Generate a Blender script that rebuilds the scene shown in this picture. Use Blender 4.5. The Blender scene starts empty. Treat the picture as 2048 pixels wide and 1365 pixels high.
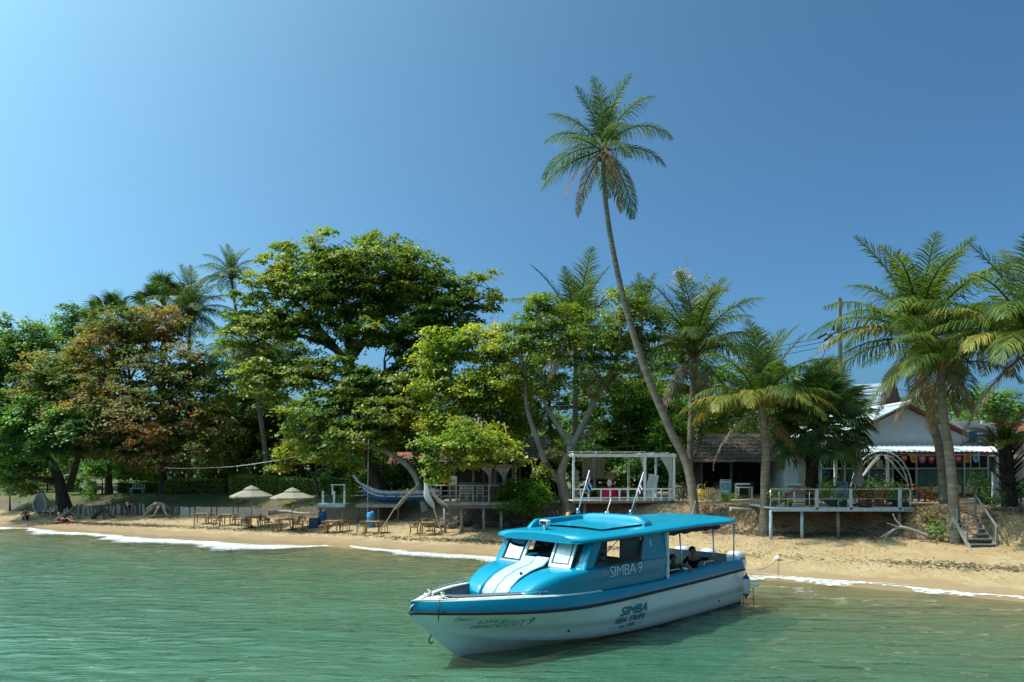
import bpy, bmesh, math, random
import numpy as np
from mathutils import Vector, Matrix
from mathutils.geometry import tessellate_polygon

# ------------------------------------------------------------------ camera, sky, sun, exposure
SC = bpy.context.scene
COL = SC.collection
H, F, YH = 4.5, 1365.0, 938.0            # eye height (m), focal length and horizon row in 2048-px units
cam_d = bpy.data.cameras.new('camera')
cam_d.sensor_width = 36.0
cam_d.lens = 24.0
cam_d.shift_y = (YH - 682.5) / 2048.0
cam_d.clip_start = 0.1
cam_d.clip_end = 8000
cam = bpy.data.objects.new('camera', cam_d)
COL.objects.link(cam)
cam.location = (0, 0, H)
cam.rotation_euler = (math.radians(90), 0, 0)
SC.camera = cam

SUN_EL = math.radians(58)
SUN_AZ = math.atan2(-1.0, 0.02)          # measured from +Y towards +X
sun_dir = Vector((math.sin(SUN_AZ) * math.cos(SUN_EL), math.cos(SUN_AZ) * math.cos(SUN_EL), math.sin(SUN_EL)))
world = bpy.data.worlds.new('World')
SC.world = world
world.use_nodes = True
wn = world.node_tree.nodes
sky = wn.new('ShaderNodeTexSky')
sky.sky_type = 'NISHITA'
sky.sun_disc = False
sky.sun_elevation = SUN_EL
sky.sun_rotation = SUN_AZ
sky.altitude = 0
sky.air_density = 0.5
sky.dust_density = 5.0
sky.ozone_density = 0.3
bg = wn['Background']
bg.inputs['Strength'].default_value = 0.084
# deeper, more saturated tropical blue: one even tone curve over the whole sky
cap = wn.new('ShaderNodeMix'); cap.data_type = 'RGBA'; cap.blend_type = 'DARKEN'; cap.inputs[0].default_value = 1.0
cap.inputs[7].default_value = (16, 16, 16, 1)
gam = wn.new('ShaderNodeGamma'); gam.inputs[1].default_value = 1.3
tin = wn.new('ShaderNodeMix'); tin.data_type = 'RGBA'; tin.blend_type = 'MULTIPLY'; tin.inputs[0].default_value = 1.0
tin.inputs[7].default_value = (0.74, 1.42, 1.54, 1)
world.node_tree.links.new(sky.outputs[0], cap.inputs[6])
world.node_tree.links.new(cap.outputs[2], gam.inputs[0])
world.node_tree.links.new(gam.outputs[0], tin.inputs[6])
world.node_tree.links.new(tin.outputs[2], bg.inputs['Color'])
sun_d = bpy.data.lights.new('sun', 'SUN')
sun_d.energy = 3.8
sun_d.angle = math.radians(0.53)
sun_d.color = (1.0, 0.95, 0.87)
sun_o = bpy.data.objects.new('sun', sun_d)
COL.objects.link(sun_o)
sun_o.rotation_euler = sun_dir.to_track_quat('Z', 'Y').to_euler()
sun_o.location = sun_dir * 60
SC.view_settings.view_transform = 'Standard'
SC.view_settings.look = 'None'
SC.view_settings.exposure = 0.42
SC.view_settings.gamma = 1.0
SC.render.engine = 'CYCLES'
SC.cycles.use_denoising = True
SC.cycles.max_bounces = 12
SC.cycles.diffuse_bounces = 6
SC.cycles.transparent_max_bounces = 16
SC.cycles.caustics_reflective = False
SC.cycles.caustics_refractive = False
SC.cycles.sample_clamp_indirect = 4.0

# ------------------------------------------------------------------ helpers
RNG = random.Random(7)
NR = np.random.RandomState(11)


def W(px, py, d):
    """world point at distance d seen at pixel (px, py) of the 2048-wide photograph"""
    return Vector(((px - 1024) / F * d, d, H - (py - YH) / F * d))


def link(o, parent=None):
    COL.objects.link(o)
    if parent is not None:
        o.parent = parent
    return o


def tag(o, label=None, cat=None, group=None, kind=None):
    if label: o['label'] = label
    if cat: o['category'] = cat
    if group: o['group'] = group
    if kind: o['kind'] = kind
    return o


def thing(name, label, cat, loc=(0, 0, 0), rz=0.0, group=None):
    o = bpy.data.objects.new(name, None)
    o.empty_display_size = 0.2
    link(o)
    o.location = loc
    o.rotation_euler = (0, 0, rz)
    return tag(o, label, cat, group)


def copy_tree(o, parent=None):
    c = o.copy()
    link(c, parent)
    for ch in list(o.children):
        copy_tree(ch, c)
    return c


def npmesh(name, V, Fc, smooth=False):
    """fast mesh from an (n,3) array and an (m,k) array of polygon indices (all of one size)"""
    V = np.asarray(V, dtype=np.float32)
    Fc = np.asarray(Fc, dtype=np.int32)
    me = bpy.data.meshes.new(name)
    m, k = Fc.shape
    me.vertices.add(len(V)); me.vertices.foreach_set('co', V.ravel())
    me.loops.add(m * k); me.loops.foreach_set('vertex_index', Fc.ravel())
    me.polygons.add(m)
    me.polygons.foreach_set('loop_start', np.arange(0, m * k, k, dtype=np.int32))
    me.polygons.foreach_set('loop_total', np.full(m, k, dtype=np.int32))
    if smooth:
        me.polygons.foreach_set('use_smooth', np.ones(m, dtype=bool))
    me.update(calc_edges=True)
    me.validate()
    return me


class MB:
    """collects shapes and links them as one mesh object"""
    def __init__(s):
        s.v = []; s.f = []; s.sm = []

    def add(s, vs, fs, smooth=False):
        b = len(s.v)
        s.v += [tuple(v) for v in vs]
        s.f += [tuple(i + b for i in f) for f in fs]
        s.sm += [smooth] * len(fs)
        return s

    def box(s, c, size, rz=0.0, mat=None):
        hx, hy, hz = size[0] / 2, size[1] / 2, size[2] / 2
        vs = [Vector((x, y, z)) for x in (-hx, hx) for y in (-hy, hy) for z in (-hz, hz)]
        M_ = mat if mat is not None else Matrix.Rotation(rz, 3, 'Z')
        vs = [M_ @ v + Vector(c) for v in vs]
        return s.add(vs, [(0, 1, 3, 2), (4, 6, 7, 5), (0, 4, 5, 1), (2, 3, 7, 6), (0, 2, 6, 4), (1, 5, 7, 3)])

    def bar(s, a, b, w, h=None, up=(0, 0, 1)):
        """square bar from a to b"""
        a = Vector(a); b = Vector(b); h = h or w
        d = (b - a); L = d.length; d.normalize()
        u = Vector(up)
        if abs(d.dot(u)) > 0.97: u = Vector((0, 1, 0))
        x = d.cross(u).normalized(); y = x.cross(d).normalized()
        vs = []
        for t in (a, b):
            for i, j in ((-1, -1), (1, -1), (1, 1), (-1, 1)):
                vs.append(t + x * (i * w / 2) + y * (j * h / 2))
        return s.add(vs, [(3, 2, 1, 0), (4, 5, 6, 7), (0, 1, 5, 4), (1, 2, 6, 5), (2, 3, 7, 6), (3, 0, 4, 7)])

    def tube(s, pts, r, n=8, caps=True, smooth=True, flat=1.0):
        pts = [Vector(p) for p in pts]
        if not isinstance(r, (list, tuple)): r = [r] * len(pts)
        vs = []; fs = []
        px = None
        for i, p in enumerate(pts):
            d = (pts[min(i + 1, len(pts) - 1)] - pts[max(i - 1, 0)])
            if d.length < 1e-9: d = Vector((0, 0, 1))
            d.normalize()
            if px is None:
                u = Vector((0, 0, 1)) if abs(d.z) < 0.9 else Vector((1, 0, 0))
                px = d.cross(u).normalized()
            px = (px - d * px.dot(d)).normalized()
            py = d.cross(px)
            for k in range(n):
                a = 2 * math.pi * k / n
                vs.append(p + px * (math.cos(a) * r[i]) + py * (math.sin(a) * r[i] * flat))
        for i in range(len(pts) - 1):
            for k in range(n):
                k2 = (k + 1) % n
                fs.append((i * n + k, i * n + k2, (i + 1) * n + k2, (i + 1) * n + k))
        s.add(vs, fs, smooth)
        if caps:
            b = len(s.v) - len(vs)
            s.f.append(tuple(b + k for k in range(n))[::-1]); s.sm.append(False)
            s.f.append(tuple(b + (len(pts) - 1) * n + k for k in range(n))); s.sm.append(False)
        return s

    def lathe(s, prof, c=(0, 0, 0), n=16, smooth=True):
        """prof: list of (radius, z)"""
        vs = []; fs = []
        for r, z in prof:
            for k in range(n):
                a = 2 * math.pi * k / n
                vs.append((c[0] + r * math.cos(a), c[1] + r * math.sin(a), c[2] + z))
        for i in range(len(prof) - 1):
            for k in range(n):
                k2 = (k + 1) % n
                fs.append((i * n + k, i * n + k2, (i + 1) * n + k2, (i + 1) * n + k))
        s.add(vs, fs, smooth)
        b = len(s.v) - len(vs)
        if prof[0][0] > 1e-3: s.f.append(tuple(b + k for k in range(n))[::-1]); s.sm.append(False)
        if prof[-1][0] > 1e-3: s.f.append(tuple(b + (len(prof) - 1) * n + k for k in range(n))); s.sm.append(False)
        return s

    def grid(s, P, smooth=True, flip=False, wrap=False):
        """P[i][j] points"""
        n, m = len(P), len(P[0])
        vs = [p for row in P for p in row]
        fs = []
        for i in range(n - 1):
            for j in range(m if wrap else m - 1):
                j2 = (j + 1) % m
                q = (i * m + j, i * m + j2, (i + 1) * m + j2, (i + 1) * m + j)
                fs.append(q[::-1] if flip else q)
        return s.add(vs, fs, smooth)

    def mesh(s, name):
        me = bpy.data.meshes.new(name)
        me.from_pydata(s.v, [], s.f)
        me.polygons.foreach_set('use_smooth', s.sm)
        me.update()
        return me

    def build(s, name, mat, parent=None, bevel=0.0):
        o = bpy.data.objects.new(name, s.mesh(name))
        if mat is not None: o.data.materials.append(mat)
        link(o, parent)
        if bevel:
            b = o.modifiers.new('bevel', 'BEVEL'); b.width = bevel; b.segments = 2; b.limit_method = 'ANGLE'
        return o


def panel(outer, holes, mp, thick, n=(0, 1, 0)):
    """solid sheet: 2-D loops (with holes) mapped by mp(a,b)->Vector, thickened along -n"""
    mb = MB()
    loops = [outer] + list(holes)
    flat = [p for l in loops for p in l]
    tris = tessellate_polygon([[Vector((p[0], p[1], 0)) for p in l] for l in loops])
    n = Vector(n)
    A = [mp(*p) for p in flat]
    B = [a - n * thick for a in A]
    k = len(flat)
    mb.add(A + B, [tuple(t) for t in tris] + [tuple(i + k for i in t[::-1]) for t in tris])
    b = 0
    for l in loops:
        m = len(l)
        for i in range(m):
            j = (i + 1) % m
            mb.f.append((b + i, b + j, b + j + k, b + i + k)); mb.sm.append(False)
        b += m
    return mb


def densify(loop, step):
    out = []
    for i, p in enumerate(loop):
        q = loop[(i + 1) % len(loop)]
        L = math.hypot(q[0] - p[0], q[1] - p[1]); m = max(1, int(L / step))
        for k in range(m):
            t = k / m
            out.append((p[0] + (q[0] - p[0]) * t, p[1] + (q[1] - p[1]) * t))
    return out


def interp(x, pts):
    xs = [p[0] for p in pts]; ys = [p[1] for p in pts]
    return float(np.interp(x, xs, ys))


def smooth_interp(pts):
    """monotone-ish cubic through pts, returns f(x)"""
    xs = np.array([p[0] for p in pts], float); ys = np.array([p[1] for p in pts], float)
    m = np.gradient(ys, xs)
    def f(x):
        x = min(max(x, xs[0]), xs[-1])
        i = int(min(max(np.searchsorted(xs, x) - 1, 0), len(xs) - 2))
        h = xs[i + 1] - xs[i]; t = (x - xs[i]) / h
        return float((2*t**3-3*t**2+1)*ys[i] + (t**3-2*t**2+t)*h*m[i] + (-2*t**3+3*t**2)*ys[i+1] + (t**3-t**2)*h*m[i+1])
    return f


def spline(pts, n):
    """Catmull-Rom through 3-D points"""
    P = [Vector(p) for p in pts]
    P = [P[0] * 2 - P[1]] + P + [P[-1] * 2 - P[-2]]
    out = []
    segs = len(P) - 3
    for i in range(n):
        u = i / (n - 1) * segs
        k = min(int(u), segs - 1); t = u - k
        a, b, c, d = P[k:k + 4]
        out.append(0.5 * ((2 * b) + (c - a) * t + (2 * a - 5 * b + 4 * c - d) * t * t + (3 * b - a - 3 * c + d) * t ** 3))
    return out


# ------------------------------------------------------------------ materials
MATS = {}


def nt(name):
    m = bpy.data.materials.new(name)
    m.use_nodes = True
    t = m.node_tree
    return m, t, t.nodes['Principled BSDF'], t.nodes['Material Output']


def mat(name, col, rough=0.6, var=0.18, scale=6.0, bump=0.0, bscale=None, spec=0.4, metal=0.0, coat=0.0,
        stretch=None, col2=None, detail=6.0, coords='Object'):
    """plain surface with procedural mottling, optional second colour and relief"""
    if name in MATS: return MATS[name]
    m, t, p, out = nt(name)
    L = t.links.new
    tc = t.nodes.new('ShaderNodeTexCoord')
    mp = t.nodes.new('ShaderNodeMapping')
    L(tc.outputs[coords], mp.inputs[0])
    if stretch: mp.inputs['Scale'].default_value = stretch
    nz = t.nodes.new('ShaderNodeTexNoise')
    nz.inputs['Scale'].default_value = scale
    nz.inputs['Detail'].default_value = detail
    nz.inputs['Roughness'].default_value = 0.65
    L(mp.outputs[0], nz.inputs['Vector'])
    cr = t.nodes.new('ShaderNodeValToRGB')
    a = [max(0, c * (1 - var)) for c in col]; b = [min(1, c * (1 + var)) for c in (col2 or col)]
    cr.color_ramp.elements[0].position = 0.32; cr.color_ramp.elements[0].color = (*a, 1)
    cr.color_ramp.elements[1].position = 0.68; cr.color_ramp.elements[1].color = (*b, 1)
    L(nz.outputs['Fac'], cr.inputs[0])
    L(cr.outputs[0], p.inputs['Base Color'])
    p.inputs['Roughness'].default_value = rough
    p.inputs['Metallic'].default_value = metal
    p.inputs['Specular IOR Level'].default_value = spec
    if coat:
        p.inputs['Coat Weight'].default_value = coat
        p.inputs['Coat Roughness'].default_value = 0.04
    if bump:
        n2 = t.nodes.new('ShaderNodeTexNoise')
        n2.inputs['Scale'].default_value = bscale or scale * 4
        n2.inputs['Detail'].default_value = 8
        L(mp.outputs[0], n2.inputs['Vector'])
        bp = t.nodes.new('ShaderNodeBump')
        bp.inputs['Strength'].default_value = bump
        bp.inputs['Distance'].default_value = 0.05
        L(n2.outputs['Fac'], bp.inputs['Height'])
        L(bp.outputs[0], p.inputs['Normal'])
    MATS[name] = m
    return m


def leaf_mat(name, stops, rough=0.45, trans=0.4, nscale=0.35, gloss=0.4, rnd=0.62):
    """foliage: colour picked per leaf and drifting over the crown; light passes through the blade"""
    if name in MATS: return MATS[name]
    m, t, p, out = nt(name)
    L = t.links.new
    geo = t.nodes.new('ShaderNodeNewGeometry')
    nz = t.nodes.new('ShaderNodeTexNoise')
    nz.inputs['Scale'].default_value = nscale; nz.inputs['Detail'].default_value = 3
    L(geo.outputs['Position'], nz.inputs['Vector'])
    mul = t.nodes.new('ShaderNodeMath'); mul.operation = 'MULTIPLY_ADD'
    L(nz.outputs['Fac'], mul.inputs[0]); mul.inputs[1].default_value = 1.5 if rnd < .8 else 1.0; mul.inputs[2].default_value = -0.5
    add = t.nodes.new('ShaderNodeMath'); add.operation = 'MULTIPLY_ADD'
    L(geo.outputs['Random Per Island'], add.inputs[0]); add.inputs[1].default_value = rnd
    L(mul.outputs[0], add.inputs[2]); add.use_clamp = True
    cr = t.nodes.new('ShaderNodeValToRGB')
    el = cr.color_ramp.elements
    while len(el) < len(stops): el.new(0.5)
    for e, (pos, c) in zip(el, stops):
        e.position = pos; e.color = (*c, 1)
    L(add.outputs[0], cr.inputs[0])
    p.inputs['Roughness'].default_value = rough
    p.inputs['Specular IOR Level'].default_value = gloss
    L(cr.outputs[0], p.inputs['Base Color'])
    tr = t.nodes.new('ShaderNodeBsdfTranslucent')
    hs = t.nodes.new('ShaderNodeMix'); hs.data_type = 'RGBA'; hs.blend_type = 'MULTIPLY'
    hs.inputs[0].default_value = 1.0
    L(cr.outputs[0], hs.inputs[6]); hs.inputs[7].default_value = (1.5, 1.6, 0.5, 1)
    L(hs.outputs[2], tr.inputs['Color'])
    mx = t.nodes.new('ShaderNodeMixShader'); mx.inputs[0].default_value = trans
    L(p.outputs[0], mx.inputs[1]); L(tr.outputs[0], mx.inputs[2])
    L(mx.outputs[0], out.inputs['Surface'])
    MATS[name] = m
    return m


def glass_mat(name, tint=(0.75, 0.85, 0.8), base=0.06, rough=0.02):
    if name in MATS: return MATS[name]
    m, t, p, out = nt(name)
    L = t.links.new
    t.nodes.remove(p)
    fr = t.nodes.new('ShaderNodeFresnel'); fr.inputs[0].default_value = 1.5
    ad = t.nodes.new('ShaderNodeMath'); ad.operation = 'ADD'; ad.use_clamp = True
    L(fr.outputs[0], ad.inputs[0]); ad.inputs[1].default_value = base
    a = t.nodes.new('ShaderNodeBsdfTransparent'); a.inputs[0].default_value = (*tint, 1)
    g = t.nodes.new('ShaderNodeBsdfGlossy'); g.inputs['Roughness'].default_value = rough
    mx = t.nodes.new('ShaderNodeMixShader')
    L(ad.outputs[0], mx.inputs[0]); L(a.outputs[0], mx.inputs[1]); L(g.outputs[0], mx.inputs[2])
    L(mx.outputs[0], out.inputs['Surface'])
    MATS[name] = m
    return m


def cloth_mat(name, col, trans=0.3, var=0.12):
    if name in MATS: return MATS[name]
    m = mat(name, col, 0.85, var, 8.0, 0.15, 60, spec=0.1)
    t = m.node_tree; p = t.nodes['Principled BSDF']; out = t.nodes['Material Output']
    tr = t.nodes.new('ShaderNodeBsdfTranslucent'); tr.inputs[0].default_value = (*col, 1)
    mx = t.nodes.new('ShaderNodeMixShader'); mx.inputs[0].default_value = trans
    t.links.new(p.outputs[0], mx.inputs[1]); t.links.new(tr.outputs[0], mx.inputs[2])
    t.links.new(mx.outputs[0], out.inputs['Surface'])
    return m


TEAL = mat('teal_gelcoat', (0.0, 0.235, 0.36), 0.3, 0.05, 1.5, spec=0.35, coat=0.15)
HULLW = mat('white_gelcoat', (0.84, 0.85, 0.83), 0.25, 0.03, 1.2, spec=0.5, coat=0.5, col2=(0.86, 0.86, 0.84))
WHITEP = mat('white_paint', (0.74, 0.74, 0.72), 0.5, 0.08, 3.0, 0.08, 20)
WORNW = mat('worn_white_paint', (0.55, 0.55, 0.53), 0.7, 0.25, 5.0, 0.25, 25, col2=(0.66, 0.65, 0.62))
CUSHION = mat('grey_vinyl', (0.10, 0.11, 0.12), 0.5, 0.15, 4, 0.1, 30)
BLACKR = mat('black_rubber', (0.012, 0.012, 0.014), 0.55, 0.2, 8)
STEEL = mat('polished_steel', (0.62, 0.63, 0.64), 0.18, 0.06, 3, metal=1.0)
TINT = glass_mat('tinted_window_glass', (0.50, 0.60, 0.52), 0.04)
CLEARG = glass_mat('clear_glass', (0.82, 0.88, 0.85), 0.03)
BARK = mat('grey_bark', (0.21, 0.175, 0.14), 0.9, 0.35, 3.0, 0.9, 9, stretch=(1, 1, 0.35), spec=0.1)
DBARK = mat('dark_bark', (0.085, 0.07, 0.058), 0.92, 0.4, 3.0, 0.9, 9, stretch=(1, 1, 0.35), spec=0.1)
PALEBARK = mat('pale_bark', (0.30, 0.265, 0.22), 0.9, 0.3, 3.0, 0.8, 9, stretch=(1, 1, 0.4), spec=0.1)
WOOD = mat('weathered_wood', (0.19, 0.155, 0.12), 0.8, 0.35, 4, 0.5, 18, stretch=(3, 3, 0.5), spec=0.2)
GREYWOOD = mat('grey_driftwood', (0.33, 0.30, 0.26), 0.85, 0.3, 4, 0.6, 16, spec=0.15)
TEAK = mat('honey_teak', (0.34, 0.19, 0.085), 0.5, 0.28, 6, 0.2, 25, stretch=(1, 6, 6), spec=0.35)
ORANGEWOOD = mat('orange_varnished_wood', (0.30, 0.105, 0.028), 0.4, 0.3, 6, 0.2, 25, stretch=(1, 6, 6), spec=0.4)
RATTAN = mat('brown_rattan', (0.20, 0.135, 0.075), 0.7, 0.35, 30, 0.5, 60)
BAMBOO = mat('bamboo', (0.42, 0.30, 0.15), 0.5, 0.25, 5, 0.1, 20)
CANVAS = cloth_mat('cream_canvas', (0.36, 0.31, 0.24), 0.25, 0.35)
CURTW = cloth_mat('white_voile', (0.72, 0.72, 0.72), 0.45)
CURTB = cloth_mat('beige_curtain_cloth', (0.42, 0.38, 0.27), 0.3)
THATCH = mat('dry_thatch', (0.115, 0.092, 0.075), 0.95, 0.45, 6, 1.0, 26, stretch=(4, 1, 1), spec=0.05)
BLUEP = mat('faded_blue_paint', (0.03, 0.11, 0.30), 0.6, 0.3, 4, 0.2, 20)
BLUEGREY = mat('grey_blue_paint', (0.38, 0.43, 0.46), 0.65, 0.15, 4, 0.2, 25)
REDP = cloth_mat('crimson_cloth', (0.60, 0.02, 0.09), 0.15)

# ------------------------------------------------------------------ terrain
SHORE = np.array([(-900, 380), (-240, 142), (-90, 77), (-60, 62.5), (-39.4, 52.5), (-33.5, 49.5), (-23.8, 44.8), (-15.8, 41.2), (-10.9, 39.6), (-6, 36.8),
                  (-1.65, 35.0), (5, 31.0), (10.7, 27.3), (13.6, 25.6), (15.6, 24.4), (17.6, 22.6), (26, 14), (60, -18), (220, -160), (900, -800)], float)
TOE = np.array([(-900, 388), (-240, 150), (-90, 84), (-60, 68), (-42, 57.5), (-33, 55), (-23.7, 52.6), (-15.5, 49.5), (-9.3, 46.5), (-2.1, 43.5), (3.5, 41.6), (8, 40.6), (11.5, 39.2),
                (14.4, 38.2), (18.3, 37.4), (22.5, 34.0), (24.5, 31.5), (32, 25), (66, -6), (230, -145), (910, -785)], float)


def sdist(x, y, poly):
    x = np.asarray(x, float); y = np.asarray(y, float)
    best = np.full(x.shape, 1e18); sg = np.ones(x.shape)
    for a, b in zip(poly[:-1], poly[1:]):
        d = b - a; L2 = d @ d
        t = np.clip(((x - a[0]) * d[0] + (y - a[1]) * d[1]) / L2, 0, 1)
        ex = x - (a[0] + t * d[0]); ey = y - (a[1] + t * d[1])
        r = ex * ex + ey * ey
        cr = d[0] * (y - a[1]) - d[1] * (x - a[0])
        up = r < best - 1e-12
        best = np.where(up, r, best); sg = np.where(up, np.sign(cr), sg)
    return np.sqrt(best) * sg


def vnoise(x, y, seed=0):
    """cheap smooth noise in about -1..1"""
    r = np.random.RandomState(seed)
    o = np.zeros(np.shape(x))
    for k in range(7):
        a = r.uniform(0, 6.283); fr = 0.6 * 1.55 ** k / 2.0
        ph = r.uniform(0, 6.283)
        w = np.sin(1.7 * (x * np.sin(a) - y * np.cos(a)) * fr * 0.37 + ph)
        o += np.sin((x * np.cos(a) + y * np.sin(a)) * fr + ph + 1.3 * w) / (1.3 ** k)
    return o / 2.6


def gz_full(x, y):
    x = np.asarray(x, float); y = np.asarray(y, float)
    s1 = sdist(x, y, SHORE); s2 = sdist(x, y, TOE)
    sea = -0.11 * np.abs(s1) ** 0.95
    sea = np.maximum(sea, -3.2)
    fr = np.clip(s1 / np.maximum(s1 - s2, 1e-3), 0, 1)
    beach = 0.92 * fr ** 0.85 + 0.03 * vnoise(x * 1.2, y * 1.2, 3) * np.clip(s1, 0, 1)
    w = np.interp(x, [-45, -20, -2, 8, 13, 20, 30], [3.6, 3.6, 2.6, 1.4, .8, .8, 1.2])
    k = np.clip((s2 + 0.35 * vnoise(x * .8, y * .8, 5)) / w, 0, 1)
    k = np.where(k > 0, k * k * (3 - 2 * k), 0)
    top = np.interp(x, [-45, -10, 5, 12, 20, 30], [2.3, 2.35, 2.4, 2.4, 2.42, 2.5])
    land = beach + (top - 0.92) * k + 0.02 * np.clip(s2 - 3, 0, 60) + 0.05 * vnoise(x * .6, y * .6, 9) * k + 0.02 * vnoise(x * 4, y * 4, 13) * k
    z = np.where(s1 < 0, sea, np.where(s2 < 0, beach, land))
    far = np.clip((s2 - 60) / 400, 0, 1)
    z = z * (1 - far) + 4.0 * far
    return z, s1, s2


def gz(x, y):
    return float(gz_full(np.array([x]), np.array([y]))[0][0])


def on_ground(px, d, dz=0.0):
    x = (px - 1024) / F * d
    return Vector((x, d, gz(x, d) + dz))


def axis(lo, hi, step, far, grow=1.22):
    core = list(np.arange(lo, hi + 1e-6, step))
    a = []; s = step; v = lo
    while v > -far: s *= grow; v -= s; a.append(v)
    b = []; s = step; v = core[-1]
    while v < far: s *= grow; v += s; b.append(v)
    return np.array(a[::-1] + core + b)


def sheet(xs, ys):
    X, Y = np.meshgrid(xs, ys)
    n, m = X.shape
    idx = np.arange(n * m).reshape(n, m)
    Fq = np.stack([idx[:-1, :-1], idx[:-1, 1:], idx[1:, 1:], idx[1:, :-1]], -1).reshape(-1, 4)
    return X, Y, Fq


def add_attr(me, name, arr):
    a = me.attributes.new(name, 'FLOAT', 'POINT')
    a.data.foreach_set('value', np.asarray(arr, np.float32).ravel())


gx = axis(-52, 38, 0.26, 2600); gy = axis(14, 62, 0.26, 2600)
X, Y, Fq = sheet(gx, gy)
Zg, S1, S2 = gz_full(X, Y)
gme = npmesh('ground', np.stack([X, Y, Zg], -1).reshape(-1, 3), Fq, True)
add_attr(gme, 's1', S1); add_attr(gme, 's2', S2)
ground = link(bpy.data.objects.new('ground', gme))
tag(ground, kind='structure')


def ground_material():
    m, t, p, out = nt('sand_and_earth')
    L = t.links.new; N = t.nodes.new
    def attr(n):
        a = N('ShaderNodeAttribute'); a.attribute_name = n; return a.outputs['Fac']
    def noise(sc, det=6, rough=0.6):
        n = N('ShaderNodeTexNoise'); n.inputs['Scale'].default_value = sc; n.inputs['Detail'].default_value = det
        n.inputs['Roughness'].default_value = rough
        g = N('ShaderNodeTexCoord'); L(g.outputs['Object'], n.inputs['Vector'])
        return n.outputs['Fac']
    def ramp(v, a, b, va=0.0, vb=1.0):
        r = N('ShaderNodeMapRange'); r.inputs[1].default_value = a; r.inputs[2].default_value = b
        r.inputs[3].default_value = va; r.inputs[4].default_value = vb; r.clamp = True
        r.interpolation_type = 'SMOOTHSTEP'
        L(v, r.inputs[0]); return r.outputs[0]
    def math_(op, a, b):
        q = N('ShaderNodeMath'); q.operation = op
        for i, v in enumerate((a, b)):
            if isinstance(v, (int, float)): q.inputs[i].default_value = v
            else: L(v, q.inputs[i])
        return q.outputs[0]
    def mix(f, a, b):
        q = N('ShaderNodeMix'); q.data_type = 'RGBA'
        if isinstance(f, (int, float)): q.inputs[0].default_value = f
        else: L(f, q.inputs[0])
        for i, v in ((6, a), (7, b)):
            if isinstance(v, tuple): q.inputs[i].default_value = (*v, 1)
            else: L(v, q.inputs[i])
        return q.outputs[2]
    s1 = attr('s1'); s2 = attr('s2')
    n1 = noise(0.9, 5); n2 = noise(7, 8, .7); n3 = noise(0.25, 3); n4 = noise(40, 4)
    dry = mix(ramp(n1, .35, .65), (0.39, 0.255, 0.125), (0.46, 0.315, 0.165))
    dry = mix(math_('MULTIPLY', ramp(n2, .52, .75), .35), dry, (0.30, 0.21, 0.12))
    dry = mix(math_('MULTIPLY', ramp(n4, .5, .8), .25), dry, (0.55, 0.42, 0.27))
    wetline = math_('ADD', s1, math_('MULTIPLY', math_('SUBTRACT', n1, .5), 2.4))
    wet = ramp(wetline, 2.6, 1.5)
    sand = mix(wet, dry, (0.29, 0.185, 0.10))
    bank = mix(ramp(n2, .35, .7), (0.40, 0.29, 0.17), (0.27, 0.19, 0.11))
    bank = mix(math_('MULTIPLY', ramp(n1, .5, .7), .6), bank, (0.17, 0.115, 0.07))
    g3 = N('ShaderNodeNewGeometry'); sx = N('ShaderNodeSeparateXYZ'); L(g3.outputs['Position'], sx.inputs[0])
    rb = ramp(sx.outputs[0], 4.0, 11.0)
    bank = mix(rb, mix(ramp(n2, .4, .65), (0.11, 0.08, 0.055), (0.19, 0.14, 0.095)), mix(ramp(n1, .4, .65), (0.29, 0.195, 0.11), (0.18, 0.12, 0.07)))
    col = mix(ramp(math_('ADD', s2, math_('MULTIPLY', math_('SUBTRACT', n2, .5), 1.6)), -.2, .5), sand, bank)
    grass = mix(ramp(n2, .35, .65), (0.10, 0.095, 0.04), (0.20, 0.14, 0.08))
    grass = mix(ramp(n3, .42, .6), grass, (0.07, 0.10, 0.03))
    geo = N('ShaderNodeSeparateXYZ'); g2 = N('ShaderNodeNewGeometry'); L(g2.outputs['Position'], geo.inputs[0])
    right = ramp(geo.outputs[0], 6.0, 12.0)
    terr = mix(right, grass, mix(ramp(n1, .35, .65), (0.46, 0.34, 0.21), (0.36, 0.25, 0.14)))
    col = mix(ramp(math_('ADD', s2, math_('MULTIPLY', math_('SUBTRACT', n1, .5), 2.0)), 1.4, 2.4), col, terr)
    L(col, p.inputs['Base Color'])
    L(math_('SUBTRACT', 0.92, math_('MULTIPLY', ramp(wetline, 1.3, .4), .62)), p.inputs['Roughness'])
    p.inputs['Specular IOR Level'].default_value = 0.25
    bp = N('ShaderNodeBump'); bp.inputs['Distance'].default_value = 0.12
    L(math_('SUBTRACT', .75, math_('MULTIPLY', wet, .65)), bp.inputs['Strength'])
    n5 = noise(2.6, 3, .5); n6 = noise(5.5, 2, .5)
    L(math_('ADD', math_('ADD', n2, math_('MULTIPLY', n4, .3)), math_('ADD', math_('MULTIPLY', n5, 1.6), math_('MULTIPLY', n6, 1.3))), bp.inputs['Height']); L(bp.outputs[0], p.inputs['Normal'])
    return m


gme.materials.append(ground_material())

# ------------------------------------------------------------------ sea
wr = np.random.RandomState(5)
WAVES = []
for lam, amp, spread in [(7.5, .022, .35), (5.2, .018, .4), (3.7, .014, .5), (2.7, .0105, .55), (2.0, .0085, .6), (1.55, .0125, .5), (1.2, .0108, .5),
                         (0.95, .0090, .55), (0.75, .0072, .6), (0.6, .0056, .6)]:
    for k in range(3):
        a = math.radians(78) + wr.uniform(-spread, spread)
        WAVES.append((math.cos(a) * 6.2832 / lam, math.sin(a) * 6.2832 / lam, wr.uniform(0, 6.28), amp * wr.uniform(.5, 1.0)))


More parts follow.
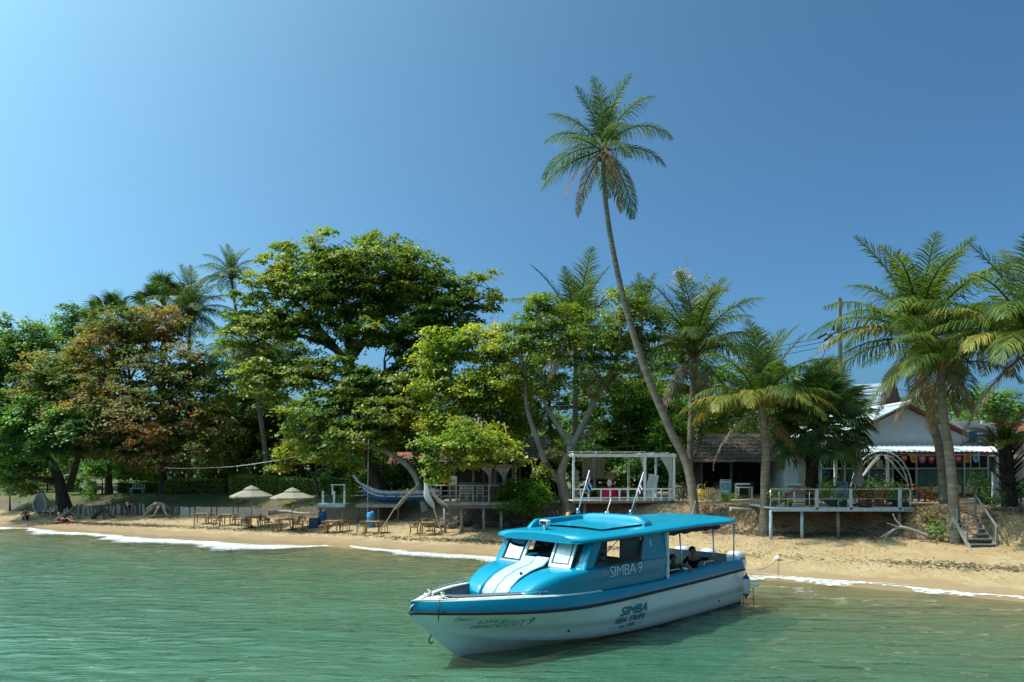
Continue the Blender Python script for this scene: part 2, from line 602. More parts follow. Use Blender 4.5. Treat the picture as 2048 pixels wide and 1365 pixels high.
def wave_z(x, y):
    z = np.zeros(np.shape(x))
    wob = 0.9 * vnoise(x * .35, y * .35, 21)
    env = 0.75 + 0.45 * vnoise(x * .16 + 3, y * .22, 33)
    for kx, ky, ph, a in WAVES:
        z += a * np.sin(kx * x + ky * y + ph + wob * 1.4)
    return z * np.clip(env, 0.25, 1.4)


wy = [7.0]
while wy[-1] < 56: wy.append(wy[-1] + 0.0058 * wy[-1])
a = []; s_ = .3; v_ = 7.0
while v_ > -2600: s_ *= 1.3; v_ -= s_; a.append(v_)
wy = np.array(a[::-1] + wy + [60, 70, 90, 140, 260, 600])
wx = axis(-46, 26, 0.15, 2600)
X, Y, Fq = sheet(wx, wy)
Zb, S1, S2 = gz_full(X, Y)
damp = np.clip(-S1 / 3.0, 0.12, 1.0) * np.clip((70 - np.hypot(X, Y)) / 25, 0, 1)
Zw = wave_z(X, Y) * damp
sme = npmesh('sea', np.stack([X, Y, Zw], -1).reshape(-1, 3), Fq[((Zb.ravel()[Fq] < 0.35).any(1))], True)
add_attr(sme, 'depth', np.maximum(0, -Zb)); add_attr(sme, 's1', S1)
sea = link(bpy.data.objects.new('sea', sme))
tag(sea, kind='structure')


def sea_material():
    m, t, p, out = nt('clear_green_water')
    L = t.links.new; N = t.nodes.new
    t.nodes.remove(p)
    def attr(n):
        a = N('ShaderNodeAttribute'); a.attribute_name = n; return a.outputs['Fac']
    dep = attr('depth')
    tc = N('ShaderNodeTexCoord'); mp = N('ShaderNodeMapping'); L(tc.outputs['Object'], mp.inputs[0])
    mp.inputs['Scale'].default_value = (0.42, 1.7, 1.0); mp.inputs['Rotation'].default_value = (0, 0, 0.12)
    n1 = N('ShaderNodeTexNoise'); n1.inputs['Scale'].default_value = 1.9; n1.inputs['Detail'].default_value = 4; n1.inputs['Roughness'].default_value = .5
    L(mp.outputs[0], n1.inputs['Vector'])
    bp = N('ShaderNodeBump'); bp.inputs['Strength'].default_value = 1.0; bp.inputs['Distance'].default_value = 0.21
    L(n1.outputs['Fac'], bp.inputs['Height'])
    ex = N('ShaderNodeMath'); ex.operation = 'MULTIPLY'; L(dep, ex.inputs[0]); ex.inputs[1].default_value = -0.95
    e2 = N('ShaderNodeMath'); e2.operation = 'EXPONENT'; L(ex.outputs[0], e2.inputs[0])
    fac = N('ShaderNodeMath'); fac.operation = 'MULTIPLY_ADD'; L(e2.outputs[0], fac.inputs[0]); fac.inputs[1].default_value = -0.93; fac.inputs[2].default_value = .97
    n2 = N('ShaderNodeTexNoise'); n2.inputs['Scale'].default_value = .22; n2.inputs['Detail'].default_value = 4
    L(mp.outputs[0], n2.inputs['Vector'])
    cr = N('ShaderNodeValToRGB'); cr.color_ramp.elements[0].position = .35; cr.color_ramp.elements[1].position = .68
    cr.color_ramp.elements[0].color = (.050, .136, .080, 1); cr.color_ramp.elements[1].color = (.074, .170, .104, 1)
    L(n2.outputs['Fac'], cr.inputs[0])
    df = N('ShaderNodeBsdfDiffuse'); L(cr.outputs[0], df.inputs[0]); L(bp.outputs[0], df.inputs['Normal'])
    tr = N('ShaderNodeBsdfTransparent'); tr.inputs[0].default_value = (.86, .95, .86, 1)
    body = N('ShaderNodeMixShader'); L(fac.outputs[0], body.inputs[0]); L(tr.outputs[0], body.inputs[1]); L(df.outputs[0], body.inputs[2])
    fr = N('ShaderNodeFresnel'); fr.inputs[0].default_value = 1.33; L(bp.outputs[0], fr.inputs['Normal'])
    gl = N('ShaderNodeBsdfGlossy'); gl.inputs['Roughness'].default_value = .02; L(bp.outputs[0], gl.inputs['Normal'])
    mx = N('ShaderNodeMixShader'); L(fr.outputs[0], mx.inputs[0]); L(body.outputs[0], mx.inputs[1]); L(gl.outputs[0], mx.inputs[2])
    L(mx.outputs[0], out.inputs['Surface'])
    return m


sme.materials.append(sea_material())

# foam where the small waves break along the waterline
def foam_strip(u0, u1, off, width, seed, holes, hgt=.03, lacy=0.0):
    r = np.random.RandomState(seed)
    seg = np.hypot(*np.diff(SHORE, axis=0).T); cum = np.concatenate([[0], np.cumsum(seg)])
    base = np.interp(u0, SHORE[:, 0], cum); end = np.interp(u1, SHORE[:, 0], cum)
    n = int((end - base) / 0.09); m = 13
    c = np.linspace(base, end, n)
    sx = np.interp(c, cum, SHORE[:, 0]); sy = np.interp(c, cum, SHORE[:, 1])
    tx = np.gradient(sx); ty = np.gradient(sy); q = np.hypot(tx, ty); nx, ny = -ty / q, tx / q
    # smooth the corners of the polyline's normals
    ker = np.ones(41) / 41
    nx = np.convolve(np.pad(nx, 20, 'edge'), ker, 'valid'); ny = np.convolve(np.pad(ny, 20, 'edge'), ker, 'valid')
    e1 = off + .35 * vnoise(c * .55, c * 0, seed) + .10 * vnoise(c * 2.6, c * 0, seed + 1)
    wd = np.maximum(.02, width * (0.62 + .55 * vnoise(c * .45, c * 0 + 2, seed + 2) + .22 * vnoise(c * 2.2, c * 0 + 2, seed + 4)))
    wd = wd * np.clip((c - base) / 2.5, 0, 1) * np.clip((end - c) / 2.5, 0, 1) + .01
    V = []
    for j in range(m):
        f = j / (m - 1)
        o = e1 - wd * f
        V.append(np.stack([sx + nx * o, sy + ny * o, 0 * sx], -1))
    V = np.stack(V, 1)
    zg = gz_full(V[..., 0], V[..., 1])[0]
    prof = np.sin(np.linspace(0, 1, m) * math.pi) ** .6
    V[..., 2] = np.maximum(zg, .005) + .008 + prof[None, :] * (hgt + hgt * np.abs(vnoise(V[..., 0] * 5, V[..., 1] * 5, seed + 7))) * np.minimum(1, wd[:, None] * 2)
    idx = np.arange(n * m).reshape(n, m)
    Fq = np.stack([idx[:-1, :-1], idx[:-1, 1:], idx[1:, 1:], idx[1:, :-1]], -1).reshape(-1, 4)
    me = npmesh('sea_foam', V.reshape(-1, 3), Fq, True)
    prof2 = np.repeat(prof[None, :], n, 0)
    add_attr(me, 'body', prof2)
    mm, t, p, out = nt('foam_%d' % seed)
    L = t.links.new; N = t.nodes.new
    tc = N('ShaderNodeTexCoord'); nz = N('ShaderNodeTexNoise'); nz.inputs['Scale'].default_value = 6.5; nz.inputs['Detail'].default_value = 9; nz.inputs['Roughness'].default_value = .8
    L(tc.outputs['Object'], nz.inputs['Vector'])
    at = N('ShaderNodeAttribute'); at.attribute_name = 'body'
    ad = N('ShaderNodeMath'); ad.operation = 'MULTIPLY_ADD'; L(at.outputs['Fac'], ad.inputs[0]); ad.inputs[1].default_value = .42; L(nz.outputs['Fac'], ad.inputs[2])
    mr = N('ShaderNodeMapRange'); L(ad.outputs[0], mr.inputs[0]); mr.inputs[1].default_value = holes; mr.inputs[2].default_value = holes + .24
    vo = N('ShaderNodeTexVoronoi'); vo.feature = 'DISTANCE_TO_EDGE'; vo.inputs['Scale'].default_value = 3.2
    wv = N('ShaderNodeVectorMath'); wv.operation = 'MULTIPLY_ADD'; L(nz.outputs['Color'], wv.inputs[0]); wv.inputs[1].default_value = (.5, .5, .5); L(tc.outputs['Object'], wv.inputs[2]); L(wv.outputs[0], vo.inputs['Vector'])
    lr = N('ShaderNodeMapRange'); L(vo.outputs['Distance'], lr.inputs[0]); lr.inputs[1].default_value = .16; lr.inputs[2].default_value = .02; lr.inputs[3].default_value = 1 - lacy; lr.inputs[4].default_value = 1
    mu = N('ShaderNodeMath'); mu.operation = 'MULTIPLY'; L(mr.outputs[0], mu.inputs[0]); L(lr.outputs[0], mu.inputs[1])
    p.inputs['Base Color'].default_value = (.83, .84, .82, 1); p.inputs['Roughness'].default_value = .7
    L(mu.outputs[0], p.inputs['Alpha'])
    me.materials.append(mm)
    o = link(bpy.data.objects.new('sea_foam', me))
    tag(o, kind='stuff')
    return o


foam_a = foam_strip(-44, -10.2, -.05, 4.2, 41, .74, .07, .25); tag(foam_a, 'white foam of the long low breaker along the left beach', 'foam')
foam_b = foam_strip(-9.6, 2.0, .2, 3.4, 47, .75, .05, .4); tag(foam_b, 'white foam patch washing the sand left of the boat', 'foam')
foam_c = foam_strip(7.0, 24, .6, 3.4, 53, .68, .025, .85); tag(foam_c, 'lacy thin foam fringe on the right beach behind the stern', 'foam')
foam_d = foam_strip(9.0, 15.0, 1.25, .3, 59, .76); tag(foam_d, 'thin upper foam line left on wet sand at right', 'foam')


# ------------------------------------------------------------------ wrack line and litter on the sand
def sticks(name, label, cat, gen, n, mt, lmin, lmax, wmin, wmax, seed):
    r = np.random.RandomState(seed)
    xy = gen(r, n)
    z = gz_full(xy[:, 0], xy[:, 1])[0]
    L = r.uniform(lmin, lmax, n) ** 1.0; w = r.uniform(wmin, wmax, n)
    a = r.uniform(0, math.pi * 2, n); tilt = r.uniform(-.25, .35, n)
    d = np.stack([np.cos(a) * np.cos(tilt), np.sin(a) * np.cos(tilt), np.sin(tilt)], -1)
    s = np.stack([-np.sin(a), np.cos(a), 0 * a], -1)
    c = np.stack([xy[:, 0], xy[:, 1], z + w * .5 + np.abs(np.sin(tilt)) * L * .3], -1)
    u = np.array([0, 0, 1.0])
    V = []
    for e, sc in ((-1, 1.0), (1, .5)):
        for i, j in ((-1, 0), (0, 1), (1, 0)):
            V.append(c + d * (e * L / 2)[:, None] + s * (i * w * sc / 2)[:, None] + u * (j * w * sc * .7)[:, None])
    V = np.stack(V, 1)
    b = (np.arange(n) * 6)[:, None]
    Fq = np.concatenate([b + np.array([[0, 3, 4, 1]]), b + np.array([[1, 4, 5, 2]])], 0)
    o = link(bpy.data.objects.new(name, npmesh(name, V.reshape(-1, 3), Fq)))
    o.data.materials.append(mt)
    return tag(o, label, cat, kind='stuff')


def along(x0, x1, frac, sd, clump=.6):
    def g(r, n):
        k = 6 * n
        t = r.uniform(x0, x1, k)
        keep = (vnoise(t * .9, t * 0, int(frac * 100)) + r.uniform(-.9, .9, k)) > -.2 + clump * 0.3
        t = t[keep][:n]
        t = np.concatenate([t, r.uniform(x0, x1, n - len(t))])
        sy = np.interp(t, SHORE[:, 0], SHORE[:, 1]); ty = np.interp(t, TOE[:, 0], TOE[:, 1])
        f = frac + r.normal(0, sd, n) + .05 * vnoise(t * .5, t * 0, 91)
        return np.stack([t + .35 * f * (ty - sy) * .5, sy + (ty - sy) * f], -1)
    return g


WRACK = mat('dark_sea_wrack', (0.055, 0.038, 0.026), 0.9, 0.4, 3)
LITTER = mat('dry_leaf_litter', (0.17, 0.10, 0.055), 0.9, 0.5, 3, col2=(0.24, 0.16, 0.09))
sticks('sea_wrack', 'dark line of washed-up sea wrack along the sand', 'sea wrack', along(-40, 22, .36, .035), 5200, WRACK, .04, .22, .015, .05, 3)
sticks('leaf_litter', 'dry twigs and leaf litter at the foot of the bank', 'leaf litter', along(-40, 26, .96, .07, .2), 5200, LITTER, .06, .5, .015, .05, 4)
sticks('bank_debris', 'thick mat of broken twigs at the foot of the right bank', 'debris', along(9, 25, .9, .05, .1), 3200, mat('brown_twigs', (.11, .075, .05), .9, .5, 3), .1, .7, .02, .06, 14)
sticks('beach_specks', 'scattered leaf specks on the open dry sand', 'leaf litter', along(-40, 24, .68, .17, .1), 1500, WRACK, .03, .12, .02, .05, 6)

# ------------------------------------------------------------------ the speedboat
BOAT_ANG = -2.374
boat = thing('speedboat', 'teal and white cabin speedboat moored in the shallows', 'boat', (6.68, 24.1, 0), BOAT_ANG)
boat.scale = (1.0, 1.14, 1.0)

fB = smooth_interp([(0, 1.42), (2, 1.50), (5, 1.56), (7.5, 1.54), (9, 1.41), (10, 1.19), (10.8, .93), (11.5, .62), (12.0, .33), (12.3, .12), (12.45, .03)])
fR = smooth_interp([(0, 1.10), (3, 1.07), (6, 1.04), (8.4, 1.02), (9.6, 1.06), (11.3, 1.16), (12.45, 1.22)])
fC = smooth_interp([(0, 1.30), (3, 1.36), (6, 1.34), (8, 1.16), (9.5, .80), (10.6, .44), (11.4, .19), (12.0, .06), (12.45, .01)])
fCz = smooth_interp([(0, -.03), (4, 0.0), (7, .07), (9, .22), (10.5, .42), (11.5, .66), (12.1, .92), (12.45, 1.14)])
fK = smooth_interp([(0, -.5), (6, -.58), (8.5, -.55), (10, -.38), (10.8, -.12), (11.12, .03), (11.6, .38), (12.0, .74), (12.3, 1.02), (12.45, 1.18)])
fG = smooth_interp([(0, 1.38), (1.5, 1.42), (3.5, 1.38), (5, 1.34), (7, 1.34), (8.6, 1.37), (10.5, 1.45), (12.45, 1.48)])
HX = list(np.linspace(0, 9, 28)) + list(np.linspace(9.2, 12.45, 28))


def hull_side(x, t):
    B, C, R, Cz = fB(x), fC(x), fR(x), fCz(x)
    p = 1.0 + .5 * max(0, min(1, (x - 7) / 4))
    return C + (B - C) * t ** p * (1.0) + .05 * math.sin(t * math.pi) * (1 - min(1, max(0, (x - 7) / 4))), Cz + (R - Cz) * t


def hull_y(x, z):
    t = (z - fCz(x)) / (fR(x) - fCz(x))
    return hull_side(x, max(0, min(1, t)))[0]


def hull_section(x):
    pts = [(0.0, fK(x)), (fC(x) * .5, fK(x) + (fCz(x) - fK(x)) * .55), (max(.005, fC(x) - .03), fCz(x) - .015), (fC(x), fCz(x))]
    for t in (.15, .3, .44):
        pts.append(hull_side(x, t))
    y, z = hull_side(x, .46); pts.append((y + .014, z))
    for t in (.6, .75, .9, 1.0):
        y, z = hull_side(x, t); pts.append((y + .014 * (1 - t) / .54, z))
    return pts


mb = MB()
secs = [hull_section(x) for x in HX]
for sgn in (1, -1):
    mb.grid([[(x, sgn * y, z) for y, z in s] for x, s in zip(HX, secs)], True, flip=(sgn > 0))
s0 = secs[0]
tv = [(0, y, z) for y, z in s0] + [(0, -y, z) for y, z in s0[::-1]]
mb.add(tv, [tuple(range(len(tv)))])
hull = mb.build('hull', HULLW, boat)
_t = HULLW.node_tree; _p = _t.nodes['Principled BSDF']; _src = _p.inputs['Base Color'].links[0].from_socket
_tc = _t.nodes.new('ShaderNodeTexCoord'); _sp = _t.nodes.new('ShaderNodeSeparateXYZ'); _t.links.new(_tc.outputs['Object'], _sp.inputs[0])
_mp = _t.nodes.new('ShaderNodeMapping'); _mp.inputs['Scale'].default_value = (5, 5, .5); _t.links.new(_tc.outputs['Object'], _mp.inputs[0])
_nz = _t.nodes.new('ShaderNodeTexNoise'); _nz.inputs['Scale'].default_value = 2.0; _nz.inputs['Detail'].default_value = 8; _t.links.new(_mp.outputs[0], _nz.inputs['Vector'])
_h = _t.nodes.new('ShaderNodeMath'); _h.operation = 'MULTIPLY_ADD'; _t.links.new(_nz.outputs['Fac'], _h.inputs[0]); _h.inputs[1].default_value = -.5; _t.links.new(_sp.outputs[2], _h.inputs[2])
_r = _t.nodes.new('ShaderNodeMapRange'); _t.links.new(_h.outputs[0], _r.inputs[0]); _r.inputs[1].default_value = .05; _r.inputs[2].default_value = -.18
_s = _t.nodes.new('ShaderNodeMapRange'); _t.links.new(_nz.outputs['Fac'], _s.inputs[0]); _s.inputs[1].default_value = .56; _s.inputs[2].default_value = .8; _s.inputs[4].default_value = .3
_ad = _t.nodes.new('ShaderNodeMath'); _ad.operation = 'MAXIMUM'; _t.links.new(_r.outputs[0], _ad.inputs[0]); _t.links.new(_s.outputs[0], _ad.inputs[1])
_mx = _t.nodes.new('ShaderNodeMix'); _mx.data_type = 'RGBA'; _mx.inputs[7].default_value = (.36, .36, .24, 1)
_k = _t.nodes.new('ShaderNodeMath'); _k.operation = 'MULTIPLY'; _k.inputs[1].default_value = .38; _t.links.new(_ad.outputs[0], _k.inputs[0])
_t.links.new(_k.outputs[0], _mx.inputs[0]); _t.links.new(_src, _mx.inputs[6]); _t.links.new(_mx.outputs[2], _p.inputs['Base Color'])
ANTIF = mat('dark_antifouling', (0.012, 0.022, 0.022), 0.6, 0.3, 4)
mb = MB()
for sgn in (1, -1):     # dark painted strip at the chine along the after two thirds
    xs = np.linspace(-.005, 7.4, 30)
    mb.grid([[(x, sgn * (fC(x) + .008 + .004 * k), fCz(x) + dz * (1 - x / 8.6)) for k, dz in enumerate((-.12, .01, .085))] for x in xs], True, flip=(sgn > 0))
mb.build('boot_stripe', ANTIF, boat)

# rubbing strake
path = [(x, fB(x) + .012, fR(x) + .02) for x in HX]
path = path + [(12.49, 0, fR(12.45) + .02)] + [(x, -y, z) for x, y, z in path[::-1]]
MB().tube(path, .040, 8).build('rub_rail', BLACKR, boat)

# teal band between strake and deck edge
band = MB()
def band_y(x, f): return fB(x) + .006 - .06 * f ** 2 if x < 11.8 else max(.01, fB(x) + .006 - .06 * f * f)
def band_pt(x, f): return band_y(x, f), fR(x) + .02 + (fG(x) - fR(x) - .02) * f
for sgn in (1, -1):
    band.grid([[(x, sgn * band_pt(x, f)[0], band_pt(x, f)[1]) for f in (0, .3, .6, .85, 1)] for x in HX], True, flip=(sgn > 0))
band.build('topside_band', TEAL, boat)
# non-slip side deck and bow cap
DECK = mat('beige_deck', (0.60, 0.58, 0.53), 0.7, 0.06, 5, 0.2, 60)
def deck_in(x): return max(0.0, fB(x) - .05 - (.22 if x > 7.8 else .22))
dk = MB()
dx = [x for x in HX if x >= 7.6]
for sgn in (1, -1):
    dk.grid([[(x, sgn * (band_pt(x, 1)[0]), fG(x)), (x, sgn * (band_pt(x, 1)[0] - .03), fG(x) + .03), (x, sgn * min(deck_in(x), max(0, band_pt(x, 1)[0] - .04)), fG(x) + .03)] for x in dx], False, flip=(sgn < 0))
# solid bow cap forward of the well
cap = [x for x in HX if x >= 11.55]
dk.grid([[(x, band_pt(x, 1)[0] * k, fG(x) + .034) for k in (-.95, -.4, .4, .95)] for x in cap], False, flip=True)
dk.build('deck', DECK, boat)
# bow well with grey cushions
well = MB(); cu = MB()
wx_ = list(np.linspace(9.7, 11.55, 12))
for sgn in (1, -1):
    well.grid([[(x, sgn * deck_in(x), fG(x) + .03), (x, sgn * max(.02, deck_in(x) - .02), .98)] for x in wx_], False, flip=(sgn < 0))
    cu.grid([[(x, sgn * max(.03, deck_in(x) - .01), fG(x) + .05), (x, sgn * max(.02, deck_in(x) - .12), fG(x) + .06), (x, sgn * max(.02, deck_in(x) - .16), 1.1)] for x in wx_], True, flip=(sgn < 0))
well.add([(9.7, -1.1, 1.0), (9.7, 1.1, 1.0), (11.6, .5, 1.0), (11.6, -.5, 1.0)], [(0, 3, 2, 1)])
well.add([(11.55, -.52, 1.0), (11.55, .52, 1.0), (11.55, .52, 1.49), (11.55, -.52, 1.49)], [(0, 1, 2, 3)])
well.build('bow_well', DECK, boat)
cu.add([(11.50, -.5, 1.05), (11.50, .5, 1.05), (11.52, .5, 1.51), (11.52, -.5, 1.51)], [(0, 1, 2, 3)])
cu.build('bow_cushion', CUSHION, boat)

# rails on the bow
for sgn in (1, -1):
    m = MB()
    xs = np.linspace(9.0, 11.75, 12)
    pts = [(x, sgn * (band_pt(x, 1)[0] - .1), fG(x) + .12) for x in xs]
    pts = [(8.9, sgn * (band_pt(8.9, 1)[0] - .1), fG(8.9) + .04)] + pts + [(11.9, sgn * (band_pt(11.9, 1)[0] - .1), fG(11.9) + .04)]
    m.tube(pts, .014, 6)
    for x in (9.6, 10.4, 11.2):
        m.tube([(x, sgn * (band_pt(x, 1)[0] - .1), fG(x) + .03), (x, sgn * (band_pt(x, 1)[0] - .1), fG(x) + .12)], .012, 6)
    m.build('bow_rail', STEEL, boat)
m = MB().lathe([(.05, 0), (.05, .13), (.06, .14), (.06, .16)], (11.75, .22, fG(11.7) + .03), 10)
m.build('bollard', STEEL, boat)
MB().lathe([(.05, 0), (.05, .13), (.06, .14), (.06, .16)], (11.75, -.22, fG(11.7) + .03), 10).build('bollard', STEEL, boat)
ropemat = mat('grey_rope', (0.30, 0.29, 0.26), 0.9, 0.3, 30)
MB().tube([(12.5, 0, 1.27), (12.46, .02, 1.40), (12.1, .05, 1.56), (11.75, .2, 1.60)], .014, 6).build('anchor_chain', STEEL, boat)
MB().tube([(12.0, .36, 1.06), (12.02, .40, 1.30), (11.95, .34, 1.50)], .012, 6).build('mooring_line', BLACKR, boat)
MB().tube([(11.93, .06, .66), (12.0, .07, .60), (12.02, .07, .52), (11.96, .07, .47), (11.9, .07, .5)], .016, 6).build('tow_eye', BLACKR, boat)

# ---- cabin: trunk cabin in two rounded halves, white doors between
tz = smooth_interp([(7.6, 1.95), (8.4, 1.945), (8.8, 1.92), (9.2, 1.85), (9.55, 1.72), (9.8, 1.57), (9.95, 1.45), (10.02, 1.34)])
ty = smooth_interp([(7.6, 1.435), (8.0, 1.425), (8.4, 1.40), (9.0, 1.30), (9.5, 1.17), (9.8, 1.06), (9.95, .97), (10.02, .90)])
for sgn in (1, -1):
    m = MB(); P = []
    for x in list(np.linspace(7.6, 9.4, 14)) + list(np.linspace(9.5, 10.02, 12)):
        zb = 1.05; zt = tz(x); y0, y1 = .40, ty(x)
        yc = (y0 + y1) / 2; hw = (y1 - y0) / 2
        row = []
        for k in range(41):
            th = math.pi * k / 40
            c, s = math.cos(th), math.sin(th)
            q = max(0, min(1, (x - 7.7) / 1.9)); ex = .10 + .34 * q
            yy = yc + hw * math.copysign(abs(c) ** ex, c) - (.05 * (abs(s) ** 3) * hw if c > 0 else 0)
            zz = zb + (zt - zb) * abs(s) ** (ex if c > 0 else .2)
            row.append((x, sgn * yy, zz))
        P.append(row)
    m.grid(P, True, flip=(sgn < 0))
    m.add(P[-1], [tuple(range(41))])
    m.build('cabin_trunk', TEAL, boat)
# white companionway doors
GREYW = mat('grey_white_gelcoat', (0.40, 0.42, 0.44), 0.35, 0.05, 2, coat=.2)
for y0, y1, top in ((-.40, -.02, 2.20), (.005, .40, 2.22)):
    prof = [(9.93, 1.08), (9.91, 1.38), (9.76, 1.56), (9.48, 1.74), (9.05, 1.89), (8.60, 1.98), (8.36, top - .06)]
    m = MB()
    m.grid([[(x, y0, z), (x, y1, z)] for x, z in prof], True, flip=True)
    m.grid([[(x - .05, y0, z - .02), (x, y0, z)] for x, z in prof], False, flip=True)
    m.grid([[(x, y1, z), (x - .05, y1, z - .02)] for x, z in prof], False, flip=True)
    d = m.build('companionway_door', GREYW, boat)
    hy = y1 - .06 if y0 < -.3 else y0 + .3
    MB().box((9.915 if y0 < 0 else 9.3, hy, 1.28 if y0 < 0 else 1.83), (.03, .05, .07)).build('latch', BLACKR, d)

# plan of the wheelhouse front (base and top of the windscreen)
SK = .12
def ws_base(y): return 8.42 - SK * y - .09 * abs(y / 1.2) ** 2.2
def ws_top(y): return 8.02 - SK * y - .09 * abs(y / 1.2) ** 2.2
WZ0, WZ1 = 1.95, 2.70
def ws(y, f): return Vector((ws_base(y) * (1 - f) + ws_top(y) * f, y * (1 - .04 * f), WZ0 + (WZ1 - WZ0) * f))
def ws_map(off=0.0):
    return lambda y, f: ws(y, f) + Vector((off, 0, off * .6))
nws = Vector((.82, 0, .57))
outer = densify([(-1.22, -.03), (1.22, -.03), (1.22, 1.0), (-1.22, 1.0)], .12)
h_s = densify([(-1.13, .07), (-.50, .07), (-.50, .93), (-1.13, .93)], .12)
h_c = densify([(-.40, .0), (.40, .0), (.40, .93), (-.40, .93)], .12)
h_p = densify([(.50, .07), (1.13, .07), (1.13, .93), (.50, .93)], .12)
front = panel(outer, [h_s, h_c, h_p], ws_map(), .05, nws).build('windscreen_frame', TEAL, boat)
for hole, nm in ((h_s, 'windscreen_pane'), (h_p, 'windscreen_pane')):
    y0 = min(p[0] for p in hole); y1 = max(p[0] for p in hole)
    rim = densify([(y0, .07), (y1, .07), (y1, .93), (y0, .93)], .12)
    inn = densify([(y0 + .045, .115), (y1 - .045, .115), (y1 - .045, .885), (y0 + .045, .885)], .12)
    gsk = panel(rim, [inn], ws_map(.006), .03, nws).build('gasket', BLACKR, front)
    m = MB(); m.grid([[ws(y, f) + Vector((-.02, 0, 0)) for f in (.07, .93)] for y in np.linspace(y0, y1, 8)], True)
    m.build(nm, CLEARG, front)
# white surround of the doorway and the door leaf swung open over the port pane
wf = panel(densify([(-.45, -.06), (.45, -.06), (.45, .99), (-.45, .99)], .12), [densify([(-.385, -.055), (.385, -.055), (.385, .915), (-.385, .915)], .12)], ws_map(.022), .05, nws)
wf.build('doorway_surround', WHITEP, boat)
def leaf_map(off):
    # hinged at y=.45 and lying almost flat over the port pane
    return lambda a, f: ws(.42 + a, f) * 1.0 + Vector((.07 + .10 * a + off, 0, .03 + off * .5))
FROST = mat('frosted_acrylic', (0.50, 0.53, 0.53), 0.25, 0.25, 5, spec=0.5)
df = panel(densify([(0, -.04), (.62, -.04), (.62, .96), (0, .96)], .1), [densify([(.075, .09), (.545, .09), (.545, .84), (.075, .84)], .1)], leaf_map(0), .035, nws)
door = df.build('door_leaf', WHITEP, boat)
panel(densify([(.065, .08), (.555, .08), (.555, .85), (.065, .85)], .1), [densify([(.09, .105), (.53, .105), (.53, .825), (.09, .825)], .1)], leaf_map(.006), .03, nws).build('gasket', BLACKR, door)
panel(densify([(.07, .085), (.55, .085), (.55, .845), (.07, .845)], .1), [], leaf_map(-.012), .01, nws).build('pane', FROST, door)

# cabin sides with their window openings
def side_y(x, z):
    y = 1.455 - .02 * (x - 6) ** 2 * .2
    if x > 7.4: y -= .14 * (x - 7.4) ** 1.6 * min(1, max(0, (z - 1.5) / .5))
    return y - .10 * max(0, z - 1.9) / .8 - .03 * max(0, 1.9 - z)
wall_outer = densify([(4.72, 1.26), (7.8, 1.26), (7.8, 1.88), (8.28, 1.95), (7.86, 2.72), (4.62, 2.78)], .16)
win = [(7.86, 2.03), (5.98, 2.00), (5.68, 2.68), (7.42, 2.66)]
win_h = densify(win, .16)
def shrink(loop, k):
    cx = sum(p[0] for p in loop) / len(loop); cy = sum(p[1] for p in loop) / len(loop)
    return [(p[0] - math.copysign(min(k, abs(p[0] - cx)), p[0] - cx), p[1] - math.copysign(min(k, abs(p[1] - cy)), p[1] - cy)) for p in loop]
for sgn in (1, -1):
    mp = (lambda s, o: (lambda x, z: Vector((x, s * (side_y(x, z) + o), z))))
    wall_s = [(x - sgn * SK * 1.2 if x > 7.82 else x, z) for x, z in wall_outer]
    w = panel(wall_s, [win_h], mp(sgn, 0), .05, (0, sgn, 0)).build('cabin_side', TEAL, boat)
    wn_ = panel(densify([(7.90, 2.0), (5.95, 1.97), (5.64, 2.71), (7.44, 2.69)], .16), [densify(shrink(win, .075), .16)], mp(sgn, .012), .05, (0, sgn, 0)).build('side_window', BLACKR, boat)
    # sliding sash in the after half
    sash = [(6.85, 2.06), (6.05, 2.06), (5.82, 2.62), (6.72, 2.62)]
    panel(densify(sash, .16), [densify(shrink(sash, .085), .16)], mp(sgn, -.005), .03, (0, sgn, 0)).build('sash', BLACKR, wn_)
    panel(densify(shrink(sash, .07), .16), [], mp(sgn, -.02), .006, (0, sgn, 0)).build('pane', glass_mat('green_tint_glass', (.58, .66, .42), .05), wn_)
    m = MB().bar((7.42, sgn * (side_y(7.4, 2.1) - .03), 2.06), (7.30, sgn * (side_y(7.3, 2.6) - .03), 2.64), .035)
    m.build('mullion', BLACKR, wn_)
    panel(densify([(7.78, 2.06), (7.4, 2.06), (7.28, 2.63), (7.38, 2.63)], .16), [], mp(sgn, -.02), .006, (0, sgn, 0)).build('pane', TINT, wn_)
    # corner pillar joining side and windscreen
    P = []
    for f in np.linspace(-.03, 1.02, 8):
        a = ws(sgn * 1.2, f); x0 = 8.28 - .42 * f - sgn * SK * 1.2; b = Vector((x0 + .02, sgn * side_y(x0, WZ0 + .75 * f), WZ0 + (WZ1 - WZ0) * f))
        mid = (a + b) / 2 + Vector((.035, sgn * .05, 0))
        P.append([a, mid, b])
    MB().grid(P, True, flip=(sgn > 0)).build('corner_pillar', TEAL, boat)
    # after jamb and coaming of the open cockpit
    m = MB().bar((4.66, sgn * 1.42, 1.30), (4.60, sgn * 1.36, 2.76), .07, .16)
    m.build('cabin_jamb', WHITEP, boat)
    xs = np.linspace(.0, 4.75, 20)
    m = MB()
    m.grid([[(x, sgn * band_pt(x, 1)[0], fG(x)), (x, sgn * (band_pt(x, 1)[0] - .05), fG(x) + .05), (x, sgn * (band_pt(x, 1)[0] - .17), fG(x) + .05), (x, sgn * (band_pt(x, 1)[0] - .20), fG(x) - .02)] for x in xs], True, flip=(sgn < 0))
    m.build('coaming', TEAL, boat)
    m = MB()
    m.grid([[(x, sgn * (band_pt(x, 1)[0] - .20), fG(x) - .02), (x, sgn * (band_pt(x, 1)[0] - .22), .5)] for x in xs], False, flip=(sgn < 0))
    m.build('cockpit_liner', HULLW, boat)

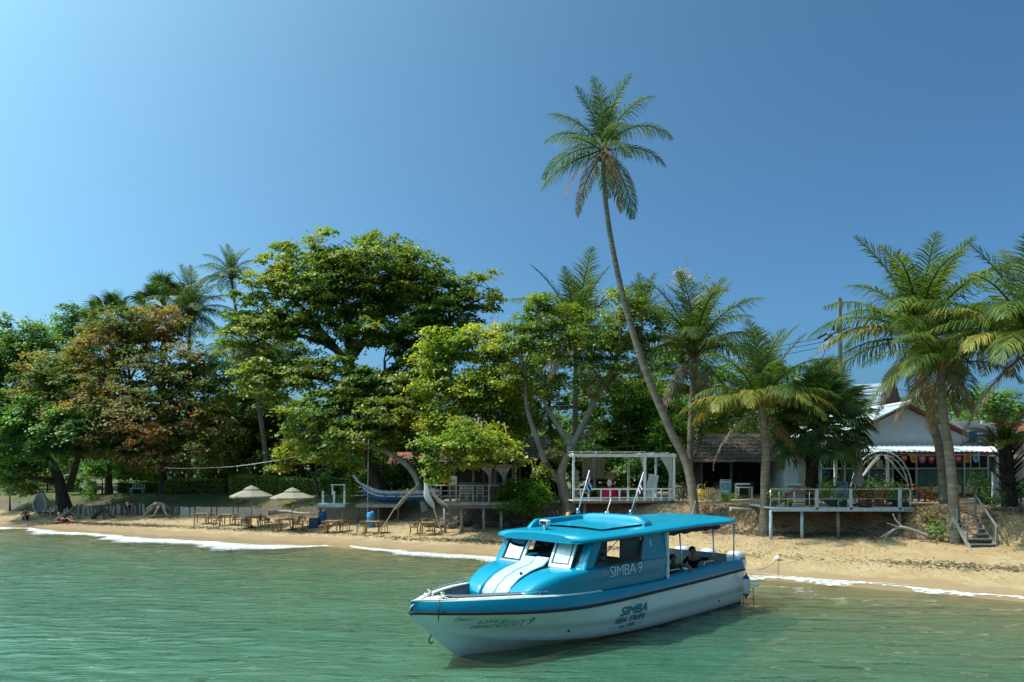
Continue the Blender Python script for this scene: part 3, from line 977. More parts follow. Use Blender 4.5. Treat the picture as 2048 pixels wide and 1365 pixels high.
# shoulder moulding line along the cabin side (port and starboard)
for sgn in (1, -1):
    m = MB()
    m.grid([[(x, sgn * (side_y(x, 1.62) + .004 + .012 * math.sin(math.pi * k / 3)), 1.60 + k * .02 + .015 * (x - 6)) for k in range(4)] for x in np.linspace(5.1, 8.3, 16)], True, flip=(sgn > 0))
    m.build('side_moulding', TEAL, boat)

# floor, dash, helm
m = MB(); m.add([(0.0, -1.3, .52), (0, 1.3, .52), (9.6, .9, .52), (9.6, -.9, .52)], [(0, 3, 2, 1)]); m.build('cockpit_sole', DECK, boat)
MB().box((8.1, -.85, 1.78), (.75, .72, .45)).build('dash', GREYW, boat, .05)
MB().box((7.9, .85, 1.70), (.75, .75, .5)).build('dash', GREYW, boat, .05)
wheel = MB()
ring = [(7.42 + .06 * math.cos(a), .78 + .19 * math.sin(a), 2.05 + .17 * math.cos(a)) for a in np.linspace(0, 2 * math.pi, 21)]
wheel.tube(ring, .016, 6, caps=False)
for a in (0, 2.1, 4.2): wheel.tube([(7.46, .78, 2.05), (7.42 + .06 * math.cos(a), .78 + .19 * math.sin(a), 2.05 + .17 * math.cos(a))], .012, 5)
wheel.build('steering_wheel', BLACKR, boat)
for y in (.78, -.78):
    s = MB().box((6.55, y, 1.32), (.5, .5, .14)).build('helm_seat', CUSHION, boat, .05)
    MB().box((6.28, y, 1.72), (.12, .5, .66)).build('seat_back', CUSHION, s, .05)
    MB().tube([(6.5, y, .52), (6.5, y, 1.28)], .05, 8).build('pedestal', STEEL, s)
for x in (5.6, 4.0, 3.2):
    for y in (1.0, -1.0):
        s = MB().box((x, y, .93), (.5, .52, .12)).build('bench', CUSHION, boat, .04)
        MB().box((x + .25, y, 1.22), (.1, .52, .5)).build('seat_back', CUSHION, s, .04)
s = MB().box((.95, 0, .93), (.55, 2.2, .14)).build('stern_bench', CUSHION, boat, .05)
MB().box((.62, 0, 1.36), (.14, 2.3, .62)).build('seat_back', mat('grey_upholstery', (.22, .25, .26), .6, .12, 4), s, .06)

# ---- hard top
fw = smooth_interp([(.42, 1.36), (.6, 1.43), (2, 1.45), (5, 1.47), (7.0, 1.46), (7.7, 1.44), (8.05, 1.40), (8.22, 1.32), (8.33, 1.18), (8.38, 1.0)])
def roof_z(x): return interp(x, [(0, 2.88), (3, 2.87), (5, 2.83), (8.7, 2.76)])
P = []; Q = []
rx = list(np.linspace(.42, 7, 26)) + list(np.linspace(7.2, 8.38, 18))
for x in rx:
    w = fw(x); row = []
    for k in range(41):
        u = -1 + 2 * k / 40
        e = (1 - abs(u) ** 10)
        endf = min(1, max(.15, (8.42 - x) / .12)) * min(1, max(.3, (x - .36) / .1))
        row.append((x, w * u, roof_z(x) + .055 * (1 - u * u) - .08 * (1 - e) * 1 - .05 * (1 - endf)))
    # rolled edge down and back underneath
    ez = roof_z(x) - .08
    row = [(x, -w * .93, ez - .105), (x, -w * .985, ez - .095), (x, -w - .010, ez - .045)] + row + [(x, w + .010, ez - .045), (x, w * .985, ez - .095), (x, w * .93, ez - .105)]
    P.append(row)
P = [[(x - SK * y * max(0, (x - 6.6) / 1.78), y, z) for x, y, z in row] for row in P]
m = MB(); m.grid(P, True)
for row in (P[0], P[-1]): m.add(row, [tuple(range(len(row)))], False)
m.grid([[(x, -fw(x) * .94, roof_z(x) - .184), (x, fw(x) * .94, roof_z(x) - .184)] for x in rx], False, flip=True)
roof = m.build('roof', TEAL, boat)
# raised cowl on the hard top: starboard and port rails, sloping lid and after block
m = MB()
def cowl_rail(sgn):
    P = []
    for x in np.linspace(5.0, 7.55, 18):
        f = (x - 5.0) / 2.55
        h = .24 * min(1, max(.02, (7.55 - x) / .28)) ** .7
        y0 = sgn * (1.02 - .04 * f); zb = roof_z(x) + .01
        P.append([(x, y0 + .07, zb), (x, y0 + .065, zb + h * .8), (x, y0 + .03, zb + h), (x, y0 - .03, zb + h), (x, y0 - .065, zb + h * .8), (x, y0 - .07, zb)])
    m.grid(P, True)
    for r in (P[0], P[-1]): m.add(r, [tuple(range(6))])
cowl_rail(-1)
P = []
for y in np.linspace(-1.08, 1.08, 16):
    zb = roof_z(5) + .01 + .06 * (1 - (y / 1.45) ** 2); h = .24 * (1 - abs(y / 1.12) ** 12)
    zz = roof_z(5) - .02
    P.append([(4.80, y, zz), (4.83, y, zb + h * .8), (4.90, y, zb + h), (5.10, y, zb + h), (5.18, y, zb + h * .8), (5.2, y, zz)])
m.grid(P, True, flip=True)
for r in (P[0], P[-1]): m.add(r, [tuple(range(6))])
lid = [[(x, y, roof_z(x) + .075 * (1 - (y / 1.4) ** 2) + .035 + .05 * (5.2 - x + 1.9) / 1.9 * (1 - (y + 1) / 2.6)) for y in np.linspace(-1.0, 1.0, 9)] for x in np.linspace(5.15, 7.05, 9)]
m.grid(lid, True, flip=True)
m.build('roof_cowl', TEAL, roof)
# searchlight
s = MB().lathe([(.07, 0), (.07, .10), (.05, .12)], (7.85, -.15, roof_z(7.85) + .06), 12).build('searchlight', STEEL, roof)
hd = MB().box((7.85, -.15, roof_z(7.95) + .245), (.17, .26, .15)).build('lamp_head', WHITEP, s, .03)
MB().box((7.938, -.15, roof_z(7.95) + .245), (.008, .2, .10)).build('lens', BLACKR, s)
# orange beacon behind the cowl
bc = MB().lathe([(.07, 0), (.07, .12), (.05, .14)], (5.6, -1.15, roof_z(5.6) + .02), 12).build('beacon', WHITEP, roof)
MB().lathe([(.065, .14), (.07, .17), (.065, .28), (.02, .32), (0, .33)], (5.6, -1.15, roof_z(5.6) + .02), 12).build('beacon_lens', mat('amber_lens', (.75, .26, .03), .25, .1, 3), bc)
# posts carrying the hard top, cross braces on the far side
for x in (.46, 1.84, 3.78):
    for sgn in (1, -1):
        MB().tube([(x, sgn * (fB(x) - .14), fG(x) + .03), (x - .02, sgn * 1.30, roof_z(x) - .13)], .022, 8).build('roof_post', STEEL, boat)
for x0, x1 in ((.5, 1.8), (1.9, 3.7)):
    for a, b in ((x0, x1), (x1, x0)):
        MB().tube([(a, -(fB(a) - .16), fG(a) + .1), (b, -1.28, roof_z(b) - .2)], .014, 6).build('cross_brace', BLACKR, boat)
for x in (2.6, 3.0, 1.1):
    MB().tube([(x, -1.2, roof_z(x) - .14), (x, -1.2, 2.35)], .02, 6).build('strap', BLACKR, boat)
# rolled side curtain under the port edge
NAVY = mat('black_canvas', (.012, .014, .018), .8, .3, 6, .3, 30)
for sgn in (1,):
    pts = [(x, sgn * 1.33, roof_z(x) - .22 + .012 * math.sin(x * 7)) for x in np.linspace(1.55, 4.55, 16)]
    MB().tube(pts, [.085 + .02 * math.sin(i * 2.1) for i in range(16)], 10).build('rolled_curtain', NAVY, boat)
pts = [(x, -1.33, roof_z(x) - .18) for x in np.linspace(1.0, 4.55, 10)]
MB().tube(pts, .04, 8).build('rolled_curtain', NAVY, boat)
# grab rails on the port coaming
for x in (4.25, 2.2):
    z0 = fG(x) + .05; y = fB(x) - .13
    MB().tube([(x + .32, y, z0), (x + .26, y, z0 + .14), (x - .26, y, z0 + .14), (x - .32, y, z0)], .018, 6).build('grab_rail', STEEL, boat)

# ---- outboards
COWL = mat('white_cowling', (.72, .73, .74), .25, .04, 2, coat=.5)
NAVYP = mat('navy_decal', (.015, .03, .09), .4, .1, 4)
for y in (-.92, 0.0, .92):
    P = []
    for k, (x, w, z0, z1) in enumerate([(-.12, .15, 1.02, 1.50), (-.16, .20, .95, 1.58), (-.30, .235, .92, 1.66), (-.5, .245, .90, 1.67), (-.7, .23, .92, 1.61), (-.88, .18, .95, 1.48), (-.97, .10, 1.0, 1.30)]):
        row = []
        for j in range(16):
            a = 2 * math.pi * j / 16
            c, s = math.cos(a), math.sin(a)
            row.append((x, y + w * math.copysign(abs(c) ** .7, c), (z0 + z1) / 2 + (z1 - z0) / 2 * math.copysign(abs(s) ** .7, s)))
        P.append(row)
    m = MB().grid(P, True, wrap=True, flip=True)
    for r, fl in ((P[0], 1), (P[-1], 0)): m.add(r, [tuple(range(16)) if fl else tuple(range(16))[::-1]])
    ob = m.build('outboard_motor', COWL, boat)
    MB().box((-.42, y, .68), (.34, .2, .55)).build('leg', COWL, ob, .05)
    MB().box((-.45, y, .05), (.24, .06, .85)).build('shaft_housing', COWL, ob, .02)
    MB().box((-.12, y, .85), (.16, .3, .5)).build('clamp_bracket', BLACKR, ob, .02)
    pts = [(-.45 - .16 * math.cos(a), y + .243, 1.30 + .13 * math.sin(a)) for a in np.linspace(.6, 5.2, 14)]
    MB().tube(pts, .018, 5, flat=1.0).build('decal', NAVYP, ob)
# transom, swim platforms and ladder
MB().box((.03, 0, .98), (.10, 2.6, .55)).build('transom', HULLW, boat, .03)
for sgn in (1, -1):
    m = MB().box((-.60, sgn * 1.05, .46), (1.22, .66, .06))
    pf = m.build('swim_platform', HULLW, boat, .015)
    MB().tube([(0, sgn * .8, .42), (-1.2, sgn * .8, .42), (-1.2, sgn * 1.34, .42), (0, sgn * 1.34, .42)], .022, 6).build('platform_rail', STEEL, pf)
    if sgn > 0:
        m = MB()
        for yy in (.86, 1.2): m.tube([(-1.12, yy, .44), (-1.18, yy, -.35)], .018, 6)
        for zz in (.18, -.08): m.tube([(-1.15, .86, zz), (-1.15, 1.2, zz)], .016, 6)
        m.build('ladder', STEEL, pf)
    for q in (-.2, .12):
        MB().tube([(-.5 + q, sgn * 1.25, .49), (-.5 + q, sgn * 1.25, .60), (-.4 + q, sgn * 1.25, .60), (-.4 + q, sgn * 1.25, .49)], .015, 5).build('cleat', STEEL, pf)
for x, z in ((8.6, .42), (1.7, .30)):
    MB().lathe([(.03, 0), (.03, .02)], (0, 0, 0), 8).build('drain', BLACKR, boat).matrix_local = Matrix.Translation((x, hull_y(x, z) + .012, z)) @ Matrix.Rotation(-math.pi / 2, 4, 'X')


# ---- lettering
def text_mesh(body, size, shear=0.0, spacing=1.0, bold=0.0):
    cu = bpy.data.curves.new('lettering', 'FONT')
    cu.body = body; cu.size = size; cu.shear = shear; cu.space_character = spacing
    cu.offset = bold; cu.resolution_u = 3
    o = bpy.data.objects.new('lettering', cu); COL.objects.link(o)
    bpy.context.view_layer.update()
    me = bpy.data.meshes.new_from_object(o.evaluated_get(bpy.context.evaluated_depsgraph_get()))
    bpy.data.objects.remove(o); bpy.data.curves.remove(cu)
    return me


def lettering(body, width, height, mp, m, parent, name='lettering', shear=0.0, spacing=1.0, bold=0.0, fat=0.0):
    """write body in a width x height box; mp(u, v) with u to the right, v up gives the surface point"""
    me = text_mesh(body, 1.0, shear, spacing, bold)
    bm = bmesh.new(); bm.from_mesh(me)
    us = [v.co.x for v in bm.verts]; vs = [v.co.y for v in bm.verts]
    u0, u1, v0, v1 = min(us), max(us), min(vs), max(vs)
    for k in range(1, 14):
        geom = bm.verts[:] + bm.edges[:] + bm.faces[:]
        bmesh.ops.bisect_plane(bm, geom=geom, plane_co=(u0 + (u1 - u0) * k / 14, 0, 0), plane_no=(1, 0, 0))
    for v in bm.verts:
        v.co = mp((v.co.x - u0) / (u1 - u0) * width, (v.co.y - v0) / (v1 - v0) * height)
    if fat:                                   # heavier strokes: the outline repeated a little to each side, each a hair proud
        base = bm.verts[:] + bm.edges[:] + bm.faces[:]
        for i, (du, dv) in enumerate(((fat, 0), (-fat, 0), (fat * .5, fat * .7), (-fat * .5, -fat * .7))):
            g = bmesh.ops.duplicate(bm, geom=base)['geom']
            bmesh.ops.translate(bm, verts=[e for e in g if isinstance(e, bmesh.types.BMVert)], vec=(-du, .0012 * (i + 1), dv))
    bm.to_mesh(me); bm.free()
    me.materials.clear(); me.materials.append(m)
    o = bpy.data.objects.new(name, me)
    return link(o, parent)


LETW = mat('white_lettering', (.75, .78, .80), .5, .03, 5)
LETT = mat('teal_lettering', (.01, .21, .30), .5, .05, 5)
LETG = mat('faded_green_lettering', (.10, .25, .22), .6, .2, 8)
def on_side(x0, z0, slope=0.0): return lambda u, v: Vector((x0 - u, side_y(x0 - u, z0 + v) + .006, z0 + v + slope * u))
def on_hull(x0, z0, slope=0.0): return lambda u, v: Vector((x0 - u, hull_y(x0 - u, z0 + v + slope * u) + .022, z0 + v + slope * u))
lettering('SIMBA 9', 1.42, .28, on_side(7.32, 1.66), LETW, boat, spacing=.9, bold=-.012)
lettering('SIMBA', 1.16, .235, on_hull(6.98, .60, .0), LETT, boat, shear=.25, fat=.012)
lettering('SEA TRIPS', 1.24, .15, on_hull(7.10, .40, .0), LETT, boat, shear=.2, spacing=1.1, fat=.008)
lettering('est. 2005', .60, .09, on_hull(6.85, .25, .0), LETT, boat, fat=.004)
lettering('ซิมบา 9', .80, .20, on_hull(10.55, .74, .0), LETG, boat, shear=.2)
lettering('6354', .42, .10, on_hull(11.03, .86, .0), LETG, boat, shear=.2)
lettering('02067', .5, .09, on_hull(11.1, .73, .0), LETG, boat, shear=.2)
def hull_strip(x0, x1, z, w, mt):
    m = MB(); m.grid([[(x, hull_y(x, z + q) + .022, z + q) for q in (-w, w)] for x in np.linspace(x0, x1, 8)], False)
    m.build('logo_rule', mt, boat)
hull_strip(7.18, 6.95, .29, .006, LETT); hull_strip(6.15, 5.92, .29, .006, LETT)
hull_strip(6.62, 6.42, .885, .004, LETG); hull_strip(6.0, 5.72, .885, .004, LETG)
m = MB()                      # faint emblem above the name
pts = [(6.22 + .13 * math.cos(a) * (1 + .08 * math.cos(9 * a)), .0, .91 + .07 * math.sin(a) * (1 + .08 * math.cos(9 * a))) for a in np.linspace(0, 6.283, 40)]
m.tube([(x, hull_y(x, min(z, fR(x) - .02)) + .012, min(z, fR(x) - .02)) for x, y, z in pts], .006, 4, caps=False)
m.build('emblem', mat('pale_grey_print', (.5, .56, .55), .6, .1, 4), boat)
m = MB()                      # crescent and flower on the cabin side
pts = [(5.36 - .075 * math.cos(a), 0, 2.42 + .085 * math.sin(a)) for a in np.linspace(.9, 5.4, 16)]
m.tube([(x, side_y(x, z) + .004, z) for x, y, z in pts], [.006 + .012 * math.sin(math.pi * i / 15) for i in range(16)], 5)
m.lathe([(.0, 0), (.028, .004), (.0, .008)], (0, 0, 0), 8)
b = len(m.v) - 24
m.v[b:] = [(5.335 + v[0], side_y(5.3, 2.42) + v[2], 2.42 + v[1]) for v in m.v[b:]]
m.build('emblem', LETW, boat)

# ---- fender hanging at the quarter
fx = .28
fd = thing('boat_fender', 'white cylindrical fender with blue ends hanging at the stern quarter', 'fender', boat.matrix_basis @ Vector((fx, fB(fx) + .17, .32)), BOAT_ANG)
MB().lathe([(.05, 0), (.10, .02), (.125, .08), (.125, .52), (.10, .58), (.05, .60)], (0, 0, 0), 14).build('body', mat('stained_white_vinyl', (.62, .61, .55), .5, .2, 4), fd)
MB().lathe([(.0, -.13), (.025, -.12), (.03, -.05), (.09, .0), (.118, .05)], (0, 0, 0), 12).build('end_cap', mat('navy_vinyl', (.02, .05, .14), .5, .1, 4), fd)
MB().lathe([(.118, .55), (.09, .60), (.03, .68), (.02, .73), (.0, .74)], (0, 0, 0), 12).build('end_cap', MATS['navy_vinyl'], fd)
MB().tube([(0, 0, .72), (0, -.1, .95), (0, -.22, 1.08)], .012, 5).build('rope', ropemat, fd)


# ---- flags on their raked poles
FRED = cloth_mat('flag_red', (.48, .03, .05)); FWHITE = cloth_mat('flag_white', (.72, .72, .74)); FBLUE = cloth_mat('flag_blue', (.02, .03, .22))


def thai_flag(label, base, top, drop, wid, slant):
    t = thing('flag', label, 'flag', base, BOAT_ANG, 'flags on the hard top')
    inv = Matrix.Rotation(-BOAT_ANG, 3, 'Z')
    tp = inv @ (top - base)
    MB().tube([(0, 0, 0), tp], .018, 6).build('pole', WHITEP, t)
    MB().lathe([(.06, -.04), (.05, .06), (.03, .10), (.0, .11)], (0, 0, 0), 8).build('pole_socket', STEEL, t)
    # limp cloth: five stripes, each its own part
    d = tp.normalized()
    bands = [(0, 1 / 6, FRED), (1 / 6, 2 / 6, FWHITE), (2 / 6, 4 / 6, FBLUE), (4 / 6, 5 / 6, FWHITE), (5 / 6, 1, FRED)]
    for a, b, mt in bands:
        P = []
        for i in range(10):
            f = i / 9
            row = []
            for k in range(4):
                g = a + (b - a) * k / 3
                p0 = tp - d * (.03 + g * wid)
                p = p0 + Vector((-slant * f * .28, .05 * math.sin(f * 7 + g * 2) * f, -drop * f * (1 - .35 * g)))
                row.append(p)
            P.append(row)
        MB().grid(P, True).build('stripe', mt, t)


def bp(px, py, xl, yl):
    """boat-local x,y to the world, height read at a pixel row"""
    w = boat.matrix_basis @ Vector((xl, yl, 0))
    return Vector((w.x, w.y, H - (py - YH) / F * w.y))


bpy.context.view_layer.update()
def flag_pts(p0, p1, xl, yl):
    w = boat.matrix_basis @ Vector((xl, yl, 0))
    return W(p0[0], p0[1], w.y), W(p1[0], p1[1], w.y - .1)


a, b = flag_pts((1156, 1024), (1179, 941), 7.1, -1.0)
thai_flag('striped flag on the raked pole at the front of the roof', a, b, .42, .42, .35)
a, b = flag_pts((1261, 1027), (1287, 945), 5.0, -.4)
thai_flag('striped flag on the raked pole at the after end of the cowl', a, b, .45, .42, -.25)
a, b = flag_pts((1212, 1030), (1222, 998), 5.3, -1.2)
thai_flag('small drooping striped flag beside the amber beacon', a, b, .40, .26, -.45)

# ------------------------------------------------------------------ foliage
def leaf_quads(C, N_, size, r, aspect=.66, fold=.16):
    """rhombic folded leaves at C (n,3) with facing N_ (n,3); returns vertices, quads"""
    n = len(C)
    N_ = N_ / np.linalg.norm(N_, axis=1, keepdims=True)
    t = r.normal(size=(n, 3)); t[:, 2] -= .5
    t -= N_ * (t * N_).sum(1, keepdims=True); t /= np.linalg.norm(t, axis=1, keepdims=True)
    b = np.cross(N_, t)
    s = (size * r.uniform(.65, 1.3, n))[:, None]
    V = np.stack([C - t * s * .5, C + b * s * aspect * .5 + N_ * s * fold + t * s * .05, C + t * s * .5 - N_ * s * .1, C - b * s * aspect * .5 + N_ * s * fold + t * s * .05], 1)
    Fq = np.arange(n * 4).reshape(n, 4)
    return V.reshape(-1, 3), Fq


def crown_points(ells, r, clump_r, per_m3, leaves_per, flat, tiers=0.0, shell=2.4):
    P = []; Nn = []; CC = []
    for c, rad in ells:
        vol = 4.19 * rad[0] * rad[1] * rad[2]
        k = max(6, int(vol * per_m3 * 1.9))
        d = r.normal(size=(k, 3)); d /= np.linalg.norm(d, axis=1, keepdims=True)
        q = r.uniform(0, 1, k) ** (1 / shell)
        cc = np.array(c) + d * q[:, None] * np.array(rad)
        if tiers:
            cc[:, 2] = np.round((cc[:, 2] + .25 * np.sin(cc[:, 0] * .7 + cc[:, 1])) / tiers) * tiers + r.normal(0, .12, k)
        CC.append(cc)
        for j in range(k):
            m = int(leaves_per * 1.35 * r.uniform(.6, 1.4))
            rr = clump_r * r.uniform(.6, 1.35)
            o = r.normal(size=(m, 3)) * .52
            o[:, 2] *= flat
            o[:, 2] -= .22 * (o[:, 0] ** 2 + o[:, 1] ** 2)     # umbrella-shaped sprays
            P.append(cc[j] + o * rr)
            nn = np.array([0, 0, 1.0]) + .55 * d[j] + r.normal(size=(m, 3)) * .45
            Nn.append(nn)
    return np.concatenate(P), np.concatenate(Nn), np.concatenate(CC)


def limb(mb, a, b, r0, r1, r, sag=.08, n=7):
    a = Vector(a); b = Vector(b); L = (b - a).length
    pts = []
    o1 = Vector(r.normal(size=3)) * L * sag
    o2 = Vector(r.normal(size=3)) * L * sag * .6
    for i in range(n):
        t = i / (n - 1)
        pts.append(a.lerp(b, t) + o1 * math.sin(t * math.pi) + o2 * math.sin(t * 2 * math.pi) + Vector((0, 0, L * .10 * math.sin(t * math.pi))))
    mb.tube(pts, [r0 + (r1 - r0) * (i / (n - 1)) ** .8 for i in range(n)], 6, caps=False)
    return pts


LEAFN = []


def broadleaf(name, label, d, trunks, ells, lm, bark=None, seed=1, leaf=.24, clump_r=.8, per_m3=.5, leaves_per=60, flat=.35, tiers=0.0, shell=2.4,
              depth=.8, twigs=8, group=None, r0=.25, cat='tree', bare=0, over=0.0):
    """trunks: list of pixel paths [(px,py),...] (first starts at the ground); ells: (px,py,rx,ry[,dd]) in pixels at distance d"""
    r = np.random.RandomState(seed)
    bark = bark or BARK
    px0 = trunks[0][0][0]
    x0 = (px0 - 1024) / F * d
    base = Vector((x0, d, gz(x0, d)))
    t = thing(name, label, cat, base, 0, group)
    loc = lambda p, dd=0.0: W(p[0], p[1], d + dd) - base
    tm = MB(); nodes = []
    for ti, path in enumerate(trunks):
        pts = [loc(p, (p[2] if len(p) > 2 else 0)) for p in path]
        if ti == 0: pts[0].z = -.15
        sp = spline(pts, max(8, 5 * len(pts)))
        rr = r0 * (1.0 if ti == 0 else .62)
        rad = [rr * (1 - .62 * i / (len(sp) - 1)) * (1.0 + (.45 * max(0, 1 - i / 3) if ti == 0 else 0)) for i in range(len(sp))]
        tm.tube(sp, rad, 9, caps=False)
        nodes += list(zip(sp, rad))
    E = []
    for e in ells:
        c = loc(e, (e[5] if len(e) > 5 else over * max(0.0, min(1.0, (e[1] - 600) / 250)))); k = d / F
        rx, rz = e[2] * k, e[3] * k
        E.append((tuple(c), (rx, (e[4] if len(e) > 4 and e[4] else depth * max(rx, rz * .8)), rz)))
    P, Nn, CC = crown_points(E, r, clump_r, per_m3, leaves_per, flat, tiers, shell)
    bm_ = MB()
    for c, rad in E:
        c = Vector(c)
        j = min(range(len(nodes)), key=lambda i: (nodes[i][0] - c).length + (2.0 if nodes[i][0].z > c.z else 0))
        a, ra = nodes[j]
        pts = limb(bm_, a, c, ra * .75, max(.03, ra * .3), r)
        near = [Vector(q) for q in CC if (Vector(q) - c).length < max(rad) * 1.1]
        for q in [near[i] for i in r.permutation(len(near))[:twigs]]:
            s = pts[r.randint(3, len(pts))]
            limb(bm_, s, q, max(.025, ra * .28), .010, r, .1, 5)
    if bare:
        for q in r.permutation(len(CC))[:bare]:
            q = Vector(CC[q]); up = Vector((r.normal(0, .7), r.normal(0, .5), r.uniform(.5, 1.6)))
            limb(bm_, q, q + up, .018, .005, r, .15, 4)
            limb(bm_, q + up * .4, q + up * .9 + Vector((r.normal(0, .5), 0, .1)), .012, .004, r, .15, 4)
    tm.build('trunk', bark, t)
    if bm_.v: bm_.build('branches', bark, t)
    if len(P):
        V, Fq = leaf_quads(P, Nn, leaf, r)
        o = link(bpy.data.objects.new('crown', npmesh('crown', V, Fq)), t)
        o.data.materials.append(lm)
    LEAFN.append((label, len(P)))
    return t


G_ALM = leaf_mat('almond_leaves', [(0.0, (0.050, 0.099, 0.024)), (.35, (0.104, 0.171, 0.031)), (.7, (0.217, 0.263, 0.041)), (.93, (0.368, 0.332, 0.066)), (1.0, (.24, .19, .05))])
G_YEL = leaf_mat('yellowing_leaves', [(0.0, (0.056, 0.116, 0.021)), (.35, (0.150, 0.224, 0.028)), (.7, (0.342, 0.357, 0.037)), (.93, (0.562, 0.465, 0.050)), (1.0, (1.072, 0.604, 0.034))])
G_RED = leaf_mat('reddening_leaves', [(0.0, (.05, .085, .02)), (.36, (.10, .14, .03)), (.52, (.20, .18, .06)), (.68, (.36, .23, .13)), (.86, (.50, .21, .11)), (1.0, (.58, .18, .06))], .6, .4, .3, .25, .5)
G_DARK = leaf_mat('dark_leaves', [(0.0, (0.044, 0.088, 0.035)), (.5, (0.088, 0.178, 0.046)), (1.0, (0.194, 0.320, 0.069))])
G_BRI = leaf_mat('bright_leaves', [(0.0, (0.051, 0.125, 0.018)), (.5, (0.105, 0.227, 0.025)), (1.0, (0.226, 0.374, 0.042))])
G_MID = leaf_mat('mid_leaves', [(0.0, (0.049, 0.106, 0.028)), (.5, (0.114, 0.195, 0.037)), (1.0, (0.225, 0.312, 0.056))])
G_DRY = leaf_mat('dry_leaves', [(0.0, (0.107, 0.114, 0.063)), (.5, (0.255, 0.209, 0.127)), (1.0, (0.466, 0.304, 0.212))])
G_HEDGE = leaf_mat('hedge_leaves', [(0.0, (0.076, 0.143, 0.025)), (.5, (0.152, 0.251, 0.037)), (1.0, (0.284, 0.368, 0.059))])

# far trees first: each its own tree behind the beach bars
FAR = 'trees in the far row behind the houses'
far_specs = [
    (40, 860, 130, 90, 'dark tree at the far left edge behind the bushes', G_DARK),
    (330, 880, 120, 80, 'dark far tree behind the reddish almond', G_DARK),
    (470, 880, 120, 80, 'dark far tree behind the leaning palms', G_DARK),
    (620, 870, 120, 85, 'dark far tree behind the great almond, left of its trunk', G_MID),
    (780, 870, 130, 85, 'dark far tree behind the great almond, right of its trunk', G_DARK),
    (930, 880, 110, 80, 'far tree behind the thatched bar', G_MID),
    (1100, 880, 90, 55, 'low far tree seen under the forked tree', G_DARK),
    (1420, 850, 110, 90, 'far tree behind the right thatched hut', G_DARK),
    (1560, 850, 100, 80, 'far tree left of the fan palm crown', G_MID),
    (1850, 800, 60, 30, 'small far treetop above the gable roof ridge', G_MID),
    (1985, 810, 80, 40, 'far tree above the red tiled roof', G_DARK),
]
for i, (px, py, rx, ry, lab, lm) in enumerate(far_specs):
    broadleaf('far_tree', lab, 82 + (i % 3) * 3, [[(px, 990), (px + 3, py)]], [(px, py, rx, ry), (px - rx * .5, py + ry * .4, rx * .7, ry * .6), (px + rx * .5, py + ry * .35, rx * .7, ry * .6)],
              lm, DBARK, 100 + i, .45, 1.3, .10, 60, .5, 0, 2.2, .5, 3, FAR)

# left side
broadleaf('tall_green_tree', 'tall dark green tree at the left edge above the bushes', 70, [[(70, 985), (75, 850), (70, 720)]],
          [(30, 700, 75, 75), (100, 720, 70, 70), (20, 800, 80, 80), (110, 820, 80, 80), (-40, 740, 70, 100), (60, 900, 90, 50)], G_MID, DBARK, 21, .32, 1.1, .16, 80, .5, 0, 2.4, .7)
broadleaf('slim_green_tree', 'dark rounded treetop rising behind the reddish almond', 76, [[(150, 985), (150, 760), (145, 640)]],
          [(140, 640, 38, 45), (150, 700, 55, 50), (195, 640, 25, 30), (165, 770, 60, 60)], G_DARK, DBARK, 22, .32, 1.0, .2, 80, .5)
broadleaf('thick_trunk_tree', 'dark tree with thick twin trunks beside the hanging chair', 57, [[(130, 1000), (115, 950), (85, 900), (70, 840)], [(138, 980), (160, 900), (175, 840)]],
          [(-10, 830, 60, 50), (45, 880, 85, 60), (150, 870, 90, 60), (30, 930, 45, 45), (20, 960, 35, 28), (90, 830, 70, 50)], G_DARK, DBARK, 23, .28, .8, .30, 75, .45, r0=.5, over=-2.5)
broadleaf('reddish_almond_tree', 'almond tree with reddening leaves over the left beach', 59,
          [[(330, 1000), (322, 930), (300, 850), (260, 760)], [(326, 930), (250, 850), (150, 790)], [(345, 990), (372, 930), (385, 860)]],
          [(150, 735, 100, 48), (90, 780, 65, 55), (190, 790, 95, 55), (255, 660, 100, 50), (320, 650, 70, 45), (220, 700, 80, 40), (330, 740, 90, 60), (270, 830, 120, 60), (380, 800, 80, 70),
           (200, 870, 90, 50), (330, 890, 110, 50), (420, 860, 60, 65), (150, 850, 70, 45), (400, 720, 50, 40)],
          G_RED, DBARK, 24, .26, .66, .34, 48, .42, .0, 2.4, .8, r0=.38, bare=60, over=-4.0)
broadleaf('dark_beach_tree', 'slim dark trunked tree between red almond and thick trunks', 60, [[(218, 995), (220, 930), (225, 860)]],
          [(230, 880, 60, 40), (190, 905, 40, 30)], G_MID, DBARK, 26, .26, .7, .25, 55, .4, r0=.28)
broadleaf('green_mid_tree', 'green tree behind the string lights left of the great almond', 62, [[(520, 990), (515, 900), (500, 840)]],
          [(470, 860, 70, 55), (540, 850, 75, 60), (500, 800, 60, 50), (440, 900, 55, 40), (590, 860, 70, 60), (500, 915, 80, 35)], G_ALM, DBARK, 27, .28, .8, .36, 66, .45, .0, r0=.3)
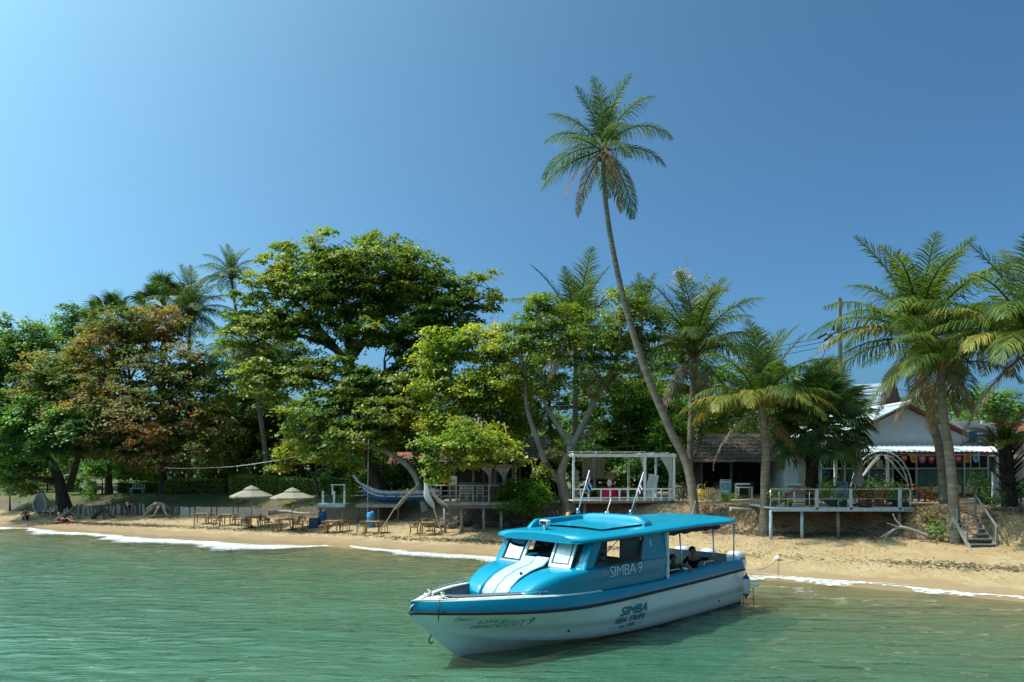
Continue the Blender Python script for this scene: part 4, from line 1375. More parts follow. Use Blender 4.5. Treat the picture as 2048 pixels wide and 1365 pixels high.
broadleaf('great_almond_tree', 'great spreading almond tree with tiered crown in the centre left', 51,
          [[(770, 1005), (742, 930), (715, 830), (700, 720), (690, 620)], [(705, 740), (640, 660), (590, 600)], [(700, 720), (760, 640), (810, 560)], [(715, 800), (820, 710), (900, 640)]],
          [(620, 525, 95, 34), (725, 505, 100, 34), (770, 540, 130, 40), (850, 560, 90, 36), (925, 580, 70, 30), (560, 570, 90, 36), (650, 575, 130, 40), (745, 600, 130, 42), (880, 630, 100, 40),
           (540, 640, 80, 40), (620, 650, 100, 40), (860, 690, 100, 40), (790, 660, 120, 40), (590, 740, 75, 45), (700, 760, 90, 50), (800, 770, 110, 50), (640, 830, 80, 55), (760, 850, 110, 55),
           (480, 600, 50, 26), (960, 560, 40, 18), (985, 600, 22, 10), (745, 480, 36, 14), (690, 880, 100, 40), (570, 500, 40, 14), (500, 690, 60, 40), (530, 760, 60, 45), (840, 740, 80, 40), (470, 640, 40, 25), (880, 600, 70, 30), (820, 820, 70, 45)],
          G_ALM, DBARK, 28, .26, .66, .50, 52, .30, .75, 2.3, .85, 7, r0=.55, bare=40, over=-3.5)
broadleaf('leaning_pale_tree', 'pale bare leaning limb tree over the beached longtail boat', 47, [[(852, 1000), (826, 945), (775, 905), (735, 890), (715, 850), (712, 800)], [(775, 905), (700, 880), (640, 888), (560, 880)], [(735, 890), (745, 860)]],
          [(660, 872, 50, 22), (740, 850, 50, 25)], G_MID, PALEBARK, 29, .22, .6, .35, 40, .35, r0=.24, bare=26)
broadleaf('yellow_leaf_sapling', 'small tree with yellow leaves behind the parasols', 52, [[(640, 985), (625, 950), (600, 925)], [(628, 955), (668, 920)]],
          [(580, 915, 42, 24), (650, 908, 60, 22), (610, 895, 50, 20), (700, 930, 30, 24), (560, 935, 18, 14)], G_YEL, DBARK, 30, .22, .55, .8, 55, .35, r0=.14)
broadleaf('yellow_green_tree', 'yellow-green tree hanging over the thatched beach bar', 45, [[(1000, 1000), (985, 930), (975, 850), (970, 760)], [(980, 880), (920, 800), (890, 720)]],
          [(885, 700, 60, 60), (950, 690, 70, 45), (1000, 720, 70, 60), (900, 780, 75, 50), (980, 790, 90, 50), (1030, 800, 60, 50), (940, 850, 80, 45), (905, 900, 62, 42, 0, -5.5), (880, 945, 32, 28, 0, -5.5), (965, 895, 60, 30, 0, -5.5), (1020, 900, 45, 30, 0, -5.0), (940, 870, 60, 34, 0, -5.0), (1000, 860, 65, 35), (860, 850, 40, 40), (1040, 850, 40, 30)],
          G_YEL, BARK, 31, .22, .62, .75, 62, .4, 0, 2.5, .8, r0=.3)
broadleaf('forked_tree', 'grey forked tree with two thick limbs left of the white pergola', 42.5,
          [[(1142, 1030), (1128, 985), (1122, 950), (1137, 905), (1150, 880)], [(1124, 970), (1095, 935), (1075, 880), (1055, 820), (1048, 740)], [(1137, 905), (1158, 868), (1190, 800), (1225, 740), (1240, 690)], [(1142, 890), (1115, 850), (1085, 800)]],
          [(1085, 610, 55, 34), (1055, 660, 55, 40), (1110, 680, 50, 34), (1190, 680, 65, 36), (1250, 650, 50, 45), (1215, 720, 60, 34), (1285, 690, 45, 35), (1260, 600, 50, 32), (1085, 760, 40, 32), (1170, 790, 34, 28), (1100, 905, 32, 22), (1090, 945, 26, 22), (1180, 870, 34, 24), (1310, 630, 30, 34), (1030, 740, 45, 40), (1020, 690, 40, 40), (1130, 640, 50, 34), (1230, 770, 40, 34), (1290, 740, 40, 30), (1150, 730, 40, 26)],
          G_ALM, BARK, 32, .20, .60, .95, 66, .35, .6, 2.4, .8, r0=.42)
broadleaf('bright_shrub', 'bright green leafy shrub hanging below the bar deck', 41.2, [[(1050, 1030), (1048, 1010)]],
          [(1045, 985, 50, 38), (1020, 1000, 32, 25), (1080, 995, 32, 30), (1060, 1020, 30, 18)], G_BRI, DBARK, 33, .16, .4, 3.2, 62, .5, r0=.08, cat='shrub', depth=.6)
broadleaf('round_green_tree', 'bright rounded tree behind the white pergola', 60, [[(1275, 985), (1280, 900), (1285, 850)]],
          [(1290, 800, 75, 48), (1250, 840, 70, 50), (1335, 830, 55, 48), (1290, 870, 95, 50), (1220, 890, 60, 45), (1350, 890, 50, 45), (1270, 930, 110, 35)], G_BRI, DBARK, 34, .27, .75, .35, 75, .5, r0=.3)
broadleaf('sparse_tree', 'sparse half-bare tree showing above the palms', 74, [[(1395, 980), (1392, 700), (1385, 620)], [(1390, 660), (1365, 580), (1352, 545)], [(1390, 650), (1420, 590), (1445, 580)]],
          [(1390, 565, 45, 14), (1430, 582, 26, 8), (1360, 552, 18, 12), (1400, 610, 40, 20)], G_DRY, BARK, 35, .26, .6, .22, 16, .4, r0=.22, bare=30)
broadleaf('right_green_tree', 'green tree behind the young coconut palm by the wires', 64, [[(1590, 985), (1585, 850), (1575, 760)]],
          [(1560, 730, 34, 28), (1590, 770, 50, 40), (1540, 790, 50, 40), (1600, 830, 60, 40)], G_MID, DBARK, 36, .28, .75, .3, 55, .45)
broadleaf('pergola_backdrop_bush', 'dense bushes directly behind the white pergola', 49, [[(1250, 990), (1250, 960)]],
          [(1180, 935, 60, 40), (1260, 945, 70, 40), (1330, 940, 50, 40), (1230, 985, 60, 20)], G_DARK, DBARK, 37, .22, .6, 1.6, 60, .5, r0=.1, cat='bush')
broadleaf('path_bush', 'leafy bushes beside the left lawn path', 60, [[(205, 985), (205, 960)]],
          [(190, 945, 35, 28), (270, 930, 50, 26), (150, 960, 30, 20)], G_BRI, DBARK, 38, .24, .6, .6, 60, .5, r0=.08, cat='bush')
broadleaf('backdrop_tree', 'green tree filling the gap behind the forked limbs', 58, [[(1190, 985), (1195, 880), (1200, 800)]],
          [(1200, 790, 60, 50), (1250, 770, 55, 50), (1180, 850, 60, 50), (1030, 830, 60, 70), (1000, 770, 50, 60)], G_MID, DBARK, 44, .27, .75, .34, 66, .45, r0=.25)
broadleaf('backdrop_tree', 'green tree massed behind the palms right of the leaning trunk', 62, [[(1400, 985), (1400, 850), (1395, 780)]],
          [(1340, 720, 55, 50), (1330, 780, 55, 45), (1440, 780, 70, 55), (1470, 830, 70, 50), (1390, 840, 60, 50)], G_MID, DBARK, 45, .28, .8, .30, 66, .45, r0=.25)
broadleaf('backdrop_tree', 'green tree massed behind the forked limbs and the coconut palm', 60, [[(1100, 985), (1100, 850), (1095, 760)]],
          [(1080, 720, 55, 45), (1130, 780, 50, 40), (1060, 790, 55, 45), (1150, 700, 40, 35), (1090, 850, 60, 34)], G_ALM, DBARK, 46, .28, .8, .30, 66, .45, r0=.25)
broadleaf('backdrop_tree', 'green tree filling the gap between reddish almond and great almond', 66, [[(450, 985), (452, 850), (455, 780)]],
          [(450, 740, 50, 45), (430, 800, 60, 45), (490, 790, 55, 50), (560, 700, 50, 45), (540, 760, 60, 50)], G_MID, DBARK, 47, .28, .8, .30, 66, .45, r0=.25)
UNDER = 'undergrowth along the shaded lawn'
for k_, (px_, py_, rx_, ry_, d_, lab_) in enumerate([(250, 925, 60, 34, 66, 'dark undergrowth bush behind the slim dark trunks'), (345, 920, 60, 38, 67, 'dark undergrowth bush behind the foot of the reddish almond'),
        (440, 925, 60, 36, 65, 'undergrowth bush at the left end of the string lights'), (560, 915, 50, 36, 60, 'undergrowth bush behind the left parasol and hedge'), (690, 930, 60, 40, 57, 'undergrowth bush behind the small pale platform'),
        (770, 935, 50, 44, 53, 'dark undergrowth bush behind the longtail boat prow'), (830, 930, 46, 40, 52, 'dark undergrowth bush between longtail boat and bar'), (95, 935, 50, 36, 64, 'undergrowth bush behind the thick twin trunks')]):
    broadleaf('undergrowth_bush', lab_, d_, [[(px_, 990), (px_, py_ + 10)]], [(px_, py_, rx_, ry_), (px_ - rx_ * .5, py_ + ry_ * .6, rx_ * .6, ry_ * .6), (px_ + rx_ * .5, py_ + ry_ * .6, rx_ * .6, ry_ * .6)],
              (G_DARK, G_MID)[k_ % 2], DBARK, 400 + k_, .26, .7, .5, 60, .5, r0=.08, cat='bush', group=UNDER)
broadleaf('corner_bush', 'dark bush under the trees at the left edge', 58, [[(20, 1000), (20, 980)]],
          [(15, 950, 45, 40), (0, 900, 50, 40), (60, 975, 25, 15)], G_MID, DBARK, 39, .24, .65, .5, 65, .5, r0=.08, cat='bush')


def box_hedge(label, px0, px1, py0, py1, d, thick, lm, seed, dens=190):
    r = np.random.RandomState(seed)
    a, b = W(px0, py1, d), W(px1, py0, d)
    g = gz((a.x + b.x) / 2, d)
    base = Vector(((a.x + b.x) / 2, d, g))
    t = thing('clipped_hedge', label, 'hedge', base, 0, 'clipped hedges on the lawn')
    hx, hz = (b.x - a.x) / 2, max(.4, b.z - g)
    n = int(dens * (hx * 2 * hz + hx * 2 * thick + 2 * thick * hz))
    x = r.uniform(-1, 1, n); y = r.uniform(-1, 1, n); z = r.uniform(0, 1, n)
    face = r.choice(3, n, p=[.45, .4, .15])
    y = np.where(face == 0, -1 + r.uniform(0, .15, n), y); z = np.where(face == 1, 1 - r.uniform(0, .08, n), z); x = np.where(face == 2, np.sign(x), x)
    rnd = 1 - .12 * (np.abs(x) ** 6) - .05 * np.sin(x * hx * 1.7)
    C = np.stack([x * hx, y * thick / 2, z * hz * rnd], -1)
    Nn = np.stack([np.where(face == 2, np.sign(x), 0), np.where(face == 0, -1.0, 0), np.where(face == 1, 1.0, .3)], -1) + r.normal(size=(n, 3)) * .5
    V, Fq = leaf_quads(C, Nn, .12, r)
    o = link(bpy.data.objects.new('foliage', npmesh('foliage', V, Fq)), t); o.data.materials.append(lm)
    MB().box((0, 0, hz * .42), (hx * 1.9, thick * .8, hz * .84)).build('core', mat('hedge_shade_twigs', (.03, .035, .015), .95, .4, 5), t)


box_hedge('clipped dark hedge by the left lawn gate', 335, 455, 957, 985, 59, 1.2, G_HEDGE, 51)
box_hedge('long bright clipped hedge behind the left parasol', 465, 560, 950, 985, 57, 1.6, G_HEDGE, 52)
box_hedge('clipped hedge behind the right parasol', 562, 640, 956, 985, 56, 1.4, G_HEDGE, 53)
box_hedge('clipped hedge left of the beached longtail boat', 642, 705, 955, 985, 55.5, 1.4, G_HEDGE, 54)
box_hedge('low hedge between the slim dark trunks on the left', 240, 330, 963, 985, 61, 1.0, G_HEDGE, 55)


# ------------------------------------------------------------------ palms
PALM = leaf_mat('coconut_leaflets', [(0.0, (0.030, 0.056, 0.014)), (.4, (0.062, 0.101, 0.020)), (.8, (0.124, 0.159, 0.025)), (1.0, (0.224, 0.201, 0.047))], .5, .32, .6, .22)
PALMY = leaf_mat('yellowing_coconut_leaflets', [(0.0, (0.063, 0.088, 0.018)), (.4, (0.150, 0.163, 0.025)), (.75, (0.301, 0.250, 0.050)), (1.0, (0.451, 0.313, 0.113))], .5, .32, .6, .2)
PALMB = leaf_mat('dead_coconut_leaflets', [(0.0, (0.075, 0.057, 0.034)), (.5, (0.176, 0.125, 0.075)), (1.0, (0.338, 0.250, 0.163))], .6, .25, .6, .25)
PALMT = leaf_mat('fan_palm_blades', [(0.0, (0.030, 0.063, 0.023)), (.5, (0.070, 0.119, 0.036)), (1.0, (0.167, 0.222, 0.070))], .5, .22, .6, .25)
PTRUNK = mat('ringed_palm_bark', (0.20, 0.165, 0.13), 0.9, 0.35, 2.0, 0.9, 7, stretch=(.6, .6, 3.2), spec=0.1)
PTRUNKD = mat('dark_palm_boots', (0.035, 0.028, 0.022), 0.9, 0.5, 4.0, 0.9, 9, spec=0.1)


def frond_mesh(name, elev, curl, seed, nl=54, leafl=.24, droop=.35, lw=.0125, sparse=0.0, mt=None, sweep=0.0):
    """unit-length frond growing along +X, starting at elevation elev (deg) and bending down by curl (deg) over its length"""
    r = np.random.RandomState(seed)
    m = 26
    th = math.radians(elev); p = np.array([0, 0, 0.0]); pts = [p.copy()]; tans = []
    az = 0.0
    for i in range(m):
        f = i / m
        a = th - math.radians(curl) * (f ** 1.35)
        az += sweep / m
        t = np.array([math.cos(a) * math.cos(az), math.cos(a) * math.sin(az), math.sin(a)])
        tans.append(t); p = p + t / m; pts.append(p.copy())
    tans.append(tans[-1]); pts = np.array(pts); tans = np.array(tans)
    mb = MB()
    mb.tube(pts[::3], [.011 * (1 - .85 * i / 8) + .001 for i in range(len(pts[::3]))], 5, caps=False)
    V = list(mb.v); Fq = [f for f in mb.f]
    for side in (-1, 1):
        for k in range(nl):
            f = .14 + .86 * (k + r.uniform(-.3, .3)) / nl
            if r.uniform() < sparse: continue
            f = min(max(f, .1), .995)
            q = f * m; i = int(q); u = q - i
            c = pts[i] * (1 - u) + pts[min(i + 1, m)] * u; t = tans[i]
            sd = np.cross(t, [0, 0, 1.0]); L = np.linalg.norm(sd)
            sd = sd / L if L > .2 else np.array([0, 1.0, 0])
            up = np.cross(sd, t)
            prof = (math.sin(math.pi * min(1, (f * .92 + .12))) ** .55) * (1 - .35 * f)
            ll = leafl * prof * r.uniform(.85, 1.15)
            ang = math.radians(66 - 34 * f + r.uniform(-7, 7))
            d0 = sd * side * math.sin(ang) + t * math.cos(ang) + up * (.22 + r.uniform(-.1, .12))
            d0 /= np.linalg.norm(d0)
            dr = droop * r.uniform(.7, 1.3)
            p1 = c + d0 * ll * .5 + np.array([0, 0, -dr * ll * .18])
            d1 = d0 + np.array([0, 0, -dr * 1.5]); d1 /= np.linalg.norm(d1)
            p2 = p1 + d1 * ll * .5
            wv = np.cross(d0, up); wv /= np.linalg.norm(wv) + 1e-9
            w = lw * (.6 + .4 * prof) * .5
            b = len(V)
            V += [tuple(c + wv * w * .6), tuple(c - wv * w * .6), tuple(p1 - wv * w), tuple(p1 + wv * w), tuple(p2 + wv * w * .12), tuple(p2 - wv * w * .12)]
            Fq += [(b, b + 1, b + 2, b + 3), (b + 3, b + 2, b + 5, b + 4)]
    me = npmesh(name, np.array(V), np.array([f for f in Fq if len(f) == 4]))
    me.materials.append(mt)
    return me


FR = {}


def frond_variant(kind, k):
    key = (kind, k)
    if key in FR: return FR[key]
    e = {'up': (80, 48), 'high': (62, 80), 'mid': (40, 92), 'low': (18, 78), 'hang': (-8, 68), 'dead': (-38, 44), 'young': (66, 100), 'yellow': (28, 92)}[kind]
    mt = {'yellow': PALMY, 'dead': PALMB}.get(kind, PALM)
    dr = {'up': .3, 'high': .75, 'mid': .95, 'low': .85, 'hang': .9, 'dead': .9, 'young': .5, 'yellow': .8}[kind]
    FR[key] = frond_mesh('frond', e[0] + (k - 1) * 5, e[1] + (k - 1) * 9, 900 + len(FR), mt=mt, droop=dr, leafl={'up': .27, 'dead': .22}.get(kind, .30),
                         sparse=.12 if kind == 'dead' else .04, sweep=(k - 1) * .35)
    return FR[key]


def palm(name, label, d, path, L, spec, r0=.2, r1=.12, seed=1, bark=None, coconuts=0, group='coconut palms along the beach', dd=None):
    """path: trunk pixels from the ground up to the crown; spec: list of (kind, count)"""
    r = np.random.RandomState(seed)
    px0 = path[0][0]; x0 = (px0 - 1024) / F * d
    base = Vector((x0, d, gz(x0, d)))
    t = thing(name, label, 'palm tree', base, 0, group)
    pts = [W(p[0], p[1], d + (p[2] if len(p) > 2 else 0)) - base for p in path]
    pts[0].z = -1.5
    n = max(12, int(pts[-1].length * 4))
    sp = spline(pts, n)
    rad = []
    for i in range(n):
        f = i / (n - 1)
        rr = r1 + (r0 - r1) * (1 - f) ** 1.2
        rr *= 1 + .55 * max(0, 1 - f * n / 5) ** 1.5
        rad.append(rr * (1 + .045 * (i % 2)))
    MB().tube(sp, rad, 12).build('trunk', bark or PTRUNK, t)
    top = sp[-1]
    hb = MB()
    for k in range(14):
        a = k * 2.4; e = r.uniform(.1, 1.1)
        dv = Vector((math.cos(a) * math.cos(e), math.sin(a) * math.cos(e), math.sin(e)))
        hb.tube([top + Vector((0, 0, -.35)), top + dv * .25 + Vector((0, 0, -.15)), top + dv * L * .13], [.05, .05, .02], 5)
    hb.build('crown_shaft', MATS['crown_fibre'] if 'crown_fibre' in MATS else mat('crown_fibre', (.16, .12, .06), .9, .4, 6, .6, 20), t)
    g = 0
    for kind, cnt in spec:
        cnt = int(cnt * 1.15 + .5)
        off = r.uniform(0, 6.28)
        for k in range(cnt):
            me = frond_variant(kind, r.randint(0, 3))
            o = bpy.data.objects.new('frond', me)
            link(o, t)
            o.location = top + Vector((0, 0, r.uniform(-.15, .12)))
            o.rotation_euler = (r.uniform(-.10, .10), r.uniform(-.10, .10), off + k * 6.283 / cnt + r.uniform(-.3, .3))
            s = L * r.uniform(.86, 1.1) * (.85 if kind == 'dead' else 1)
            o.scale = (s, s * (1 if r.uniform() < .5 else -1), s)
    for k in range(coconuts):
        a = k * 2.1 + r.uniform(0, 1)
        c = top + Vector((math.cos(a) * .28, math.sin(a) * .28, -.35 - .12 * (k % 3)))
        MB().lathe([(0, -.15), (.09, -.11), (.125, 0), (.09, .11), (0, .15)], c, 10).build('coconut', mat('green_coconut', (.10, .09, .02), .5, .3, 5, col2=(.20, .13, .03)), t)
    return t


NUTFULL = [('up', 4), ('high', 6), ('mid', 6), ('low', 5), ('hang', 3)]
palm('tall_coconut_palm', 'tallest coconut palm leaning high above everything', 39.5, [(1398, 1015), (1378, 945), (1340, 860), (1290, 740), (1250, 610), (1222, 480), (1208, 370), (1207, 300)], 4.6,
     [('up', 4), ('high', 3), ('mid', 2), ('low', 4), ('hang', 3), ('dead', 4)], .28, .11, 61, coconuts=5)
palm('coconut_palm', 'large coconut palm with bulky crown right of the utility pole', 38.5, [(1893, 990), (1882, 920), (1862, 830), (1845, 760), (1840, 705), (1838, 680)], 6.9,
     [('up', 6), ('high', 7), ('mid', 7), ('low', 6), ('yellow', 5), ('dead', 5)], .24, .16, 62, coconuts=4)
palm('coconut_palm', 'slender coconut palm with flared foot beside the wooden stairs', 33.5, [(1916, 1030), (1902, 940), (1888, 840), (1882, 770), (1884, 728)], 4.6,
     [('high', 3), ('mid', 4), ('low', 4), ('hang', 2), ('dead', 3)], .25, .14, 63)
palm('coconut_palm', 'coconut palm cut by the right edge with long arching fronds', 31.5, [(2090, 1050), (2085, 900), (2070, 780), (2066, 700)], 6.2,
     [('up', 4), ('high', 6), ('mid', 7), ('low', 6), ('yellow', 5), ('dead', 3)], .22, .15, 64)
palm('coconut_palm', 'young yellowish coconut palm in front of the right thatched hut', 37.3, [(1528, 1018), (1530, 960), (1532, 900), (1526, 842), (1522, 812)], 5.3,
     [('up', 6), ('high', 5), ('mid', 4), ('yellow', 8), ('low', 3), ('dead', 2)], .25, .18, 65)
palm('coconut_palm', 'coconut palm with grey trunk just right of the tall leaning palm', 45.5, [(1383, 992), (1380, 900), (1384, 800), (1388, 730), (1390, 710)], 6.4,
     [('up', 5), ('high', 6), ('mid', 6), ('low', 4), ('yellow', 2), ('dead', 4)], .22, .15, 66)
palm('coconut_palm', 'coconut palm rising behind the forked tree', 50.5, [(1148, 995), (1150, 850), (1152, 740), (1154, 680)], 6.6,
     [('up', 6), ('high', 6), ('mid', 6), ('low', 4), ('dead', 5)], .24, .16, 67, coconuts=3)
palm('coconut_palm', 'coconut palm peeking up behind the tall leaning trunk', 66, [(1288, 985), (1285, 800), (1282, 640)], 4.6, [('up', 5), ('high', 5), ('mid', 4)], .2, .14, 68)
palm('coconut_palm', 'upright coconut palm left of the great almond', 63, [(376, 990), (378, 850), (378, 720), (381, 628)], 4.9,
     [('up', 5), ('high', 6), ('mid', 6), ('low', 5), ('hang', 4)], .22, .14, 69, coconuts=3)
palm('coconut_palm', 'high slender coconut palm touching the great almond crown', 65, [(545, 990), (528, 880), (500, 760), (475, 640), (463, 556)], 3.6,
     [('up', 4), ('high', 4), ('mid', 4), ('low', 4), ('hang', 3)], .2, .12, 70)
palm('coconut_palm', 'coconut palm with broad drooping fronds below the slender one', 57, [(540, 990), (530, 900), (515, 790), (508, 705)], 5.6,
     [('high', 3), ('mid', 5), ('low', 6), ('hang', 4), ('yellow', 2)], .22, .15, 71)


def fan_mesh(seed, seg=30, spread=250, petiole=.55, mt=None):
    """unit fan leaf along +X: petiole then pleated blade"""
    r = np.random.RandomState(seed)
    V = []; Fq = []
    mb = MB(); mb.tube([(0, 0, 0), (petiole * .5, 0, .03), (petiole, 0, 0.0)], [.022, .016, .012], 4, caps=False)
    V += list(mb.v); Fq += [f for f in mb.f]
    for k in range(seg):
        a = math.radians(-spread / 2 + spread * (k + .5) / seg); da = math.radians(spread / seg) * .5
        R = .46 * (1 - .16 * abs(a) / 2.2) * r.uniform(.92, 1.05)
        dz = -.05 - .12 * r.uniform()
        def pt(rad, ang, z): return (petiole + rad * math.cos(ang), rad * math.sin(ang), z)
        z1 = .04 * math.cos(a)
        b = len(V)
        V += [pt(.01, a, 0), pt(R * .55, a - da, z1 + .012), pt(R * .55, a, z1 - .012), pt(R * .55, a + da, z1 + .012), pt(R, a + r.uniform(-.03, .03), dz)]
        Fq += [(b, b + 1, b + 2, b + 2), (b, b + 2, b + 3, b + 3), (b + 1, b + 4, b + 2, b + 2), (b + 2, b + 4, b + 3, b + 3)]
    me = bpy.data.meshes.new('fan_leaf')
    me.from_pydata(V, [], [tuple(dict.fromkeys(f)) for f in Fq]); me.update()
    me.materials.append(mt or PALMT)
    return me


FANS = [fan_mesh(700 + k) for k in range(4)]


def fan_palm(label, d, path, L, n, r0, seed, bark=None, emin=-45, emax=85, dead=0):
    r = np.random.RandomState(seed)
    x0 = (path[0][0] - 1024) / F * d
    base = Vector((x0, d, gz(x0, d)))
    t = thing('fan_palm', label, 'palm tree', base, 0, 'fan palms')
    pts = [W(p[0], p[1], d) - base for p in path]; pts[0].z = -.2
    sp = spline(pts, 14)
    MB().tube(sp, [r0 * (1.15 - .25 * i / 13 + .06 * (i % 2)) for i in range(14)], 10).build('trunk', bark or PTRUNKD, t)
    bo = MB()                                     # old leaf bases
    for k in range(46):
        f = r.uniform(.1, 1); i = min(12, int(f * 13)); p = sp[i]; a = r.uniform(0, 6.28)
        dv = Vector((math.cos(a), math.sin(a), .9))
        bo.tube([p + dv * r0 * .6, p + dv * r0 * 1.05 + Vector((0, 0, .10)), p + dv * r0 * 1.2 + Vector((0, 0, .26))], [.06, .04, .015], 4)
    bo.build('leaf_bases', bark or PTRUNKD, t)
    top = sp[-1]
    for k in range(n):
        f = (k + .5) / n
        e = math.radians(emax + (emin - emax) * f ** .9); az = k * 2.39996 + r.uniform(-.3, .3)
        o = bpy.data.objects.new('fan_leaf', FANS[k % 4]); link(o, t)
        o.location = top + Vector((0, 0, -.5 * f))
        q = Matrix.Rotation(az, 4, 'Z') @ Matrix.Rotation(-e, 4, 'Y') @ Matrix.Rotation(r.uniform(-.7, .7), 4, 'X')
        o.rotation_euler = q.to_euler()
        s = L * r.uniform(.85, 1.12); o.scale = (s, s, s)
    return t


fan_palm('bushy fan palm with dark trunk beside the restaurant deck', 38.6, [(1624, 980), (1624, 940), (1630, 890), (1640, 842)], 3.1, 62, .30, 81, None, -48)
fan_palm('fan palm crown left of the upright coconut palm', 65, [(325, 990), (325, 800), (328, 612)], 3.3, 26, .22, 82, BARK)
fan_palm('lower fan palm crown behind the reddish almond top', 67, [(215, 990), (218, 800), (225, 640)], 3.2, 24, .22, 83, BARK)
fan_palm('fan palm treetop behind the young coconut palm by the wires', 60, [(1660, 985), (1655, 850), (1650, 780)], 3.2, 22, .22, 84, BARK)
# squat palm with spiky old leaf bases at the right edge
sq = palm('squat_palm', 'squat palm with spiky dark trunk at the right edge', 35.5, [(2022, 1040), (2018, 980), (2012, 920), (2010, 888)], 2.6, [('up', 3), ('high', 4), ('yellow', 4), ('mid', 4)], .34, .26, 85, PTRUNKD, group=None)
bo = MB()
rr_ = np.random.RandomState(4)
for k in range(60):
    f = rr_.uniform(.15, 1); p = Vector((-.30 * f, 0, f * 3.3)); a = rr_.uniform(0, 6.28); dv = Vector((math.cos(a), math.sin(a), .35 + .9 * f))
    bo.tube([p + dv * .2, p + dv * .5 + Vector((0, 0, .1)), p + dv * .85 + Vector((0, 0, .2))], [.05, .035, .01], 4)
bo.build('leaf_bases', PTRUNKD, sq)

# ------------------------------------------------------------------ buildings and beach structures
def thatch_plane(parent, el, er, rr, rl, courses=8, seed=0, ragged=.12, name='thatch_course'):
    """overlapping thatch courses between eave (el, er) and ridge (rl, rr)"""
    r = np.random.RandomState(seed)
    el, er, rr, rl = map(Vector, (el, er, rr, rl))
    n = (er - el).cross(rl - el).normalized()
    if n.z < 0: n = -n
    W_ = (er - el).length; m = max(10, int(W_ / .10))
    for k in range(courses):
        f0 = k / courses - .03; f1 = (k + 1) / courses + .06
        mb = MB(); P = []
        for i in range(m + 1):
            u = i / m
            e = el.lerp(er, u); t = rl.lerp(rr, u)
            j = r.uniform(-1, 1) * ragged
            lo = e.lerp(t, f0) + (e - t).normalized() * (abs(j) + .02) + n * (.10 + r.uniform(-.02, .03))
            hi = e.lerp(t, min(1, f1)) + n * .02
            P.append([lo - n * .06, lo, lo.lerp(hi, .5) + n * .012, hi])
        mb.grid(P, False)
        mb.build(name, THATCH, parent)


def loc_of(t):
    return lambda px, py, d: W(px, py, d) - t.location


# ---- white pergola
pg0 = W(1145, 1001, 40.8); pg1 = W(1350, 1000, 41.6)
pa = math.atan2(pg1.y - pg0.y, pg1.x - pg0.x); PW = (pg1 - pg0).length
PZ = 2.62
perg = thing('pergola', 'white timber pergola deck with railing and curtains', 'pergola', (pg0.x, pg0.y, PZ), pa)
PD, PH = 3.3, 2.78
for k in range(11):
    MB().box((PW / 2, .15 + k * (PD - .3) / 10, -.03), (PW + .1, (PD - .3) / 10 - .015, .05)).build('floor_plank', WORNW, perg)
MB().box((PW / 2, .05, -.13), (PW, .08, .14)).build('floor_joist', WOOD, perg)
MB().box((PW / 2, PD - .1, -.13), (PW, .08, .14)).build('floor_joist', WOOD, perg)
for x in (.06, PW * .70, PW - .06):
    for y in (0.0, PD):
        MB().box((x, y, PH / 2 - .06), (.12, .12, PH)).build('post', WHITEP, perg, .008)
for x in (.8, PW * .62, PW - .8):
    MB().tube([(x, .25, -.2), (x, .25, -1.75)], .10, 8).build('stilt', WOOD, perg)
MB().box((PW / 2 - .05, -.002, PH - .10), (PW + .25, .09, .17)).build('front_beam', WHITEP, perg)
MB().box((PW / 2, PD, PH - .06), (PW + .2, .09, .16)).build('rear_beam', WHITEP, perg)
for x in (.06, PW - .06):
    MB().box((x, PD / 2, PH - .04), (.09, PD + .3, .14)).build('side_beam', WORNW, perg)
for k in range(7):
    MB().box((.5 + k * (PW - 1) / 6, PD / 2, PH + .06), (.05, PD + .5, .08)).build('rafter', WORNW, perg)
MB().box((PW * .35, PD / 2, PH + .125), (PW * .70, PD + .3, .035)).build('roof_sheet', WORNW, perg)
MB().box((PW / 2, -.04, .66), (PW, .05, .09)).build('top_rail', WHITEP, perg)
MB().box((PW / 2, -.04, .14), (PW, .05, .06)).build('bottom_rail', WHITEP, perg)
for f in (.075, .15, .27, .36, .45, .53, .62, .78, .86, .94):
    MB().box((PW * f, -.075, .30), (.09, .03, .76)).build('baluster', WHITEP, perg)


def curtain(name, parent, m, top, w, h, pinch=.5, bx=0.0, folds=5, tied=True, depth=.07):
    P = []
    for i in range(14):
        v = i / 13
        wd = w * (1 - (1 - pinch) * (math.sin(min(1, v / .62) * math.pi / 2) if tied else v * .1)) if (not tied or v < .62) else w * pinch * (1 + .9 * (v - .62))
        cx = bx * (math.sin(min(1, v / .62) * math.pi / 2) if tied else v)
        row = []
        for j in range(folds * 6 + 1):
            u = j / (folds * 6) - .5
            row.append((top[0] + cx + u * wd, top[1] + depth * math.sin(u * folds * 6.283) * (.5 + .5 * v), top[2] - h * v))
        P.append(row)
    return MB().grid(P, True).build(name, m, parent)


curtain('curtain', perg, CURTB, (1.70, PD - .06, PH - .2), .72, 1.35, .9, 0, 5, False)
curtain('curtain', perg, CURTB, (2.50, PD - .06, PH - .2), .66, 1.35, .9, 0, 5, False)
curtain('curtain', perg, CURTW, (2.06, PD - .02, PH - .2), .5, 2.1, .3, .1, 4)
curtain('curtain', perg, CURTW, (PW * .70 - .05, .08, PH - .2), .42, 2.4, .32, .12, 4)
curtain('curtain', perg, CURTW, (PW - .55, .1, PH - .2), .8, 2.0, .28, .32, 5)

